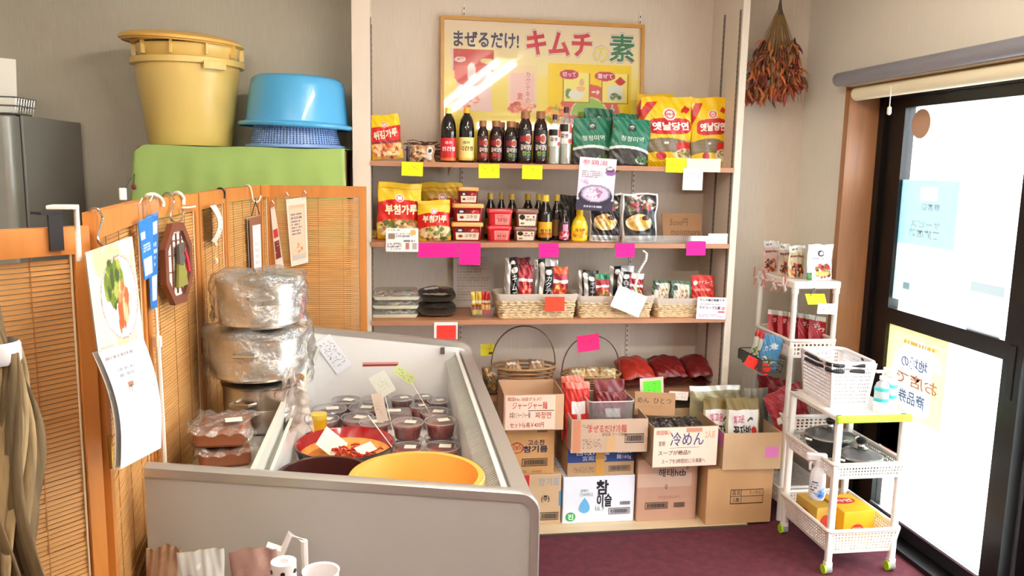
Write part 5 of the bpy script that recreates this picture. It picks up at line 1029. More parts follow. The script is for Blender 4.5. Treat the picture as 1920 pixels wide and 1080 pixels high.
tp_('white and green vegetable packet with red top in the middle of the wire tray', 3.50, .05, .15, (230, 230, 222), GRN, '', 2)
tp_('blue clam soup packet leaning in the wire tray', 3.42, .085, .155, (70, 140, 190), lambda pc: pc.ell(.62, .68, .14, .1, (200, 226, 236)).food(.5, .2, .4, .16, [(200, 190, 160), (120, 100, 70), (90, 110, 60), (240, 236, 220)], 50, .08, 4), 'カンセ', 3)
for k in range(2):
    a = atY(1404 + 24 * k, 678 + 12 * k, 3.40); o, s = board('price_tag', .052, .05, .0012, Pic(.05, .05, (255, 58, 48), .004), PAPER, None, a - Vector((0, 0, .025)), (0, R(26), R(-18))); tag(o, ('red price tag on the wire tray, the one farther from the cart', 'red price tag on the wire tray, the one closer to the cart')[k], 'price tag', 'neon price tags')
# goods on the cart
BX0, BX1, BY0, BY1 = 1.745, 1.935, 2.93, 3.215
def wbasket(t, hx_, hy_, z0, h):
    mb = MB(); H = h; f_ = lambda v: .018 * (1 - v / H)
    W, D = 2 * hx_, 2 * hy_
    for q in (perf(W, H, 18, 10, lambda u, v, tt: (-hx_ + f_(v) + u * (W - 2 * f_(v)) / W, -hy_ + f_(v) + tt, z0 + v), .5, .002, .016), perf(W, H, 18, 10, lambda u, v, tt: (-hx_ + f_(v) + u * (W - 2 * f_(v)) / W, hy_ - f_(v) - tt, z0 + v), .5, .002, .016),
              perf(D, H, 24, 10, lambda u, v, tt: (-hx_ + f_(v) + tt, -hy_ + f_(v) + u * (D - 2 * f_(v)) / D, z0 + v), .5, .002, .016), perf(D, H, 24, 10, lambda u, v, tt: (hx_ - f_(v) - tt, -hy_ + f_(v) + u * (D - 2 * f_(v)) / D, z0 + v), .5, .002, .016)): mb.add(q.v, q.f)
    mb.box(-hx_ + .018, -hy_ + .018, z0, hx_ - .018, hy_ - .018, z0 + .004); return mb
SB = mat('basket_white', (246, 240, 240), .35)
t = thing('shopping_basket', 'white slotted shopping basket with two black handles on top of the cart', 'basket', ((BX0 + BX1) / 2, (BY0 + BY1) / 2, CZ + .001), R(-3))
bw, bd, bh = (BX1 - BX0) / 2, (BY1 - BY0) / 2, .186
wbasket(t, bw, bd, 0, bh).build('slotted_body', SB, t)
MB().tube([(a, b, bh) for a, b in rrect(-bw, -bd, bw, bd, .04, 5)], .008, 8, closed=True).build('rim', SB, t, True)
BK = mat('handle_black', (34, 30, 34), .4)
for z in (bh - .006, bh - .030):
    k = 1.07
    MB().tube([(bw * .4, -bd * k, z)] + [(a, b, z) for a, b in rrect(-bw * k, -bd * k, bw * k, bd * k, .05, 5)[12:18]] + [(-bw * k, -bd * .2, z), (-bw * k, bd * .5, z)], .0078, 8).build('handle', BK, t, True)
    MB().tube([(bw * .95, bd * -.3, z), (bw * 1.06, bd * -.1, z), (bw * 1.06, bd * .2, z)], .0078, 8).build('handle', BK, t, True)
TEAL = mat('teal_band', (70, 200, 205), .4); HALF = clear('milky_bottle', (250, 250, 252), .45, .1, .06, body=(250, 250, 252))
for k, (x_, y_, lab) in enumerate(((1.93, 2.885, 'translucent pump bottle with teal bands in front of the shopping basket'), (1.995, 2.93, 'translucent pump bottle with teal bands at the door side of the cart top'))):
    t = thing('pump_bottle', lab, 'bottle', (x_, y_, CZ + .001), 0, 'pump bottles on the cart')
    MB().lathe([(0, 0), (.026, 0), (.028, .004), (.028, .10), (.022, .118), (.010, .126), (.010, .135)], 20).build('body', HALF, t, True)
    for z in (.045, .088): MB().lathe([(.0286, z), (.0288, z + .002), (.0288, z + .012), (.0286, z + .014)], 20).build('teal_band', TEAL, t, True)
    MB().lathe([(.013, .132), (.013, .146), (.005, .148), (.005, .162), (0, .162)], 14).build('collar', SB, t, True)
    MB().rbox(-.034, -.008, .160, .010, .008, .170, .004).build('pump_head', SB, t, True)
BLKP = mat('enamel_black', (30, 28, 28), .25); LIDG = clear('lid_glass', (236, 232, 228), .12, .04, .12)
def pan(label, x, y, z, r, h):
    t = thing('lidded_pan', label, 'pan', (x, y, z), 0, 'lidded pans on the cart')
    MB().lathe([(0, 0), (r * .75, 0), (r * .97, h * .5), (r, h), (r * .97, h), (r * .73, .006), (0, .006)], 32).build('pan_body', BLKP, t, True)
    MB().lathe([(r * 1.02, h), (r * .98, h + .01), (r * .7, h + .024), (r * .2, h + .034), (0, h + .034)], 32).build('glass_lid', LIDG, t, True)
    MB().lathe([(r * 1.0, h - .003), (r * 1.04, h), (r * 1.04, h + .006), (r * .98, h + .008)], 32).build('lid_rim', STEEL, t, True)
    MB().lathe([(.028, h + .033), (.03, h + .036), (.014, h + .042), (.012, h + .05)], 16).build('knob_base', STEEL, t, True)
    MB().lathe([(.013, h + .05), (.02, h + .058), (.021, h + .07), (.012, h + .076), (0, h + .077)], 16).build('knob', BLKP, t, True)
    for s_ in (-1, 1): MB().tube([(s_ * r, -.03, h - .008), (s_ * (r + .02), -.022, h - .004), (s_ * (r + .02), .022, h - .004), (s_ * r, .03, h - .008)], .006, 6).build('side_handle', STEEL, t, True)
pan('black pan with a glass lid at the rear of the middle cart tier', 1.868, 3.13, .404, .098, .075)
pan('black pan with a domed glass lid at the front of the middle cart tier', 1.90, 2.945, .404, .085, .05)
t = thing('snack_box', 'yellow snack box with red ovals standing in the bottom cart tier', 'box', (1.915, 3.0, .089), R(2)); MB().rbox(-.07, -.06, 0, .07, .12, .125, .003).build('box', mat('box_yellow', (240, 178, 30), .45), t)
s = lambda u, v: ((u - .5) * .14, -.06, v * .125)
ringmark(t, s, .45, .38, .2, .18, (206, 50, 34), .99); letter(t, '맛있는', s, .3, .38, .6, .46, (246, 220, 160), .02); letter(t, '라면', s, .32, .27, .58, .36, (246, 220, 160), .02)
MB().lathe([(0, 0), (.05, 0), (.05, .0012), (0, .0012)], 24, sx=1.1, sy=.6).build('printed_oval', mat('box_red', (200, 34, 40), .5), t, False, (-.01, .05, .125)); st = lambda u, v: (-.05 + u * .085, .035 + v * .03, .1268)
meshobj('lettering', [(-.045 + a * .075, .034 + b * .03, .1272) for a, b in glyphs('라면', .03)[0]], glyphs('라면', .03)[1], mat('ink_250_230_200', (250, 230, 200)), t)
t = thing('snack_box', 'brown and yellow snack box at the outer rear of the bottom cart tier', 'box', (1.795, 3.08, .089), R(4)); MB().rbox(-.04, -.08, 0, .04, .08, .12, .003).build('box', mat('box_ochre', (200, 156, 60), .5), t)
s = lambda u, v: ((u - .5) * .08, -.08, v * .12); ringmark(t, s, .5, .45, .3, .28, (200, 60, 40), .99); s2 = lambda u, v: (-.04, .08 - u * .16, v * .12)
meshobj('printed_oval', [(-.0408, .0 + .04 * math.cos(a), .055 + .03 * math.sin(a)) for a in [2 * math.pi * k / 20 for k in range(20)]], [tuple(reversed(range(20)))], MATS['ink_200_60_40'], t)
t = thing('spray_bottle', 'white spray bottle hooked on the rim of the middle cart tier', 'spray bottle', (1.712, 2.93, .33), R(-20))
MB().lathe([(0, -.045), (.028, -.045), (.031, -.04), (.031, .05), (.026, .075), (.014, .09), (.013, .10)], 22).build('body', mat('spray_body', (240, 240, 244), .3), t, True)
pc = Pic(.19, .08, (238, 240, 246), .003); pc.lines(.32, .2, .5, .9, 5, (90, 90, 110), 3).food(.58, .25, .1, .2, [(90, 150, 220), (150, 190, 240), (60, 110, 200)], 30, .05, 3); lathe_label(t, .0315, -.035, .045, pc, GLOSSP)
MB().lathe([(.016, .095), (.016, .118), (.012, .12)], 16).build('collar', SB, t, True); MB().rbox(-.05, -.013, .116, .03, .013, .145, .008).build('trigger_head', SB, t, True); MB().tube([(-.02, 0, .12), (-.034, 0, .10), (-.032, 0, .075)], .006, 6).build('trigger', SB, t, True)

# ------------------------------------------------------------------ roller shade over the door
sh = thing('roller_shade', 'cream roller shade wound up under a long grey valance bar over the door', 'shade', (2.02, 2.4, 1.98))
MB().loft([[(-.035 + .03 * math.cos(a), y, .028 + .03 * math.sin(a)) for a in [2 * math.pi * k / 20 for k in range(20)]] for y in (1.08, 1.085, -1.3)]).build('valance_bar', mat('valance_grey', (150, 150, 160), .45, .3), sh, True)
MB().box(-.03, -1.3, -.006, .05, 1.05, .004).build('head_rail', mat('rail_cream', (206, 196, 170), .4), sh)
MB().tube([(.02, 1.02, -.038), (.02, .0, -.038)], .029, 16).build('shade_roll', mat('shade_cream', (250, 240, 208), .6), sh, True)
MB().rbox(-.012, -.07, -.068, .05, .0, .0, .012).build('end_bracket', mat('bracket_ivory', (252, 246, 226), .4), sh, True)
MB().tube([(-.012, .72, -.03), (-.012, .72, -.11)], .002, 6).build('pull_cord', SB, sh, True); MB().lathe([(.002, 0), (.008, -.006), (.009, -.03), (.004, -.036), (0, -.036)], 12).build('pull_knob', MATS['bracket_ivory'], sh, True, (-.012, .72, -.11))
# ------------------------------------------------------------------ sheets on the door glass (seen from behind)
def sheetmat(name):
    m = bpy.data.materials.new(name); m.use_nodes = True; nt = m.node_tree; nt.nodes.clear(); out = nt.nodes.new('ShaderNodeOutputMaterial')
    a = nt.nodes.new('ShaderNodeAttribute'); a.attribute_name = 'print'; d_ = nt.nodes.new('ShaderNodeBsdfDiffuse'); tr = nt.nodes.new('ShaderNodeBsdfTranslucent'); mx = nt.nodes.new('ShaderNodeMixShader'); mx.inputs[0].default_value = .5
    nt.links.new(a.outputs['Color'], d_.inputs[0]); nt.links.new(a.outputs['Color'], tr.inputs[0]); nt.links.new(d_.outputs[0], mx.inputs[1]); nt.links.new(tr.outputs[0], mx.inputs[2]); nt.links.new(mx.outputs[0], out.inputs[0]); return m
SHEET = sheetmat('backlit_sheet')
def gsheet(label, xl, xr, yt, yb, base, draw, texts, cat='poster', name='door_poster'):
    X = DX0 + .0175; a = atX(xl, (yt + yb) / 2, X); b = atX(xr, (yt + yb) / 2, X); zt = atX((xl + xr) / 2, yt, X).z; zb = atX((xl + xr) / 2, yb, X).z
    W, H = a.y - b.y, zt - zb; pc = Pic(W, H, base, .005, 80); draw(pc)
    o, s = board(name, W, H, .001, pc, SHEET, None, (X, (a.y + b.y) / 2, zb), (0, 0, R(-90))); tag(o, label, cat)
    for tx in texts: letter(o, tx[0], s, tx[2], tx[1] if False else tx[3], tx[1], tx[4], tx[5], bold=.02, off=.0008)   # u0 > u1 mirrors the print
    return o
gsheet('blue sale poster stuck on the upper door pane, seen from behind', 1681, 1789, 338, 575, (168, 216, 242), lambda pc: pc.rect(0, 0, 1, .48, (214, 238, 248)).rect(.04, .26, .42, .46, (228, 232, 236)).rect(.46, .26, .92, .46, (220, 228, 232)).rect(.04, .04, .94, .22, (206, 226, 234)).rect(.36, .84, .66, .95, (206, 232, 244)).rect(.2, .1, .32, .16, (120, 140, 150)),
       [('商店街', .4, .72, .76, .82, (224, 240, 246)), ('サービス', .24, .76, .62, .68, (224, 240, 246)), ('実施店舗', .22, .76, .54, .61, (224, 240, 246))])
gsheet('yellow and pale blue coupon poster on the lower door pane, seen from behind', 1655, 1770, 604, 868, (252, 244, 176), lambda pc: pc.ell(.55, .6, .42, .27, (244, 246, 244)).rect(0, .1, 1, .3, (200, 230, 246)).rect(0, 0, 1, .1, (236, 240, 220)).lines(.3, .82, .9, .88, 1, (200, 150, 80), 3).rect(.8, .34, 1, .7, (250, 240, 170)),
       [('地域の', .28, .72, .66, .75, (110, 130, 180)), ('お店で', .22, .9, .53, .63, (240, 170, 130)), ('商品券', .28, .72, .40, .50, (110, 140, 190))])
gsheet('pale notice sheet behind the cart on the lower door pane', 1645, 1690, 760, 890, (176, 222, 226), lambda pc: pc.rect(.2, .3, .8, .45, (226, 130, 120)).lines(.1, .55, .9, .9, 3, (140, 190, 200), 3).rect(0, 0, 1, .25, (230, 236, 226)), [], 'notice', 'door_notice')
gsheet('plain pale grey sheet low on the upper door pane', 1815, 1880, 532, 632, (206, 206, 212), lambda pc: pc.rect(0, .8, 1, 1, (170, 180, 186)), [], 'notice', 'door_notice')
t = thing('wall_switch', 'ivory switch plate on the wall beside the wooden door jamb', 'switch', (XR - .001, atX(1568, 450, XR).y, atX(1568, 450, XR).z)); MB().rbox(-.006, -.022, -.055, 0, .022, .055, .004).build('plate', mat('switch_ivory', (226, 216, 190), .4), t); MB().rbox(-.009, -.008, -.02, -.005, .008, .02, .002).build('rocker', mat('rocker_ivory', (214, 204, 178), .4), t)
t = tag(MB().lathe([(0, -.001), (.062, -.001), (.062, .001), (0, .001)], 32).build('round_sticker', mat('sticker_tan', (206, 166, 140), .6), None, False, atX(1727, 232, DX0 + .018), (0, R(90), 0)), 'round tan sticker near the top of the upper door pane', 'sticker')
# ------------------------------------------------------------------ bunch of dried chillies in the corner
top = atY(1463, 8, 3.74)
cb = thing('dried_chilli_bunch', 'large bunch of dried red chillies hanging upside down in the corner', 'dried chillies', top)
g = random.Random(11); STM = mat('stem_straw', (150, 116, 72), .85, var=.2, vs=40)
cols_ = [mat('chilli_a', (150, 58, 36), .5), mat('chilli_b', (186, 98, 46), .5), mat('chilli_c', (104, 32, 28), .5), mat('chilli_d', (186, 110, 54), .5), mat('chilli_e', (120, 84, 50), .6)]
protos = []
for m_ in cols_:
    for b_ in (.006, -.01):
        n = 7; me = MB().tube([(b_ * math.sin(q / n * 3), 0, -.052 * q / n) for q in range(n + 1)], [.0022, .0046, .0052, .0048, .004, .0032, .002, .0006], 6)
        me_ = bpy.data.meshes.new('chilli'); me_.from_pydata(me.v, [], me.f); me_.materials.append(m_); me_.polygons.foreach_set('use_smooth', [True] * len(me_.polygons)); protos.append(me_)
HB = top.z - atY(1463, 205, 3.74).z
MB().tube([(0, 0, .03), (0, 0, -.01), (.002, 0, -.05)], [.003, .009, .013], 8).build('tied_stems', mat('stem_tie', (90, 82, 66), .8), cb, True)
MB().tube([(0, 0, .13), (0, 0, .02)], .0015, 5).build('hanging_wire', WD, cb, True)
def wid(q): return .02 + .135 * min(1, q / .75) ** .85
for k in range(60):
    a = g.uniform(0, 6.283); q1 = g.uniform(.55, .95); r_ = wid(q1) * math.sqrt(g.random()); ex, ey = r_ * math.cos(a), r_ * .42 * math.sin(a)
    MB().tube([(ex * .06, ey * .06, -.02), (ex * .45 + g.uniform(-.008, .008), ey * .4, -HB * q1 * .4), (ex * .85, ey * .85, -HB * q1 * .75), (ex, ey, -HB * q1)], [.0022, .002, .0016, .001], 4).build('stem', STM, cb, True)
for k in range(290):
    q = .30 + .58 * g.random() ** .62; a = g.uniform(0, 6.283); r_ = wid(q) * (.35 + .65 * math.sqrt(g.random())); low = .9 - .22 * abs(math.cos(a)) * (math.cos(a) > 0)
    z = -HB * min(q, low)
    o = bpy.data.objects.new('chilli', g.choice(protos[4:]) if q < .5 else g.choice(protos)); col.objects.link(o); o.parent = cb
    o.location = (r_ * math.cos(a) - .01 * (q > .8), r_ * .42 * math.sin(a), z); o.rotation_euler = (g.uniform(-.6, .6) - .4 * math.sin(a), g.uniform(-.7, .7) - .3 * math.cos(a), g.uniform(0, 6.28)); sc_ = g.uniform(.8, 1.25); o.scale = (sc_ * 1.45, sc_ * 1.45, sc_ * 1.2)

# ------------------------------------------------------------------ folding bamboo screen
SCW = wood('screen_wood', (214, 138, 66), .82, (10, 10, 1.5), .4); SLATM = wood('bamboo_slat', (222, 166, 100), .76, (3, 30, 60), .5)
THREAD = mat('blind_thread', (176, 118, 64), .8); CORDW = mat('cord_edge', (236, 222, 190), .8)
HP = [(-.77, 1.15), (-.500, 1.452), (-.552, 1.90), (-.528, 2.33), (-.538, 2.75), (-.490, 3.16), (-.470, 3.262), (-.088, 3.245)]
def panel_frame(k):
    a, b = Vector(HP[k]), Vector(HP[k + 1]); d_ = (b - a).normalized(); return a, b, d_, Vector((d_.y, -d_.x))
def onpanel(k, x, y, off=.0):
    """point of the screen's panel k (moved off towards the shop) under a picture position"""
    a, b, d_, n_ = panel_frame(k); o = a + n_ * off; r_ = _ray(x, y); t_ = (Vector((o.x, o.y, 0)) - Vector((CAM.x, CAM.y, 0))).dot(Vector((n_.x, n_.y, 0))) / Vector((r_.x, r_.y, 0)).dot(Vector((n_.x, n_.y, 0))); return CAM + r_ * t_
scr = thing('folding_screen', 'folding screen of orange brown wood frames filled with bamboo slat blinds', 'screen', (HP[3][0], HP[3][1], 0)); SO = Vector((HP[3][0], HP[3][1]))
slatn = 0; SME = {}
for k in range(len(HP) - 1):
    a, b, d_, n_ = panel_frame(k); L = (b - a).length; ang = math.atan2(d_.y, d_.x); top_ = 1.487 if k == 0 else 1.508
    M_ = Matrix.Translation((a.x - SO.x, a.y - SO.y, 0)) @ Matrix.Rotation(ang, 4, 'Z')
    e = .006; sw_ = .026 if L > .2 else .016; th = .011
    fr_ = MB().box(e, -th, 0, e + sw_, th, top_).box(L - e - sw_, -th, 0, L - e, th, top_).box(e + sw_, -th, top_ - .045, L - e - sw_, th, top_).box(e + sw_, -th, .04, L - e - sw_, th, .09)
    pf = fr_.build('panel_frame', SCW, scr); pf.matrix_local = M_
    for hz in (.35, 1.06):
        hg = MB().tube([(0, -th - .003, hz), (0, -th - .003, hz + .06)], .004, 6).build('hinge', mat('brass', (200, 160, 80), .35, .9), pf, True)
    x0, x1, z0, z1 = e + sw_ + .0005, L - e - sw_ - .0005, .0905, top_ - .0453; n = int((z1 - z0) / .0082)
    own = k < 2; rest = MB()
    for q in range(n - 1, -1, -1):
        z = z0 + q * .0082; jit = RNG.uniform(-.0006, .0006)
        if own and slatn < 300 and (k == 0 or q > n * .28):
            if k not in SME:
                me = bpy.data.meshes.new('slat'); mb = MB().box(x0, -.0018, 0, x1, .0012, .0066); me.from_pydata(mb.v, [], mb.f); me.materials.append(SLATM); SME[k] = me
            o = bpy.data.objects.new('slat', SME[k]); col.objects.link(o); o.parent = pf; o.location = (0, jit * 2, z); slatn += 1
        else: rest.box(x0, -.0018 + jit, z, x1, .0012 + jit, z + .0066)
    if rest.f: tag(rest.build('slat_blind', SLATM, pf), kind='stuff')
    for q in ((.2, .5, .8) if L > .2 else (.5,)): MB().box(x0 + (x1 - x0) * q - .0007, -.003, z0, x0 + (x1 - x0) * q + .0007, -.0018, z1).build('blind_thread', THREAD, pf)
    MB().tube([(x1 - .004, -.005, z0), (x1 - .004, -.005, z1)], .0018, 5).build('edge_cord', CORDW, pf, True)
# things hung on the screen
HKW = mat('hook_white', (246, 240, 230), .4)
def hook(label, pts, k, r, m, offs, name='hook', group='hooks on the folding screen'):
    P = [onpanel(k, x, y, o) for (x, y), o in zip(pts, offs)]; sm = []
    for i in range(len(P) - 1):
        for q in range(5):
            p0, p1, p2, p3 = P[max(i - 1, 0)], P[i], P[i + 1], P[min(i + 2, len(P) - 1)]; u = q / 5
            sm.append(.5 * (2 * p1 + (p2 - p0) * u + (2 * p0 - 5 * p1 + 4 * p2 - p3) * u * u + (3 * p1 - p0 - 3 * p2 + p3) * u ** 3))
    sm.append(P[-1]); return tag(MB().tube(sm, r, 8).build(name, m, None, True), label, 'hook', group)
hook('steel S hook on the screen carrying the calendar', [(166, 398), (172, 391), (183, 392), (191, 404), (191, 416), (184, 440), (184, 452), (192, 460)], 1, .0022, STEEL, [-.012, 0, .016, .018, .018, .018, .018, .02])
hook('steel S hook on the screen carrying the octagonal ornament', [(305, 368), (311, 362), (320, 364), (326, 378), (320, 402), (322, 413), (333, 416), (342, 408), (343, 395), (340, 391)], 2, .0026, STEEL, [-.012, .0, .016] + [.02] * 7)
hook('black hook over the screen top beside the white crescent card', [(405, 357), (411, 353), (418, 355), (421, 362), (421, 372)], 3, .003, BK, [-.014, .0, .016, .018, .018])
hook('white bent hook over the screen top carrying the framed hanging picture', [(457, 352), (462, 347), (469, 350), (472, 362), (474, 374), (479, 379), (486, 376), (489, 367)], 4, .003, HKW, [-.014, .0, .016, .018, .018, .018, .02, .02])
hook('white loop hook on the screen top beside the blue leaflets', [(272, 374), (276, 366), (288, 364), (300, 370), (306, 380), (306, 388)], 2, .004, HKW, [-.012, 0, .012, .016, .018, .018])
hook('white loop hook on the screen top beside the steel S hook', [(324, 366), (330, 361), (338, 363), (344, 372), (344, 384)], 2, .0045, HKW, [-.012, 0, .014, .016, .016])
hook('white bar hook across the screen post near the ornament', [(342, 389), (352, 389), (366, 387)], 2, .0025, HKW, [.016, .018, .02])
t = thing('flat_hook', 'wide flat white hook bent over the screen top by the black strap', 'hook', onpanel(1, 146, 436, .016), group='hooks on the folding screen'); a, b, d_, n_ = panel_frame(1); t.rotation_euler = (0, 0, math.atan2(d_.y, d_.x))
MB().rbox(-.008, -.003, -.044, .006, .003, .042, .003).build('blade', HKW, t, True); MB().rbox(-.03, -.003, .036, .006, .034, .042, .002).build('bridge', HKW, t, True)
t = thing('black_strap', 'black strap looped over the screen top at a post', 'strap', onpanel(0, 104, 435, .014), group='hooks on the folding screen'); a, b, d_, n_ = panel_frame(0); t.rotation_euler = (0, 0, math.atan2(d_.y, d_.x))
MB().box(-.011, -.003, -.03, .011, .001, .03).build('strap_front', mat('strap_black', (34, 30, 34), .7), t); MB().box(-.022, -.003, .028, .011, .03, .032).build('strap_top', MATS['strap_black'], t)
def hung(name, label, cat, corners, k, off, base, draw, m=PAPER, bulge=0.0, cell=.003, texts=(), t=.0015):
    """sheet hung on screen panel k, given its four picture corners (top left, top right, bottom right, bottom left)"""
    P = [onpanel(k, x, y, o) for (x, y), o in zip(corners, off if isinstance(off, (list, tuple)) else [off] * 4)]
    W = (P[1] - P[0]).length; H = (P[3] - P[0]).length; pc = Pic(W, H, base, cell, 80); draw(pc); a, b, d_, n_ = panel_frame(k); N = Vector((n_.x, n_.y, 0))
    c = sum(P, Vector()) / 4; org = Vector((c.x, c.y, min(p_.z for p_ in P)))
    def s(u, v): return (P[3].lerp(P[2], u)).lerp(P[0].lerp(P[1], u), v) - org + N * (bulge * math.sin(math.pi * v))
    v = [s(i / pc.nx, j / pc.ny) for j in range(pc.ny + 1) for i in range(pc.nx + 1)]; W_ = pc.nx + 1; f = [(j * W_ + i, j * W_ + i + 1, (j + 1) * W_ + i + 1, (j + 1) * W_ + i) for j in range(pc.ny) for i in range(pc.nx)]
    n0 = len(v); v += [p_ - N * t for p_ in v]; f += [tuple(n0 + q for q in reversed(ff)) for ff in f]
    o = meshobj(name, v, f, m, None, True, org, None, np.concatenate([pc.flat(), np.tile(lin((235, 230, 222)), (n0, 1))])); tag(o, label, cat)
    for tx in texts:
        gv, gf, _ = glyphs(tx[0], .0); q = [s(tx[1] + a_ * (tx[3] - tx[1]), tx[2] + b_ * (tx[4] - tx[2])) + N * .0012 for a_, b_ in gv]; meshobj('lettering', q, gf, mat('ink_%d_%d_%d' % tx[5], tx[5], .6), o)
    return o
def salad(pc):
    pc.grad(0, 0, 1, 1, (238, 226, 200), (246, 238, 206)).food(.5, .5, .6, .6, [(250, 244, 226), (240, 226, 196), (246, 236, 160)], 30, .12, 2).ell(.56, .46, .40, .41, (170, 120, 140)).ell(.56, .46, .385, .395, (242, 236, 240)).ell(.56, .46, .33, .33, (250, 246, 248))
    pc.food(.46, .62, .19, .16, [(110, 130, 40), (80, 110, 30), (150, 160, 60), (60, 84, 30), (170, 176, 80)], 90, .05, 3).food(.62, .40, .11, .15, [(214, 120, 70), (226, 150, 100), (190, 90, 50), (236, 190, 150)], 60, .045, 4).food(.52, .26, .05, .10, [(200, 110, 50), (180, 90, 40)], 26, .035, 5).rect(.05, .015, .3, .02, (170, 160, 160))
cal = thing('wall_calendar', 'hanging calendar with a photograph of salad and salmon on a white plate', 'calendar', onpanel(1, 230, 700, .03))
def reparent(o, root):
    wm = o.matrix_world.copy(); bpy.context.view_layer.update(); o.parent = root; o.location = Vector(o.location) - root.location
    for kk in ('label', 'category'):
        if kk in o: del o[kk]
c1 = hung('picture_page', '', '', [(160, 474), (248, 443), (269, 634), (184, 660)], 1, [.028, .028, .05, .05], (246, 238, 214), salad); reparent(c1, cal)
c2 = hung('month_page', '', '', [(184, 661), (269, 634), (302, 840), (226, 880)], 1, [.05, .05, .09, .09], (246, 246, 250), lambda pc: pc.lines(.06, .90, .9, .96, 1, (150, 140, 150), 2).rect(.3, .58, .42, .68, (170, 120, 90)).rect(.32, .60, .38, .66, (60, 50, 50)).rect(.88, .56, .91, .6, (200, 40, 60)).lines(.1, .05, .95, .8, 6, (232, 232, 240), 5).lines(.2, .72, .6, .84, 2, (150, 156, 166), 9), bulge=.012, t=.008); reparent(c2, cal)
hung('blue_leaflet', 'blue printed leaflet clipped to the screen, the longer one behind', 'leaflet', [(275, 405), (297, 396), (295, 575), (283, 580)], 2, .02, (36, 110, 190), lambda pc: pc.rect(.3, .08, .9, .34, (226, 234, 240)).rect(.5, .78, .9, .9, (220, 232, 244)).lines(.3, .42, .9, .7, 4, (190, 214, 236), 3))
hung('blue_leaflet', 'blue printed leaflet with a white box clipped in front on the screen', 'leaflet', [(259, 416), (286, 404), (290, 515), (271, 526)], 2, .045, (38, 122, 204), lambda pc: pc.rect(.12, .06, .8, .34, (240, 238, 246)).rect(.1, .68, .4, .8, (226, 236, 246)).lines(.15, .44, .75, .6, 3, (200, 222, 240), 4))
for k_, (x_, y_) in enumerate(((268, 398), (289, 390))):
    t = thing('clear_clip', ('clear plastic clip holding the front blue leaflet', 'clear plastic clip holding the rear blue leaflet')[k_], 'clip', onpanel(2, x_, y_, .03), .6, 'clear clips on the screen'); MB().prism([(-.012, .02), (.012, .02), (.005, -.018), (-.005, -.018)], -.005, .005, 'y').build('jaw', CLEARP, t); MB().tube([(-.007, 0, .016), (0, 0, .03), (.007, 0, .016)], .0014, 5).build('spring', CHROME, t, True)
pl = thing('extension_pole', 'thin white telescopic pole standing upright before the folding screen', 'pole', (onpanel(2, 303, 720, .026).x, onpanel(2, 303, 720, .026).y, 0))
zp = [onpanel(2, 292, 578, .026), onpanel(2, 296, 640, .026), onpanel(2, 305, 800, .026)]; o_ = pl.location
MB().tube([(zp[0].x - o_.x, zp[0].y - o_.y, zp[0].z), (zp[1].x - o_.x, zp[1].y - o_.y, zp[1].z)], .0035, 8).build('thin_tube', HKW, pl, True)
MB().tube([(zp[1].x - o_.x, zp[1].y - o_.y, zp[1].z), (zp[2].x - o_.x, zp[2].y - o_.y, zp[2].z), (.0, .0, 0)], .006, 8).build('thick_tube', HKW, pl, True); MB().tube([(zp[1].x - o_.x, zp[1].y - o_.y, zp[1].z - .012), (zp[1].x - o_.x, zp[1].y - o_.y, zp[1].z + .012)], .009, 8).build('clamp_collar', HKW, pl, True)
# octagonal ornament with lattice and two little costumes
oc = onpanel(2, 331, 494, .03); a, b, d_, n_ = panel_frame(2)
t = thing('octagonal_ornament', 'brown octagonal lattice ornament with tiny costume figures on the screen', 'ornament', oc, math.atan2(d_.y, d_.x) - .12)
h1_, w1_ = .098, .075
octp = lambda k: [(w1_ * k * math.cos(R(22.5 + 45 * q)) * 1.08, h1_ * k * math.sin(R(22.5 + 45 * q)) * 1.08) for q in range(8)]
mb = MB(); o1, o2 = octp(1.0), octp(.80)
for q in range(8):
    r_ = (q + 1) % 8; mb.add([(o1[q][0], -.008, o1[q][1]), (o1[r_][0], -.008, o1[r_][1]), (o2[r_][0], -.008, o2[r_][1]), (o2[q][0], -.008, o2[q][1]), (o1[q][0], .006, o1[q][1]), (o1[r_][0], .006, o1[r_][1]), (o2[r_][0], .006, o2[r_][1]), (o2[q][0], .006, o2[q][1])], [(0, 1, 2, 3), (7, 6, 5, 4), (0, 4, 5, 1), (2, 6, 7, 3)])
OB = mat('ornament_brown', (120, 66, 44), .5); mb.build('octagon_frame', OB, t); MB().prism(octp(.84), .001, .003, 'y').build('white_backing', mat('paper_white', (246, 240, 232), .8), t)
for q in range(-2, 3): MB().box(q * .024 - .0009, -.003, -h1_ * .74, q * .024 + .0009, .001, h1_ * .74).build('lattice_bar', OB, t)
for z in (-.055, -.018, .022, .056): MB().box(-w1_ * .74, -.0032, z - .0009, w1_ * .74, .001, z + .0009).build('lattice_bar', OB, t)
MB().prism([(-.006, .04), (.01, .042), (.02, .0), (.035, -.055), (-.02, -.058), (-.012, .0)], -.012, -.005, 'y').build('green_skirt', mat('skirt_green', (140, 136, 62), .8), t); MB().prism([(-.014, .045), (.014, .05), (.02, .012), (.008, -.005), (-.012, .0)], -.014, -.006, 'y').build('grey_jacket', mat('jacket_grey', (92, 86, 78), .8), t)
MB().tube([(.016, -.014, .03), (.03, -.014, .005), (.036, -.014, -.022)], .005, 6).build('red_ribbon', mat('ribbon_red', (200, 34, 60), .6), t, True)
o = hung('crescent_card', 'white crescent shaped card with a tassel hung on the screen', 'card', [(394, 386), (405, 384), (405, 456), (396, 452)], 3, [.03, .012, .012, .03], (246, 240, 228), lambda pc: pc.lines(.5, .3, .9, .8, 4, (190, 190, 170), 3), bulge=.02)
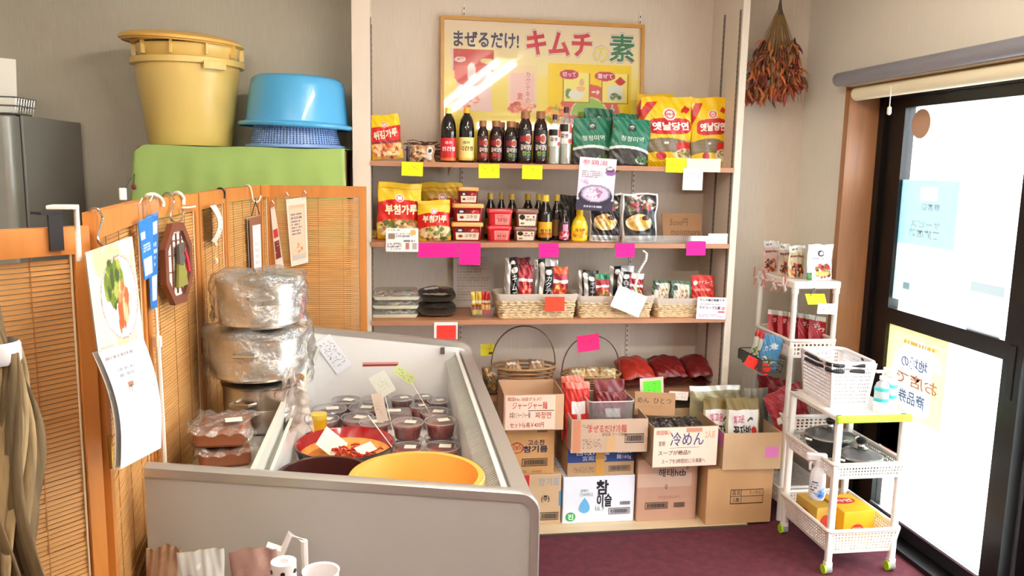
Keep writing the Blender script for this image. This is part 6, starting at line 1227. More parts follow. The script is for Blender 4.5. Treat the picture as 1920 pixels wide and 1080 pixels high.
tz = onpanel(3, 404, 458, .016) - o.location; MB().tube([tz, tz + Vector((0, 0, -.04))], .0012, 5).build('tassel_cord', CORDW, o, True); MB().lathe([(0, .008), (.006, .004), (.007, -.006), (.003, -.012), (0, -.012)], 10).build('tassel_bead', CORDW, o, True, tz + Vector((0, 0, -.048))); MB().lathe([(0, .006), (.005, .003), (.005, -.004), (0, -.008)], 10).build('upper_bead', CORDW, o, True, tz)
o = hung('hanging_picture', 'narrow brown framed picture with a white mount hung by a black cord', 'picture', [(467, 409), (489, 404), (492, 520), (472, 520)], 4, .02, (150, 96, 66), lambda pc: pc.rect(.25, .12, .95, .86, (244, 240, 238)).lines(.4, .2, .85, .6, 4, (214, 210, 214), 2), t=.008)
ap = onpanel(4, 479, 378, .024) - o.location; MB().tube([onpanel(4, 472, 404, .022) - o.location, ap, onpanel(4, 487, 402, .022) - o.location], .0016, 5).build('black_cord', BK, o, True)
hung('menu_strip', 'narrow printed paper strip clipped to the last screen panel', 'menu', [(507, 390), (515, 387), (533, 505), (518, 512)], 6, [.015, .015, .05, .05], (240, 234, 226), lambda pc: pc.rect(.15, .52, .85, .66, (206, 60, 60)).rect(.2, .2, .85, .48, (130, 50, 36)).food(.5, .35, .3, .1, [(200, 90, 60), (240, 180, 140)], 16, .08, 3))
hung('notice_paper', 'cream bordered notice with fruit picture hanging on the last screen panel', 'notice', [(536, 374), (574, 369), (578, 492), (546, 500)], 6, [.012, .012, .02, .02], (250, 240, 228), lambda pc: pc.rect(.1, .08, .9, .9, (236, 200, 170)).rect(.16, .13, .84, .86, (244, 220, 196)).lines(.2, .45, .8, .78, 7, (150, 130, 140), 3).food(.5, .25, .22, .08, [(220, 120, 60), (150, 80, 50), (240, 180, 90)], 20, .05, 4).rect(.16, .08, .84, .16, (210, 206, 200)))
for k_, (x_, y_, l_) in enumerate(((511, 386, 'clear clip holding the narrow menu strip'), (538, 371, 'clear clip at one upper corner of the cream notice'), (571, 367, 'clear clip at the other upper corner of the cream notice'))):
    t = thing('clear_clip', l_, 'clip', onpanel(6, x_, y_, .016), 0, 'clear clips on the screen'); MB().rbox(-.009, -.006, -.014, .009, .006, .012, .004).build('jaw', CLEARP, t); MB().tube([(-.006, -.004, .01), (0, -.008, .022), (.006, -.004, .01)], .0013, 5).build('spring', CHROME, t, True)
# ------------------------------------------------------------------ beyond the screen: fridge, cloth covered cabinet, tubs
FX = -1.337; fz = 1.748
t = thing('refrigerator', 'tall grey refrigerator standing against the grey wall behind the screen', 'refrigerator', (FX - .32, 3.55, 0)); FM = mat('fridge_side', (136, 134, 128), .5, .1, bump=.05, bs=300)
MB().rbox(-.32, -.27, .03, .32, .31, fz, .006).build('cabinet', FM, t, True); MB().rbox(-.322, -.38, .05, .322, -.278, fz - .006, .03, .004, 5).build('door', mat('fridge_door', (160, 160, 154), .35, .3), t, True); MB().box(.30, -.275, .05, .312, -.268, fz).build('gasket', mat('gasket', (34, 34, 38), .6), t)
for x_ in (-.26, .26): MB().lathe([(.02, 0), (.02, .03)], 12, cap0=True, cap1=True).build('foot', mat('foot_black', (30, 30, 30), .6), t, False, (x_, .0, 0))
t = thing('wire_basket', 'small chrome wire basket on top of the refrigerator', 'basket', (FX - .10, 3.32, fz + .001))
for z, k_ in ((.003, .9), (.03, 1), (.06, 1.04)): MB().tube([(a_ * k_, b_ * k_, z) for a_, b_ in rrect(-.1, -.09, .1, .09, .02, 3)], .003, 5, closed=True).build('ring_wire', CHROME, t, True)
for q in range(8): MB().tube([(-.1, -.08 + q * .022, .06), (-.09, -.08 + q * .022, .003), (.09, -.08 + q * .022, .003), (.1, -.08 + q * .022, .06)], .0015, 4).build('cross_wire', CHROME, t, True)
o, s = board('paper_sheaf', .16, .20, .03, Pic(.16, .2, (250, 246, 236), .02), PAPER, None, (FX - .12, 3.32, fz + .008), (0, R(2), R(25))); tag(o, 'white sheaf of paper standing in the wire basket on the refrigerator', 'paper')
cab = thing('storage_cabinet', 'cabinet behind the screen hidden beneath a green cloth', 'cabinet', (-.585, 3.65, 0)); MB().rbox(-.40, -.225, .06, .40, .235, 1.648, .005).build('carcass', wood('cabinet_wood', (150, 112, 80), .8), cab); MB().box(-.40, -.232, .10, -.005, -.226, 1.60).build('door', MATS['cabinet_wood'], cab); MB().box(.005, -.232, .10, .40, -.226, 1.60).build('door', MATS['cabinet_wood'], cab); MB().box(-.38, -.2, 0, .38, .22, .06).build('plinth', MATS['cabinet_wood'], cab)
def cloth(u, v):
    # v: 0 hem in front .. .55 front top edge .. 1 back
    w_ = .415 + .008 * math.sin(v * 9)
    if v < .55:
        q = v / .55; z = 1.20 + .452 * q; y = -.24 - .012 * (1 - q) * (1 + math.sin(u * 23) * .8 + .6 * math.sin(u * 51)) - .004
    else:
        q = (v - .55) / .45; z = 1.652 + .002 * math.sin(u * 14); y = -.244 + .478 * q
    x = (u - .5) * 2 * w_; drop = max(0, .06 - u) / .06
    return (x - .012 * (1 - v), y, z - .035 * drop ** 1.5 * (v >= .5))
mb = MB().grid(cloth, 60, 40); GC = mat('green_cloth', (166, 196, 112), .9, var=.06, vs=5, bump=.15, bs=200); tc_ = mb.build('green_cloth', GC, None, True, (-.585, 3.65, 0)); tag(tc_, 'light green cloth draped over the cabinet top and front', 'cloth')
sm_ = tc_.modifiers.new('thick', 'SOLIDIFY'); sm_.thickness = .002
TT = 1.6555
BIN = mat('bin_yellow', (248, 214, 128), .35, coat=.15); BIN2 = mat('bin_lid_orange', (248, 194, 96), .35, coat=.15)
bx, bw_, _ = spot(268, 435, 150, 3.62, TT); by = 3.645
hb = atY(350, 105, 3.45).z - TT; rb = .158; rt = .212
t = thing('storage_bin', 'large yellow plastic bin with a ribbed rim standing on the green cloth', 'bin', (bx, by, TT), .3, 'nested yellow bins')
MB().lathe([(0, 0), (rb, 0), (rb + .006, .008), (rb + (rt - rb) * .70, hb * .70), (rb + (rt - rb) * .705, hb * .705), (rb + (rt - rb) * .715, hb * .71), (rt - .008, hb * .9), (rt - .008, hb), (rt - .014, hb), (rb, .01), (0, .01)], 40).build('body', BIN, t, True)
MB().lathe([(rt - .008, hb * .93), (rt + .012, hb * .935), (rt + .012, hb), (rt - .008, hb)], 40).build('rim', BIN, t, True)
for a_ in (-1.2, 1.94): MB().loft([[((rt + .010 + dr) * math.cos(a_ + q), (rt + .010 + dr) * math.sin(a_ + q), z) for q in (-.2, -.1, 0, .1, .2)] for z, dr in ((hb * .87, .0), (hb * .87, .014), (hb * .95, .016), (hb * .95, .0))], False, False, False).build('grip', BIN, t)
t = thing('storage_bin', 'second yellow bin nested inside the large one, only its rim showing', 'bin', (bx + .004, by, TT + .055), -.4, 'nested yellow bins'); h2_ = hb
MB().lathe([(0, 0), (rb - .01, 0), (rt - .02, h2_ * .9), (rt - .012, h2_ * .93), (rt - .010, h2_ + .0), (rt - .016, h2_), (rb - .016, .01), (0, .01)], 40).build('body', BIN, t, True); MB().lathe([(rt - .012, h2_ * .93 + .03), (rt + .008, h2_ * .935 + .03), (rt + .008, h2_ + .012), (rt - .012, h2_ + .012)], 40).build('rim', BIN, t, True)
for q in range(10): MB().box(rt - .012, -.003, h2_ * .93 - .02, rt + .006, .003, h2_ * .93 + .03).build('rim_rib', BIN, t, False, None, (0, 0, q * .628))
t = thing('bin_lid', 'orange yellow round lid lying slightly askew on the nested bins', 'lid', (bx - .02, by - .01, TT + .055 + h2_ + .014)); t.rotation_euler = (R(1.5), R(2.0), 0)
MB().lathe([(rt + .018, 0), (rt + .026, .002), (rt + .026, .012), (rt + .008, .024), (rt * .7, .036), (0, .04)], 44).build('dome', BIN2, t, True); MB().lathe([(rt + .018, .0), (rt + .014, -.006), (rt + .01, 0), (0, .002)], 44).build('under_lip', BIN2, t, True)
BLU = mat('tub_blue', (90, 184, 240), .25, coat=.4); BLV = mat('colander_blue', (140, 176, 240), .35)
tx, tw, _ = spot(446, 648, 160, 3.52, TT); tw = min(tw, .42); ty = 3.63
t = thing('colander', 'pale blue perforated plastic colander upside down on the green cloth', 'colander', (tx, ty, TT), 0); zc = .085; r0, r1 = .19, .172
v = []; f = []; n_ = 88; rows = 10
mb = MB()
for i in range(n_):
    for j in range(rows):
        a0, a1 = 2 * math.pi * i / n_, 2 * math.pi * (i + .55) / n_; a2 = 2 * math.pi * (i + 1) / n_; z0_, z1_, z2_ = .012 + j * zc / rows, .012 + (j + .45) * zc / rows, .012 + (j + 1) * zc / rows
        P_ = lambda a_, z_: ((r0 - (r0 - r1) * z_ / .1) * math.cos(a_), (r0 - (r0 - r1) * z_ / .1) * math.sin(a_), z_)
        mb.add([P_(a0, z0_), P_(a1, z0_), P_(a1, z2_), P_(a0, z2_)], [(0, 1, 2, 3)]); mb.add([P_(a1, z0_), P_(a2, z0_), P_(a2, z1_), P_(a1, z1_)], [(0, 1, 2, 3)])
mb.build('perforated_wall', BLV, t); MB().lathe([(r0 + .016, 0), (r0 + .018, .004), (r0 + .016, .012), (r0, .014), (r0 - .002, 0)], 44).build('rim', BLV, t, True); MB().lathe([(r1, .097), (r1 - .01, .1), (0, .1)], 44).build('base', BLV, t, True)
t = thing('round_tub', 'glossy blue round tub turned upside down over the colander', 'tub', (tx + .008, ty, TT + .088)); t.rotation_euler = (0, R(1.6), 0); r2 = tw / 2; ht = .205
MB().lathe([(r2 + .024, -.006), (r2 + .03, -.003), (r2 + .03, .012), (r2 + .008, .016), (r2 + .003, .02), (r2 - .014, ht * .8), (r2 - .022, ht * .93), (r2 - .04, ht), (0, ht)], 52).build('body', BLU, t, True); MB().lathe([(r2 + .03, -.003), (r2 + .034, .002), (r2 + .034, .008), (r2 + .03, .012)], 52).build('rim_bead', BLU, t, True)
pn = thing('hanging_charm', 'tiny red ribbon charm hanging from the cloth edge', 'charm', atY(251, 350, 3.39)); MB().lathe([(0, .012), (.008, .004), (.009, -.006), (0, -.012)], 10).build('ribbon_knot', mat('charm_red', (150, 40, 70), .7), pn, True); MB().tube([(0, 0, .01), (.004, 0, .05)], .0015, 5).build('cord', BK, pn, True)
t = thing('white_clip_hook', 'small white clip at the top of the screen beneath the red charm', 'clip', onpanel(1, 231, 375, .0) + Vector((0, 0, .012)), .4, 'hooks on the folding screen'); MB().rbox(-.007, -.004, -.012, .007, .004, .012, .003).build('jaw', HKW, t, True); MB().tube([(.004, 0, .01), (.012, 0, .024), (.018, 0, .034)], .0007, 5).build('wire', WD, t, True)
# ------------------------------------------------------------------ bundle of dried leaves hanging at the near screen panel
db = atY(5, 660, 1.08); t = thing('dried_leaf_bundle', 'hanging bundle of long dried brown leaves tied with a white band', 'dried leaves', (db.x, 1.08, db.z)); g = random.Random(21)
LM = [mat('leaf_brown_a', (150, 126, 88), .8, var=.4, vs=18, bump=.5, bs=40, stretch=(3, 3, .4)), mat('leaf_brown_b', (112, 92, 62), .8, var=.4, vs=18, bump=.5, bs=40, stretch=(3, 3, .4)), mat('leaf_brown_c', (170, 146, 106), .8, var=.4, vs=18, bump=.5, bs=40, stretch=(3, 3, .4))]
for k in range(14):
    x0 = g.uniform(-.03, .004) if k > 4 else (-.03, -.02, -.008, .0, .006)[k]; y0 = g.uniform(-.02, .03) if k > 4 else (-.03, -.025, -.02, -.015, -.01)[k]; ex = x0 * 1.0 + g.uniform(-.02, .045); L = g.uniform(.42, .58); wv = g.uniform(.016, .03); ph_ = g.uniform(0, 6.28); tw_ = g.uniform(-1.0, 1.0)
    def leaf_(u, v):
        w_ = wv * (math.sin(math.pi * (.08 + .85 * v)) ** .7) * (1 + .18 * math.sin(9 * v + ph_)); a_ = tw_ * v * 2.2 + .5 * math.sin(5 * v + ph_)
        cx_ = x0 + (ex - x0) * v + .008 * math.sin(7 * v + ph_); cy_ = y0 + .012 * math.sin(6 * v + 1.3 * ph_)
        q = (u - .5) * 2; cr = .006 * math.cos(q * 1.4) + .002 * math.sin(u * 14 + 8 * v)
        return (cx_ + q * w_ * math.cos(a_) + cr * math.sin(a_), cy_ + q * w_ * math.sin(a_) - cr * math.cos(a_), -v * L)
    o = MB().grid(leaf_, 10, 26).build('dried_leaf', LM[k % 3], t, True, sharp=None); md = o.modifiers.new('thick', 'SOLIDIFY'); md.thickness = .0025
for k in range(7): MB().tube([(g.uniform(-.02, .002), g.uniform(-.02, .02), .01), (-.02 + g.uniform(-.01, .01), .0, .10), (-.05 + g.uniform(-.01, .01), .0, .2)], [.008, .007, .005], 6).build('stalk', LM[1], t, True)
MB().lathe([(.026, -.014), (.028, -.010), (.028, .010), (.026, .014)], 18, c=(-.008, 0, .0)).build('white_band', mat('band_white', (232, 228, 232), .4), t, True)
MB().tube([(-.05, 0, .2), (-.06, .02, .5), (-.06, .06, .95)], .002, 5).build('hanging_string', CORDW, t, True)

# ------------------------------------------------------------------ open display case
KX1, KXB, KX0 = .312, -.295, -.485       # aisle side, rear of the basin, rear of the case
KY0, KY1 = 1.63, 3.15
KF = .640                                 # basin floor
kc = thing('display_case', 'open refrigerated display case with end panels greyed for shade and steel trim', 'display case', ((KX0 + KX1) / 2, (KY0 + KY1) / 2, 0)); kx, ky = kc.location.x, kc.location.y
PANW = mat('case_panel_shaded', (176, 172, 169), .4, coat=.15); STRIM = mat('trim_steel', (196, 192, 186), .3, .6); GREYP = mat('case_grey', (190, 186, 180), .45)  # shade of the backlit end is put into the panel grey
def ztop(x): return .907 + (.302 - x) * .108
def endpoly(o=0.0):
    r_ = .045 - o; pts = [(KX0, 0), (KX1 - o, 0)]; cx_, cz_ = KX1 - o - r_, ztop(KX1) - o - r_
    pts += [(cx_ + r_ * math.cos(a_), cz_ + r_ * math.sin(a_)) for a_ in [R(84 * q / 7) for q in range(8)]]; pts.append((KX0, ztop(KX0) - o)); return pts
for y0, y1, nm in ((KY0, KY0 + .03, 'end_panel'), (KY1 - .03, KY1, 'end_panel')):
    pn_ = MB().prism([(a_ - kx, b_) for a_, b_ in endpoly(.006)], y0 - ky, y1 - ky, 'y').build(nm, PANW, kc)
    path = [(a_ - kx, (y0 + y1) / 2 - ky, b_) for a_, b_ in endpoly(.006)[1:]]
    mb = MB()
    n = len(path); rings = []
    for i, p_ in enumerate(path):
        q0 = Vector(path[max(0, i - 1)]); q1 = Vector(path[min(n - 1, i + 1)]); tdir = (q1 - q0).normalized(); nr = Vector((tdir.z, 0, -tdir.x)); P_ = Vector(p_)
        rings.append([P_ + nr * (-.010) + Vector((0, -.018, 0)), P_ + nr * .008 + Vector((0, -.018, 0)), P_ + nr * .012 + Vector((0, -.008, 0)), P_ + nr * .012 + Vector((0, .008, 0)), P_ + nr * .008 + Vector((0, .018, 0)), P_ + nr * (-.010) + Vector((0, .018, 0))])
    mb.loft(rings); mb.build('steel_edge', STRIM, pn_, True, sharp=50)
y0, y1 = KY0 + .031 - ky, KY1 - .031 - ky
for ya, yb in ((KY0 + .0301, KY0 + .0309), (KY1 - .0309, KY1 - .0301)): MB().prism([(a_ - kx, max(b_, .5)) for a_, b_ in endpoly(.012)], ya - ky, yb - ky, 'y').build('inner_liner', mat('liner_white', (238, 236, 236), .4), kc)
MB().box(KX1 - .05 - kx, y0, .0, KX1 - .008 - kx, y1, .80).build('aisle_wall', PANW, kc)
MB().box(KX0 - kx, y0, 0, KXB - kx, y1, .86).build('rear_body', GREYP, kc)
MB().box(KXB - kx, y0, KF - .05, KX1 - .05 - kx, y1, KF).build('basin_floor', mat('basin_white', (236, 234, 230), .35), kc)
MB().prism([(KX1 - .090 - kx, KF), (KX1 - .05 - kx, KF), (KX1 - .05 - kx, .858), (KX1 - .090 - kx, .828)], y0, y1, 'y').build('aisle_duct', MATS['basin_white'], kc)
# air grille along the aisle side: every louvre its own bar
gr_ = MB().prism([(KX1 - .098 - kx, .832), (KX1 - .092 - kx, .828), (KX1 - .040 - kx, .862), (KX1 - .046 - kx, .866)], y0, y1, 'y').build('grille_bed', GREYP, kc)
LV = mat('louvre_alu', (214, 214, 208), .35, .5); lm = bpy.data.meshes.new('louvre'); mb = MB().box(0, -.0022, 0, .052, .0022, .005); lm.from_pydata(mb.v, [], mb.f); lm.materials.append(LV)
nL = 110
for q in range(nL):
    o = bpy.data.objects.new('louvre', lm); col.objects.link(o); o.parent = gr_; o.location = (KX1 - .098 - kx, y0 + (q + .5) * (y1 - y0) / nL, .832); o.rotation_euler = (0, -math.atan2(.034, .052), 0)
MB().prism([(KX1 - .042 - kx, .80), (KX1 - kx, .80), (KX1 - kx, .872), (KX1 - .042 - kx, .878)], y0, y1, 'y').build('aisle_bumper', STRIM, kc)
MB().box(KX1 - .062 - kx, y0, .866, KX1 - .050 - kx, y1, .872).build('bumper_lip', mat('lip_white', (244, 242, 238), .3), kc)
p = atX(968, 903, KX1 + .001); tag(MB().box(0, -.012, -.022, .001, .012, .022).build('lime_label', mat('lime_sticker', (206, 240, 40), .5), None, False, p), 'small lime label stuck on the aisle side of the display case', 'label')
# rear guard with price rail
MB().prism([(KXB - .012 - kx, .86), (KXB - kx, .86), (KXB + .012 - kx, .955), (KXB - .0 - kx, .955)], y0, y1, 'y').build('rear_guard', mat('guard_white', (226, 226, 216), .4), kc)
MB().prism([(KXB + .004 - kx, .87), (KXB + .012 - kx, .868), (KXB + .028 - kx, .90), (KXB + .020 - kx, .902)], y0, y1, 'y').build('price_rail', mat('rail_ivory', (210, 210, 196), .35), kc)
MB().box(KXB - kx, y0, KF, KXB + .006 - kx, y1, .86).build('basin_rear', MATS['basin_white'], kc)
MB().box(KX1 - .12 - kx, KY1 - .05 - ky, .868, KX1 - .105 - kx, KY1 - .032 - ky, .892).build('clip', mat('clip_dark', (90, 84, 78), .5), kc)
def fw_s(u, v): return (KXB + u * (KX1 - KXB) - kx, KY1 - .0305 - ky, KF + v * (.30))
mk = patch(kc, lambda u, v: (atY(680 + 67 * u, 683 + 3 * u, KY1 - .031).x - kx, KY1 - .031 - ky, atY(714, 687 - 8 * v, KY1 - .031).z), 0, 0, 1, 1, (232, 150, 140), 'load_limit_mark')
patch(kc, lambda u, v: (atY(680 + 67 * u, 683 + 3 * u, KY1 - .031).x - kx, KY1 - .0312 - ky, atY(714, 686 - 3 * v, KY1 - .031).z), 0, 0, 1, 1, (120, 50, 50), 'load_limit_line')
# cards in the case
o, s, W, H = card('price_card', 'white handwritten list stuck aslant on the far inner wall of the display case', 'price card', 625, 664, 34, 70, KY1 - .035, (244, 244, 252), rz=-34, group='price cards in the case'); scribble(o, s, .12, .1, .9, .9, 6, (80, 80, 90), 31, .0014, H / W)
o, s, W, H = card('price_card', 'pale grey price card standing aslant on a stick above the cups', 'price card', 717, 720, 34, 44, 2.86, (238, 240, 226), rz=-30, group='price cards in the case'); scribble(o, s, .2, .2, .8, .8, 4, (186, 190, 180), 32, .001, H / W)
o, s, W, H = card('price_card', 'pale lime price card standing aslant behind the cups', 'price card', 758, 703, 44, 17, 3.02, (226, 240, 170), rz=38, group='price cards in the case'); scribble(o, s, .1, .15, .9, .85, 2, (120, 130, 90), 33, .001, H / W)
o, s, W, H = card('price_card', 'narrow price card seen nearly edge on among the cups', 'price card', 712, 764, 26, 52, 2.55, (246, 238, 228), rz=-16, yaw=-35, group='price cards in the case'); scribble(o, s, .2, .2, .8, .8, 4, (190, 170, 160), 34, .001, H / W)
for k_, (a_, b_, Y_, zb, l_) in enumerate((((722, 742), (726, 760), 2.86, None, 'thin clear stick holding the pale grey price card'), ((772, 718), (778, 728), 3.02, None, 'thin clear stick holding the pale lime price card'), ((690, 778), (735, 838), 2.30, None, 'thin white stick leaning over the red bowl'))):
    p0, p1 = atY(*a_, Y_), atY(*b_, Y_ - .02); d_ = (p1 - p0).normalized(); e_ = p0 + d_ * ((KF + .003 - p0.z) / d_.z)
    if k_ == 2: e_ = p1
    tag(MB().tube([p0, e_], .0015, 5).build('card_stick', HKW, None, True), l_, 'stick', 'card sticks in the case')
# ------------------------------------------------------------------ kimchi cups
CUPP = clear('cup_plastic', (252, 250, 250), .09, .06, .12); KIM = [mat('kimchi_red', (140, 26, 22), .35, var=.35, vs=60), mat('kimchi_dark', (96, 18, 20), .3, var=.35, vs=60), mat('kimchi_bright', (190, 60, 40), .35, var=.35, vs=60)]; LBL = mat('cup_label', (250, 246, 232), .7)
def cup(label, x, y, z, r, h, km, ang=0.0, fill=.72):
    t = thing('kimchi_cup', label, 'cup', (x, y, z), ang, 'kimchi cups in the display case')
    MB().lathe([(0, .001), (r * .78, .001), (r * .80, .004), (r * .96, h - .006)], 28).build('cup_wall', CUPP, t, True)
    MB().lathe([(0, .003), (r * .765, .003), (r * .79, .006), (r * (.79 + .15 * fill), h * fill), (r * .5, h * fill + .004), (0, h * fill + .003)], 28).build('contents', km, t, True)
    MB().lathe([(r * .95, h - .007), (r * 1.02, h - .007), (r * 1.03, h - .003), (r * 1.0, h), (r * .88, h + .001), (r * .86, h - .003), (0, h - .003)], 32).build('lid', CUPP, t, True)
    MB().tube([(r * 1.01 * math.cos(q * math.pi / 14), r * 1.01 * math.sin(q * math.pi / 14), h - .003) for q in range(28)], .0016, 5, closed=True).build('lid_rim', clear('rim_clear', (250, 250, 250), .45, .1, .1), t, True)
    lw = r * .36; MB().box(-lw + .01, -lw * .8, h - .0015, lw + .01, lw * .8, h - .0005).build('label', LBL, t)
    return t
CL = [(640, 722, 52, 0, 'outermost of the far row by the rear guard'), (693, 727, 50, 0, 'second in the far row from the rear guard'), (762, 737, 42, 0, 'under the lime price card'), (808, 736, 36, 0, 'smallest of the far row'), (846, 738, 40, 0, 'far row beside the air grille'),
      (626, 746, 62, 0, 'behind the yellow jar'), (690, 754, 58, 0, 'below the pale grey card'), (611, 781, 56, 0, 'beside the yellow jar'), (668, 776, 62, 0, 'behind the red bowl'), (796, 761, 36, 0, 'small, in the middle of the case'), (845, 764, 58, 0, 'second row beside the air grille')]
CUPS = []                                  # [x, y, radius, stacked, material, label]
for cx_, cy_, w_, st, lab in CL:
    p = atZ(cx_, cy_, KF + .072); CUPS.append([p.x, p.y, w_ / 2 * (p - CAM).length / F * .95, 0, KIM[1] if cy_ < 760 else KIM[0], lab])
for cx_, cy_, w_, lab in ((727, 788, 60, 'stack behind the red bowl rim'), (790, 788, 60, 'middle stack'), (850, 786, 62, 'stack beside the air grille')):
    p = atZ(cx_, cy_, KF + .118); CUPS.append([p.x, p.y, w_ / 2 * (p - CAM).length / F * .95, 1, KIM[0], lab])
for cx_, cy_, w_, lab in ((775, 834, 62, 'low one behind the orange tub'), (848, 833, 66, 'pale red one behind the orange tub by the grille')):
    p = atZ(cx_, cy_, KF + .07); CUPS.append([p.x, p.y, w_ / 2 * (p - CAM).length / F * .95, 0, KIM[2], lab])
p = atZ(728, 768, KF + .06); FT = [p.x, p.y, .06, 2, None, '']; CUPS.append(FT)
for _ in range(80):                        # nudge neighbours apart until none overlap
    for a in range(len(CUPS)):
        for b in range(a):
            A, B = CUPS[a], CUPS[b]; dx, dy_ = A[0] - B[0], A[1] - B[1]; L = max(1e-5, math.hypot(dx, dy_)); gap = (A[2] + B[2]) * 1.03 + .002 - L
            if gap > 0: A[0] += dx / L * gap / 2; A[1] += dy_ / L * gap / 2; B[0] -= dx / L * gap / 2; B[1] -= dy_ / L * gap / 2
    for A in CUPS: A[0] = min(max(A[0], KXB + .008 + A[2] * 1.04), KX1 - .093 - A[2] * 1.04); A[1] = min(A[1], KY1 - .033 - A[2] * 1.04)
for x_, y_, r_, st, km, lab in CUPS:
    if st == 2: continue
    if st == 0: cup('clear lidded kimchi cup, ' + lab, x_, y_, KF + .001, r_, .067, km, RNG.uniform(-.5, .5))
    else: cup('clear lidded kimchi cup, lower one of the ' + lab, x_, y_, KF + .001, r_, .056, km, RNG.uniform(-.5, .5)); cup('clear lidded kimchi cup, upper one of the ' + lab, x_, y_, KF + .060, r_, .056, km, RNG.uniform(-.5, .5))
t = thing('food_tray', 'rectangular clear lidded tray of red salad among the round cups', 'tray', (FT[0], FT[1], KF + .001)); tray('tray_wall', .115, .08, .055, CUPP, t, 1.12, .012); tray('contents', .105, .072, .04, KIM[0], t, 1.1, .012, .03); MB().rbox(-.06, -.042, .054, .06, .042, .062, .01).build('lid', CUPP, t, True); MB().box(-.03, -.015, .0622, .02, .015, .0630).build('label', LBL, t)
# bowls and tubs
p = atZ(648, 829, .765); rr_ = 89 * (p - CAM).length / F
t = thing('serving_bowl', 'black bowl with a glossy red inside holding radish and chilli salad', 'bowl', (p.x, p.y, KF + .001)); hb_ = .122
MB().lathe([(0, 0), (rr_ * .6, 0), (rr_ * .86, hb_ * .4), (rr_, hb_), (rr_ * .985, hb_ + .003)], 44).build('outer_shell', mat('lacquer_black', (30, 22, 24), .2, coat=.5), t, True); MB().lathe([(rr_ * .985, hb_ + .003), (rr_ * .96, hb_), (rr_ * .83, hb_ * .42), (rr_ * .58, .012), (0, .012)], 44).build('inner_lining', mat('lacquer_red', (168, 22, 24), .15, coat=.5), t, True)
MB().lathe([(0, .082), (rr_ * .80, .078), (rr_ * .90, .092), (rr_ * .93, .094), (rr_ * .90, .075)], 36).build('radish_layer', mat('radish_orange', (240, 168, 84), .45, var=.2, vs=50), t, True)
g = random.Random(4)
for k in range(60):
    a_ = g.uniform(-1.2, 1.0); q = math.sqrt(g.random()) * .07; x_, y_ = .035 + q * math.cos(a_ * 3), -.02 + q * .8 * math.sin(a_ * 3)
    MB().tube([(-.014, 0, 0), (0, .004, .004), (.014, 0, -.002)], [.002, .004, .002], 5).build('chilli_shred', KIM[2] if k % 2 else mat('shred_red', (214, 44, 28), .4), t, True, (x_, y_, .088 + g.uniform(0, .018)), (g.uniform(-.3, .3), g.uniform(-.3, .3), g.uniform(0, 6)))
MB().box(-.028, -.02, 0, .028, .02, .001).build('small_note', LBL, t, False, (.06, -.03, .112), (R(20), R(-10), R(30)))
o, s = board('price_card', .085, .085, .001, Pic(.08, .08, (252, 246, 226), .01), PAPER, None, (p.x - .055, p.y - .02, KF + .10), (R(-62), R(42), R(0))); tag(o, 'square cream price card lying inside the red lined bowl', 'price card', 'price cards in the case'); scribble(o, s, .15, .2, .85, .8, 4, (226, 214, 190), 36, .0012)
p = atZ(572, 890, .815); rr_ = 80 * (p - CAM).length / F; hb_ = .815 - KF - .001
t = thing('storage_tub', 'dark brown empty round tub at the near end of the display case', 'tub', (max(p.x, KXB + rr_ + .012), max(p.y, KY0 + .055 + rr_), KF + .001)); MB().lathe([(0, 0), (rr_ * .8, 0), (rr_ * .97, hb_), (rr_ * 1.03, hb_), (rr_ * 1.03, hb_ + .006), (rr_ * .93, hb_ + .006), (rr_ * .77, .006), (0, .006)], 48).build('tub_wall', mat('tub_brown', (70, 32, 28), .3, coat=.3), t, True); MB().lathe([(rr_ * 1.03, hb_ - .012), (rr_ * 1.045, hb_ - .01), (rr_ * 1.045, hb_ + .003), (rr_ * 1.03, hb_ + .006)], 48).build('rim_bead', MATS['tub_brown'], t, True)
p = atZ(822, 893, .862); rr_ = 117 * (p - CAM).length / F; hb_ = .862 - KF - .001
t = thing('storage_tub', 'large orange yellow round tub at the aisle corner of the display case', 'tub', (min(p.x, KX1 - .118 - rr_ + .02), max(p.y, KY0 + .05 + rr_), KF + .001)); OT = mat('tub_orange', (244, 178, 84), .4, var=.05, vs=10); MB().lathe([(0, 0), (rr_ * .76, 0), (rr_ * .98, hb_), (rr_ * 1.04, hb_), (rr_ * 1.04, hb_ + .006), (rr_ * .95, hb_ + .006), (rr_ * .73, .006), (0, .006)], 52).build('tub_wall', OT, t, True); MB().lathe([(rr_ * 1.04, hb_ - .016), (rr_ * 1.06, hb_ - .012), (rr_ * 1.06, hb_ + .002), (rr_ * 1.04, hb_ + .007)], 52).build('rim_bead', mat('tub_orange_rim', (250, 206, 120), .4), t, True)
def tape_(a0, z0_, w_, h_): 
    q = lambda a_, z_: ((rr_ * (.73 + .22 * z_ / hb_) - .002) * math.cos(a_), (rr_ * (.73 + .22 * z_ / hb_) - .002) * math.sin(a_), z_); MB().grid(lambda u, v: q(a0 + u * w_, z0_ + v * h_), 4, 1, True).build('tape_label', mat('tape_yellow', (250, 196, 60), .4), t)
tape_(.35, .10, .3, .035); tape_(1.5, .09, .3, .03)
p = atZ(680, 880, .74); t = thing('clear_tub', 'clear round tub of pale crackers between the two large tubs', 'tub', (p.x, p.y, KF + .001)); MB().lathe([(0, 0), (.06, 0), (.075, .09)], 28).build('tub_wall', CUPP, t, True); MB().tube([(.075 * math.cos(q * math.pi / 14), .075 * math.sin(q * math.pi / 14), .09) for q in range(28)], .002, 5, closed=True).build('tub_rim', MATS['rim_clear'], t, True); g = random.Random(8)
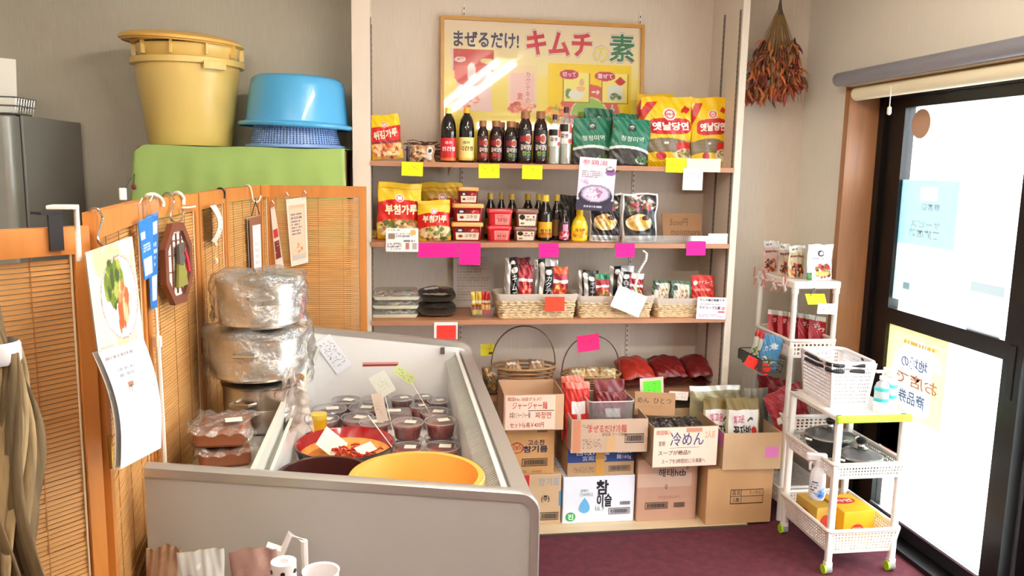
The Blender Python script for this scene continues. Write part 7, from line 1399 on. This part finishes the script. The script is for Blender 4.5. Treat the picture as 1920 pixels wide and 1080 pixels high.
for k in range(18): MB().box(-.014, -.012, -.002, .014, .012, .002).build('cracker', mat('cracker_%d' % (k % 2), ((236, 204, 150), (220, 170, 130))[k % 2], .7), t, False, (g.uniform(-.03, .03), g.uniform(-.03, .03), .015 + k * .0035), (g.uniform(-.6, .6), g.uniform(-.6, .6), g.uniform(0, 6)))
for k, (cx_, cy_, lab) in enumerate(((600, 866, 'clear rectangular lidded tray behind the brown tub'), (688, 846, 'clear rectangular lidded tray beside the red lined bowl'))):
    p = atZ(cx_, cy_, KF + .075); t = thing('food_tray', lab, 'tray', (p.x, p.y, KF + .001)); tray('tray_wall', .10, .06, .068, CUPP, t, 1.1, .01); tray('contents', .09, .052, .045, mat('pickle_grey', (150, 130, 110), .5, var=.3, vs=50), t, 1.08, .01, .02); MB().rbox(-.052, -.032, .067, .052, .032, .074, .008).build('lid', CUPP, t, True); MB().box(-.01, -.012, .0742, .03, .012, .075).build('label', LBL, t)
p = atZ(597, 775, KF + .11); t = thing('honey_jar', 'small yellow lidded jar by the rear wall of the display case', 'jar', (max(p.x, KXB + .04), p.y, KF + .001)); MB().lathe([(0, 0), (.026, 0), (.028, .004), (.028, .085), (.024, .095)], 22).build('jar', mat('honey_yellow', (226, 160, 20), .2, coat=.4), t, True); MB().lathe([(.027, .09), (.029, .093), (.029, .108), (.02, .11), (0, .109)], 22).build('lid', mat('lid_gold', (250, 210, 80), .35), t, True)
# ------------------------------------------------------------------ stock pots on the rear of the case
def film(rad, z0_, z1_, seed, amp=.008, n=56, rows=26, sag=.0, name='film_wrap', parent=None, m=None):
    g = random.Random(seed); ph_ = [g.uniform(0, 6.28) for _ in range(8)]
    def fn(u, v):
        a_ = 2 * math.pi * u; r_ = rad * (1 + .03 * math.sin(3 * a_ + ph_[0])) + amp * (math.sin(7 * a_ + 9 * v + ph_[1]) * .6 + math.sin(13 * a_ - 14 * v + ph_[2]) * .45 + math.sin(23 * a_ + 11 * v + ph_[3]) * .3) + .006
        if v > .86: r_ *= max(.12, 1 - ((v - .86) / .14) ** 1.5 * .85)
        return (r_ * math.cos(a_), r_ * math.sin(a_), z0_ + (z1_ - z0_) * min(1, v / .9) + .006 * math.sin(5 * a_ + ph_[4]) * v)
    return MB().grid(fn, n, rows).build(name, m or FILMC, parent, True, sharp=None)
def pot(label, x, y, z, r, h, seed, lidk=True, wrap=True, group='stock pots wrapped in clear film'):
    t = thing('stock_pot', label, 'pot', (x, y, z), 1.0 + .25 * seed, group)
    MB().lathe([(0, 0), (r * .90, 0), (r * .97, .008), (r * .99, h * .55), (r * .985, h * .56), (r, h * .57), (r, h), (r * 1.03, h), (r * 1.035, h + .004), (r * .98, h + .004), (r * .95, .01), (0, .01)], 44).build('pot_body', STEEL, t, True)
    MB().lathe([(r * 1.04, h + .0045), (r * 1.05, h + .008), (r * .96, h + .013), (r * .7, h + .02), (r * .25, h + .026), (0, h + .026)], 44).build('lid', STEEL, t, True)
    if lidk: MB().lathe([(.01, h + .026), (.01, h + .036), (.022, h + .038), (.022, h + .046), (0, h + .047)], 16).build('lid_knob', STEEL, t, True)
    for s_ in (-1, 1): MB().tube([(s_ * r * .99, -.032, h * .74), (s_ * (r + .028), -.026, h * .76), (s_ * (r + .028), .026, h * .76), (s_ * r * .99, .032, h * .74)], .005, 7).build('handle', STEEL, t, True)
    if wrap: film(r * 1.06, .012, h + (.05 if lidk else .030), seed, parent=t)
    return h + .0265
DZ = .861; px0 = -.368
h_ = pot('lowest stainless stock pot of the stack on the display case', px0 + .012, 2.30, DZ, .108, .124, 1, lidk=False, wrap=False)
h2_ = pot('wide stainless stock pot in the middle of the stack, wrapped in film', px0, 2.30, DZ + h_, .130, .110, 2, lidk=False)
pot('uppermost stainless stock pot with lid wrapped in crinkled clear film', px0 + .008, 2.30, DZ + h_ + h2_ + .006, .112, .116, 3, lidk=False)
BRW = mat('brown_pack', (150, 92, 62), .5, var=.1, vs=10)
for k, (dz_, lab) in enumerate(((0, 'brown film-wrapped pack lying under another beside the pot stack'), (.052, 'brown film-wrapped pack lying on top beside the pot stack'))):
    t = thing('wrapped_pack', lab, 'pack', (-.415, 2.04, DZ + dz_), .25 - .2 * k, 'brown wrapped packs'); MB().rbox(-.06, -.08, 0, .06, .08, .042, .015, .008, 4).build('brown_block', BRW, t, True)
    mb = MB().grid(lambda u, v: ((u - .5) * .15 + .006 * math.sin(v * 17), (v - .5) * .18 + .006 * math.sin(u * 15), .047 + .012 * math.sin(u * 11 + v * 7) * (abs(u - .5) * 2) ** 2 + .006 * math.sin(u * 25 - v * 19) * .6 - .02 * max(0, abs(v - .5) * 2 - .8) * 3), 24, 24).build('film_wrap', FILMC, t, True, sharp=None)
MB().box(-.02, -.016, 0, .02, .016, .001).build('label', LBL, t, False, (.03, -.03, .0545), (0, 0, .2))
t = thing('wrapped_lid', 'shiny steel lid wrapped in crinkled film behind the pot stack', 'pan', (-.375, 2.78, DZ), 0); MB().lathe([(.0, 0), (.11, .0), (.112, .004), (.08, .02), (0, .028)], 36).build('lid', STEEL, t, True, (0, 0, .112), (R(78), 0, R(-25))); film(.10, .0, .225, 9, .012, parent=t, rows=20)  # only a tilted steel lid in film, no pan beneath
bag('vegetable_packet', 'packet with green leaves and red corner standing behind the pot stack', 528, 572, 560, 2.60, DZ, .05, (226, 216, 196), lambda pc: pc.food(.5, .8, .35, .12, [(110, 160, 60), (80, 130, 50), (150, 190, 90)], 26, .14, 3).rect(.72, .78, 1, 1, (190, 40, 36)).food(.5, .35, .4, .3, [(236, 226, 206), (214, 200, 170)], 16, .14, 4), seed=151)
t = thing('sauce_carton_pack', 'black and white striped pack at the far end of the case rear', 'pack', (-.345, 2.93, DZ), .2); MB().rbox(-.035, -.03, 0, .035, .03, .10, .004).build('box', mat('pack_black', (50, 40, 40), .4), t)
for q in range(3): MB().box(-.030 + q * .022, -.0312, .02, -.018 + q * .022, -.030, .085).build('white_stripe', WHITEP, t)
gz = random.Random(3); cr_ = [[gz.uniform(-1, 1) for _ in range(9)] for _ in range(12)]
def cz_(u, v):
    a_, b_ = u * 7.99, v * 10.99; i_, j_ = int(a_), int(b_); fu_, fv_ = a_ - i_, b_ - j_
    return (cr_[j_][i_] * (1 - fu_) + cr_[j_][i_ + 1] * fu_) * (1 - fv_) + (cr_[j_ + 1][i_] * (1 - fu_) + cr_[j_ + 1][i_ + 1] * fu_) * fv_
mb = MB().grid(lambda u, v: (.10 * (u - .5) * (1.1 - .6 * v) + .014 * cz_(v, u), .018 * cz_(u, v) + .03 * (1 - v), .20 * v * (1 - .5 * abs(u - .45)) + .008 * cz_(1 - u, v)), 32, 36); o = mb.build('plastic_sheet', clear('milky_film', (250, 244, 240), .38, .15, .08, bump=.8, bs=40, body=(246, 230, 224)), None, True, (-.262, 2.20, DZ - .002), (0, 0, R(10)), sharp=None); tag(o, 'crumpled milky plastic sheet draped beside the stock pots', 'plastic sheet')
t = thing('sauce_jar', 'small yellow mustard jar behind the milky plastic sheet', 'jar', (-.315, 2.44, DZ)); MB().lathe([(0, 0), (.022, 0), (.024, .004), (.024, .05), (.02, .056)], 18).build('jar', mat('jar_yellow', (250, 196, 60), .3), t, True); MB().lathe([(.021, .055), (.022, .07), (0, .071)], 18).build('lid', WHITEP, t, True)
# ------------------------------------------------------------------ side table at the near end with odds and ends
sx0, sx1, sy0, sy1, sz = -.42, .0, 1.28, 1.60, .47
t = thing('side_table', 'low wooden side table before the near end of the display case', 'table', ((sx0 + sx1) / 2, (sy0 + sy1) / 2, 0)); TW = wood('table_wood', (150, 104, 66), .75, (2, 10, 10)); ax, ay = (sx1 - sx0) / 2, (sy1 - sy0) / 2
MB().rbox(-ax, -ay, sz - .025, ax, ay, sz, .008).build('table_top', TW, t)
for a_ in (-1, 1):
    for b_ in (-1, 1): MB().box(a_ * (ax - .02) - .015, b_ * (ay - .02) - .015, 0, a_ * (ax - .02) + .015, b_ * (ay - .02) + .015, sz - .025).build('leg', TW, t)
bag('flower_tote', 'grey tote bag printed with pink and blue flowers on the side table', 322, 412, 1046, 1.40, sz, .06, (196, 194, 190), lambda pc: pc.food(.5, .6, .45, .35, [(206, 80, 130), (120, 140, 150), (226, 226, 220), (90, 110, 120), (150, 130, 150)], 40, .12, 4), seed=161, m=PAPER)
bag('brown_paper_bag', 'crumpled brown paper bag standing on the side table', 262, 330, 1040, 1.46, sz, .06, (150, 112, 84), lambda pc: pc.food(.5, .5, .5, .5, [(140, 104, 78), (160, 120, 92)], 10, .2, 4), seed=162, m=PAPER, wr=.006)
bag('rose_pouch', 'dusky rose pouch on the side table between tote and white tray', 425, 515, 1044, 1.42, sz, .06, (160, 124, 116), lambda pc: pc.food(.5, .5, .5, .5, [(150, 114, 106), (170, 136, 126)], 10, .2, 5), seed=163, m=PAPER, wr=.005)
p = atY(574, 1010, 1.56); t = thing('folding_stool', 'white folded plastic stool with a triangular handle leaning on the case panel', 'stool', (p.x - .02, 1.56, sz)); HH = p.z - sz
MB().tube([(-.03, 0, .0), (-.032, 0, HH * .9), (-.01, 0, HH + .012), (.016, 0, HH - .004), (.018, 0, HH * .5), (.006, 0, .0)], .007, 8).build('handle_loop', SB, t, True); MB().prism([(-.09, 0), (-.028, 0), (-.028, HH * .95), (-.055, HH * .98), (-.09, HH * .75)], -.01, .012, 'y').build('folded_seat', SB, t); MB().prism([(-.006, HH * .45), (.008, HH * .5), (.010, HH * .82)], -.006, .006, 'y').build('gap_shade', BK, t)  # black wedge stands for the shade in the handle gap
p = atY(532, 1066, 1.385); t = thing('spotted_roll', 'roll of white film with black spots standing on the side table', 'roll', (p.x, 1.385, sz)); HH = atY(532, 1052, 1.385).z - sz; MB().lathe([(0, 0), (.022, 0), (.022, HH), (.008, HH), (.008, HH - .01), (0, HH - .01)], 24).build('roll', SB, t, True)
for q in range(9): MB().lathe([(0, 0), (.004, 0), (.004, .001), (0, .001)], 10).build('black_spot', BK, t, False, (.0222 * math.cos(-2.6 + q * .36), .0222 * math.sin(-2.6 + q * .36), HH - .014 - .022 * (q % 3)), (R(90), 0, -2.6 + q * .36 + R(90)))
p = atY(612, 1074, 1.45); t = thing('white_cup', 'white plastic cup standing at the corner of the side table', 'cup', (p.x - .01, 1.45, sz)); HH = atY(612, 1071, 1.45).z - sz; MB().lathe([(0, 0), (.024, 0), (.033, HH), (.035, HH + .002), (.031, HH), (.022, .004), (0, .004)], 26).build('cup_wall', SB, t, True); MB().tube([(.033, 0, HH * .85), (.052, 0, HH * .8), (.05, 0, HH * .4), (.03, 0, HH * .35)], .003, 6).build('handle', SB, t, True)
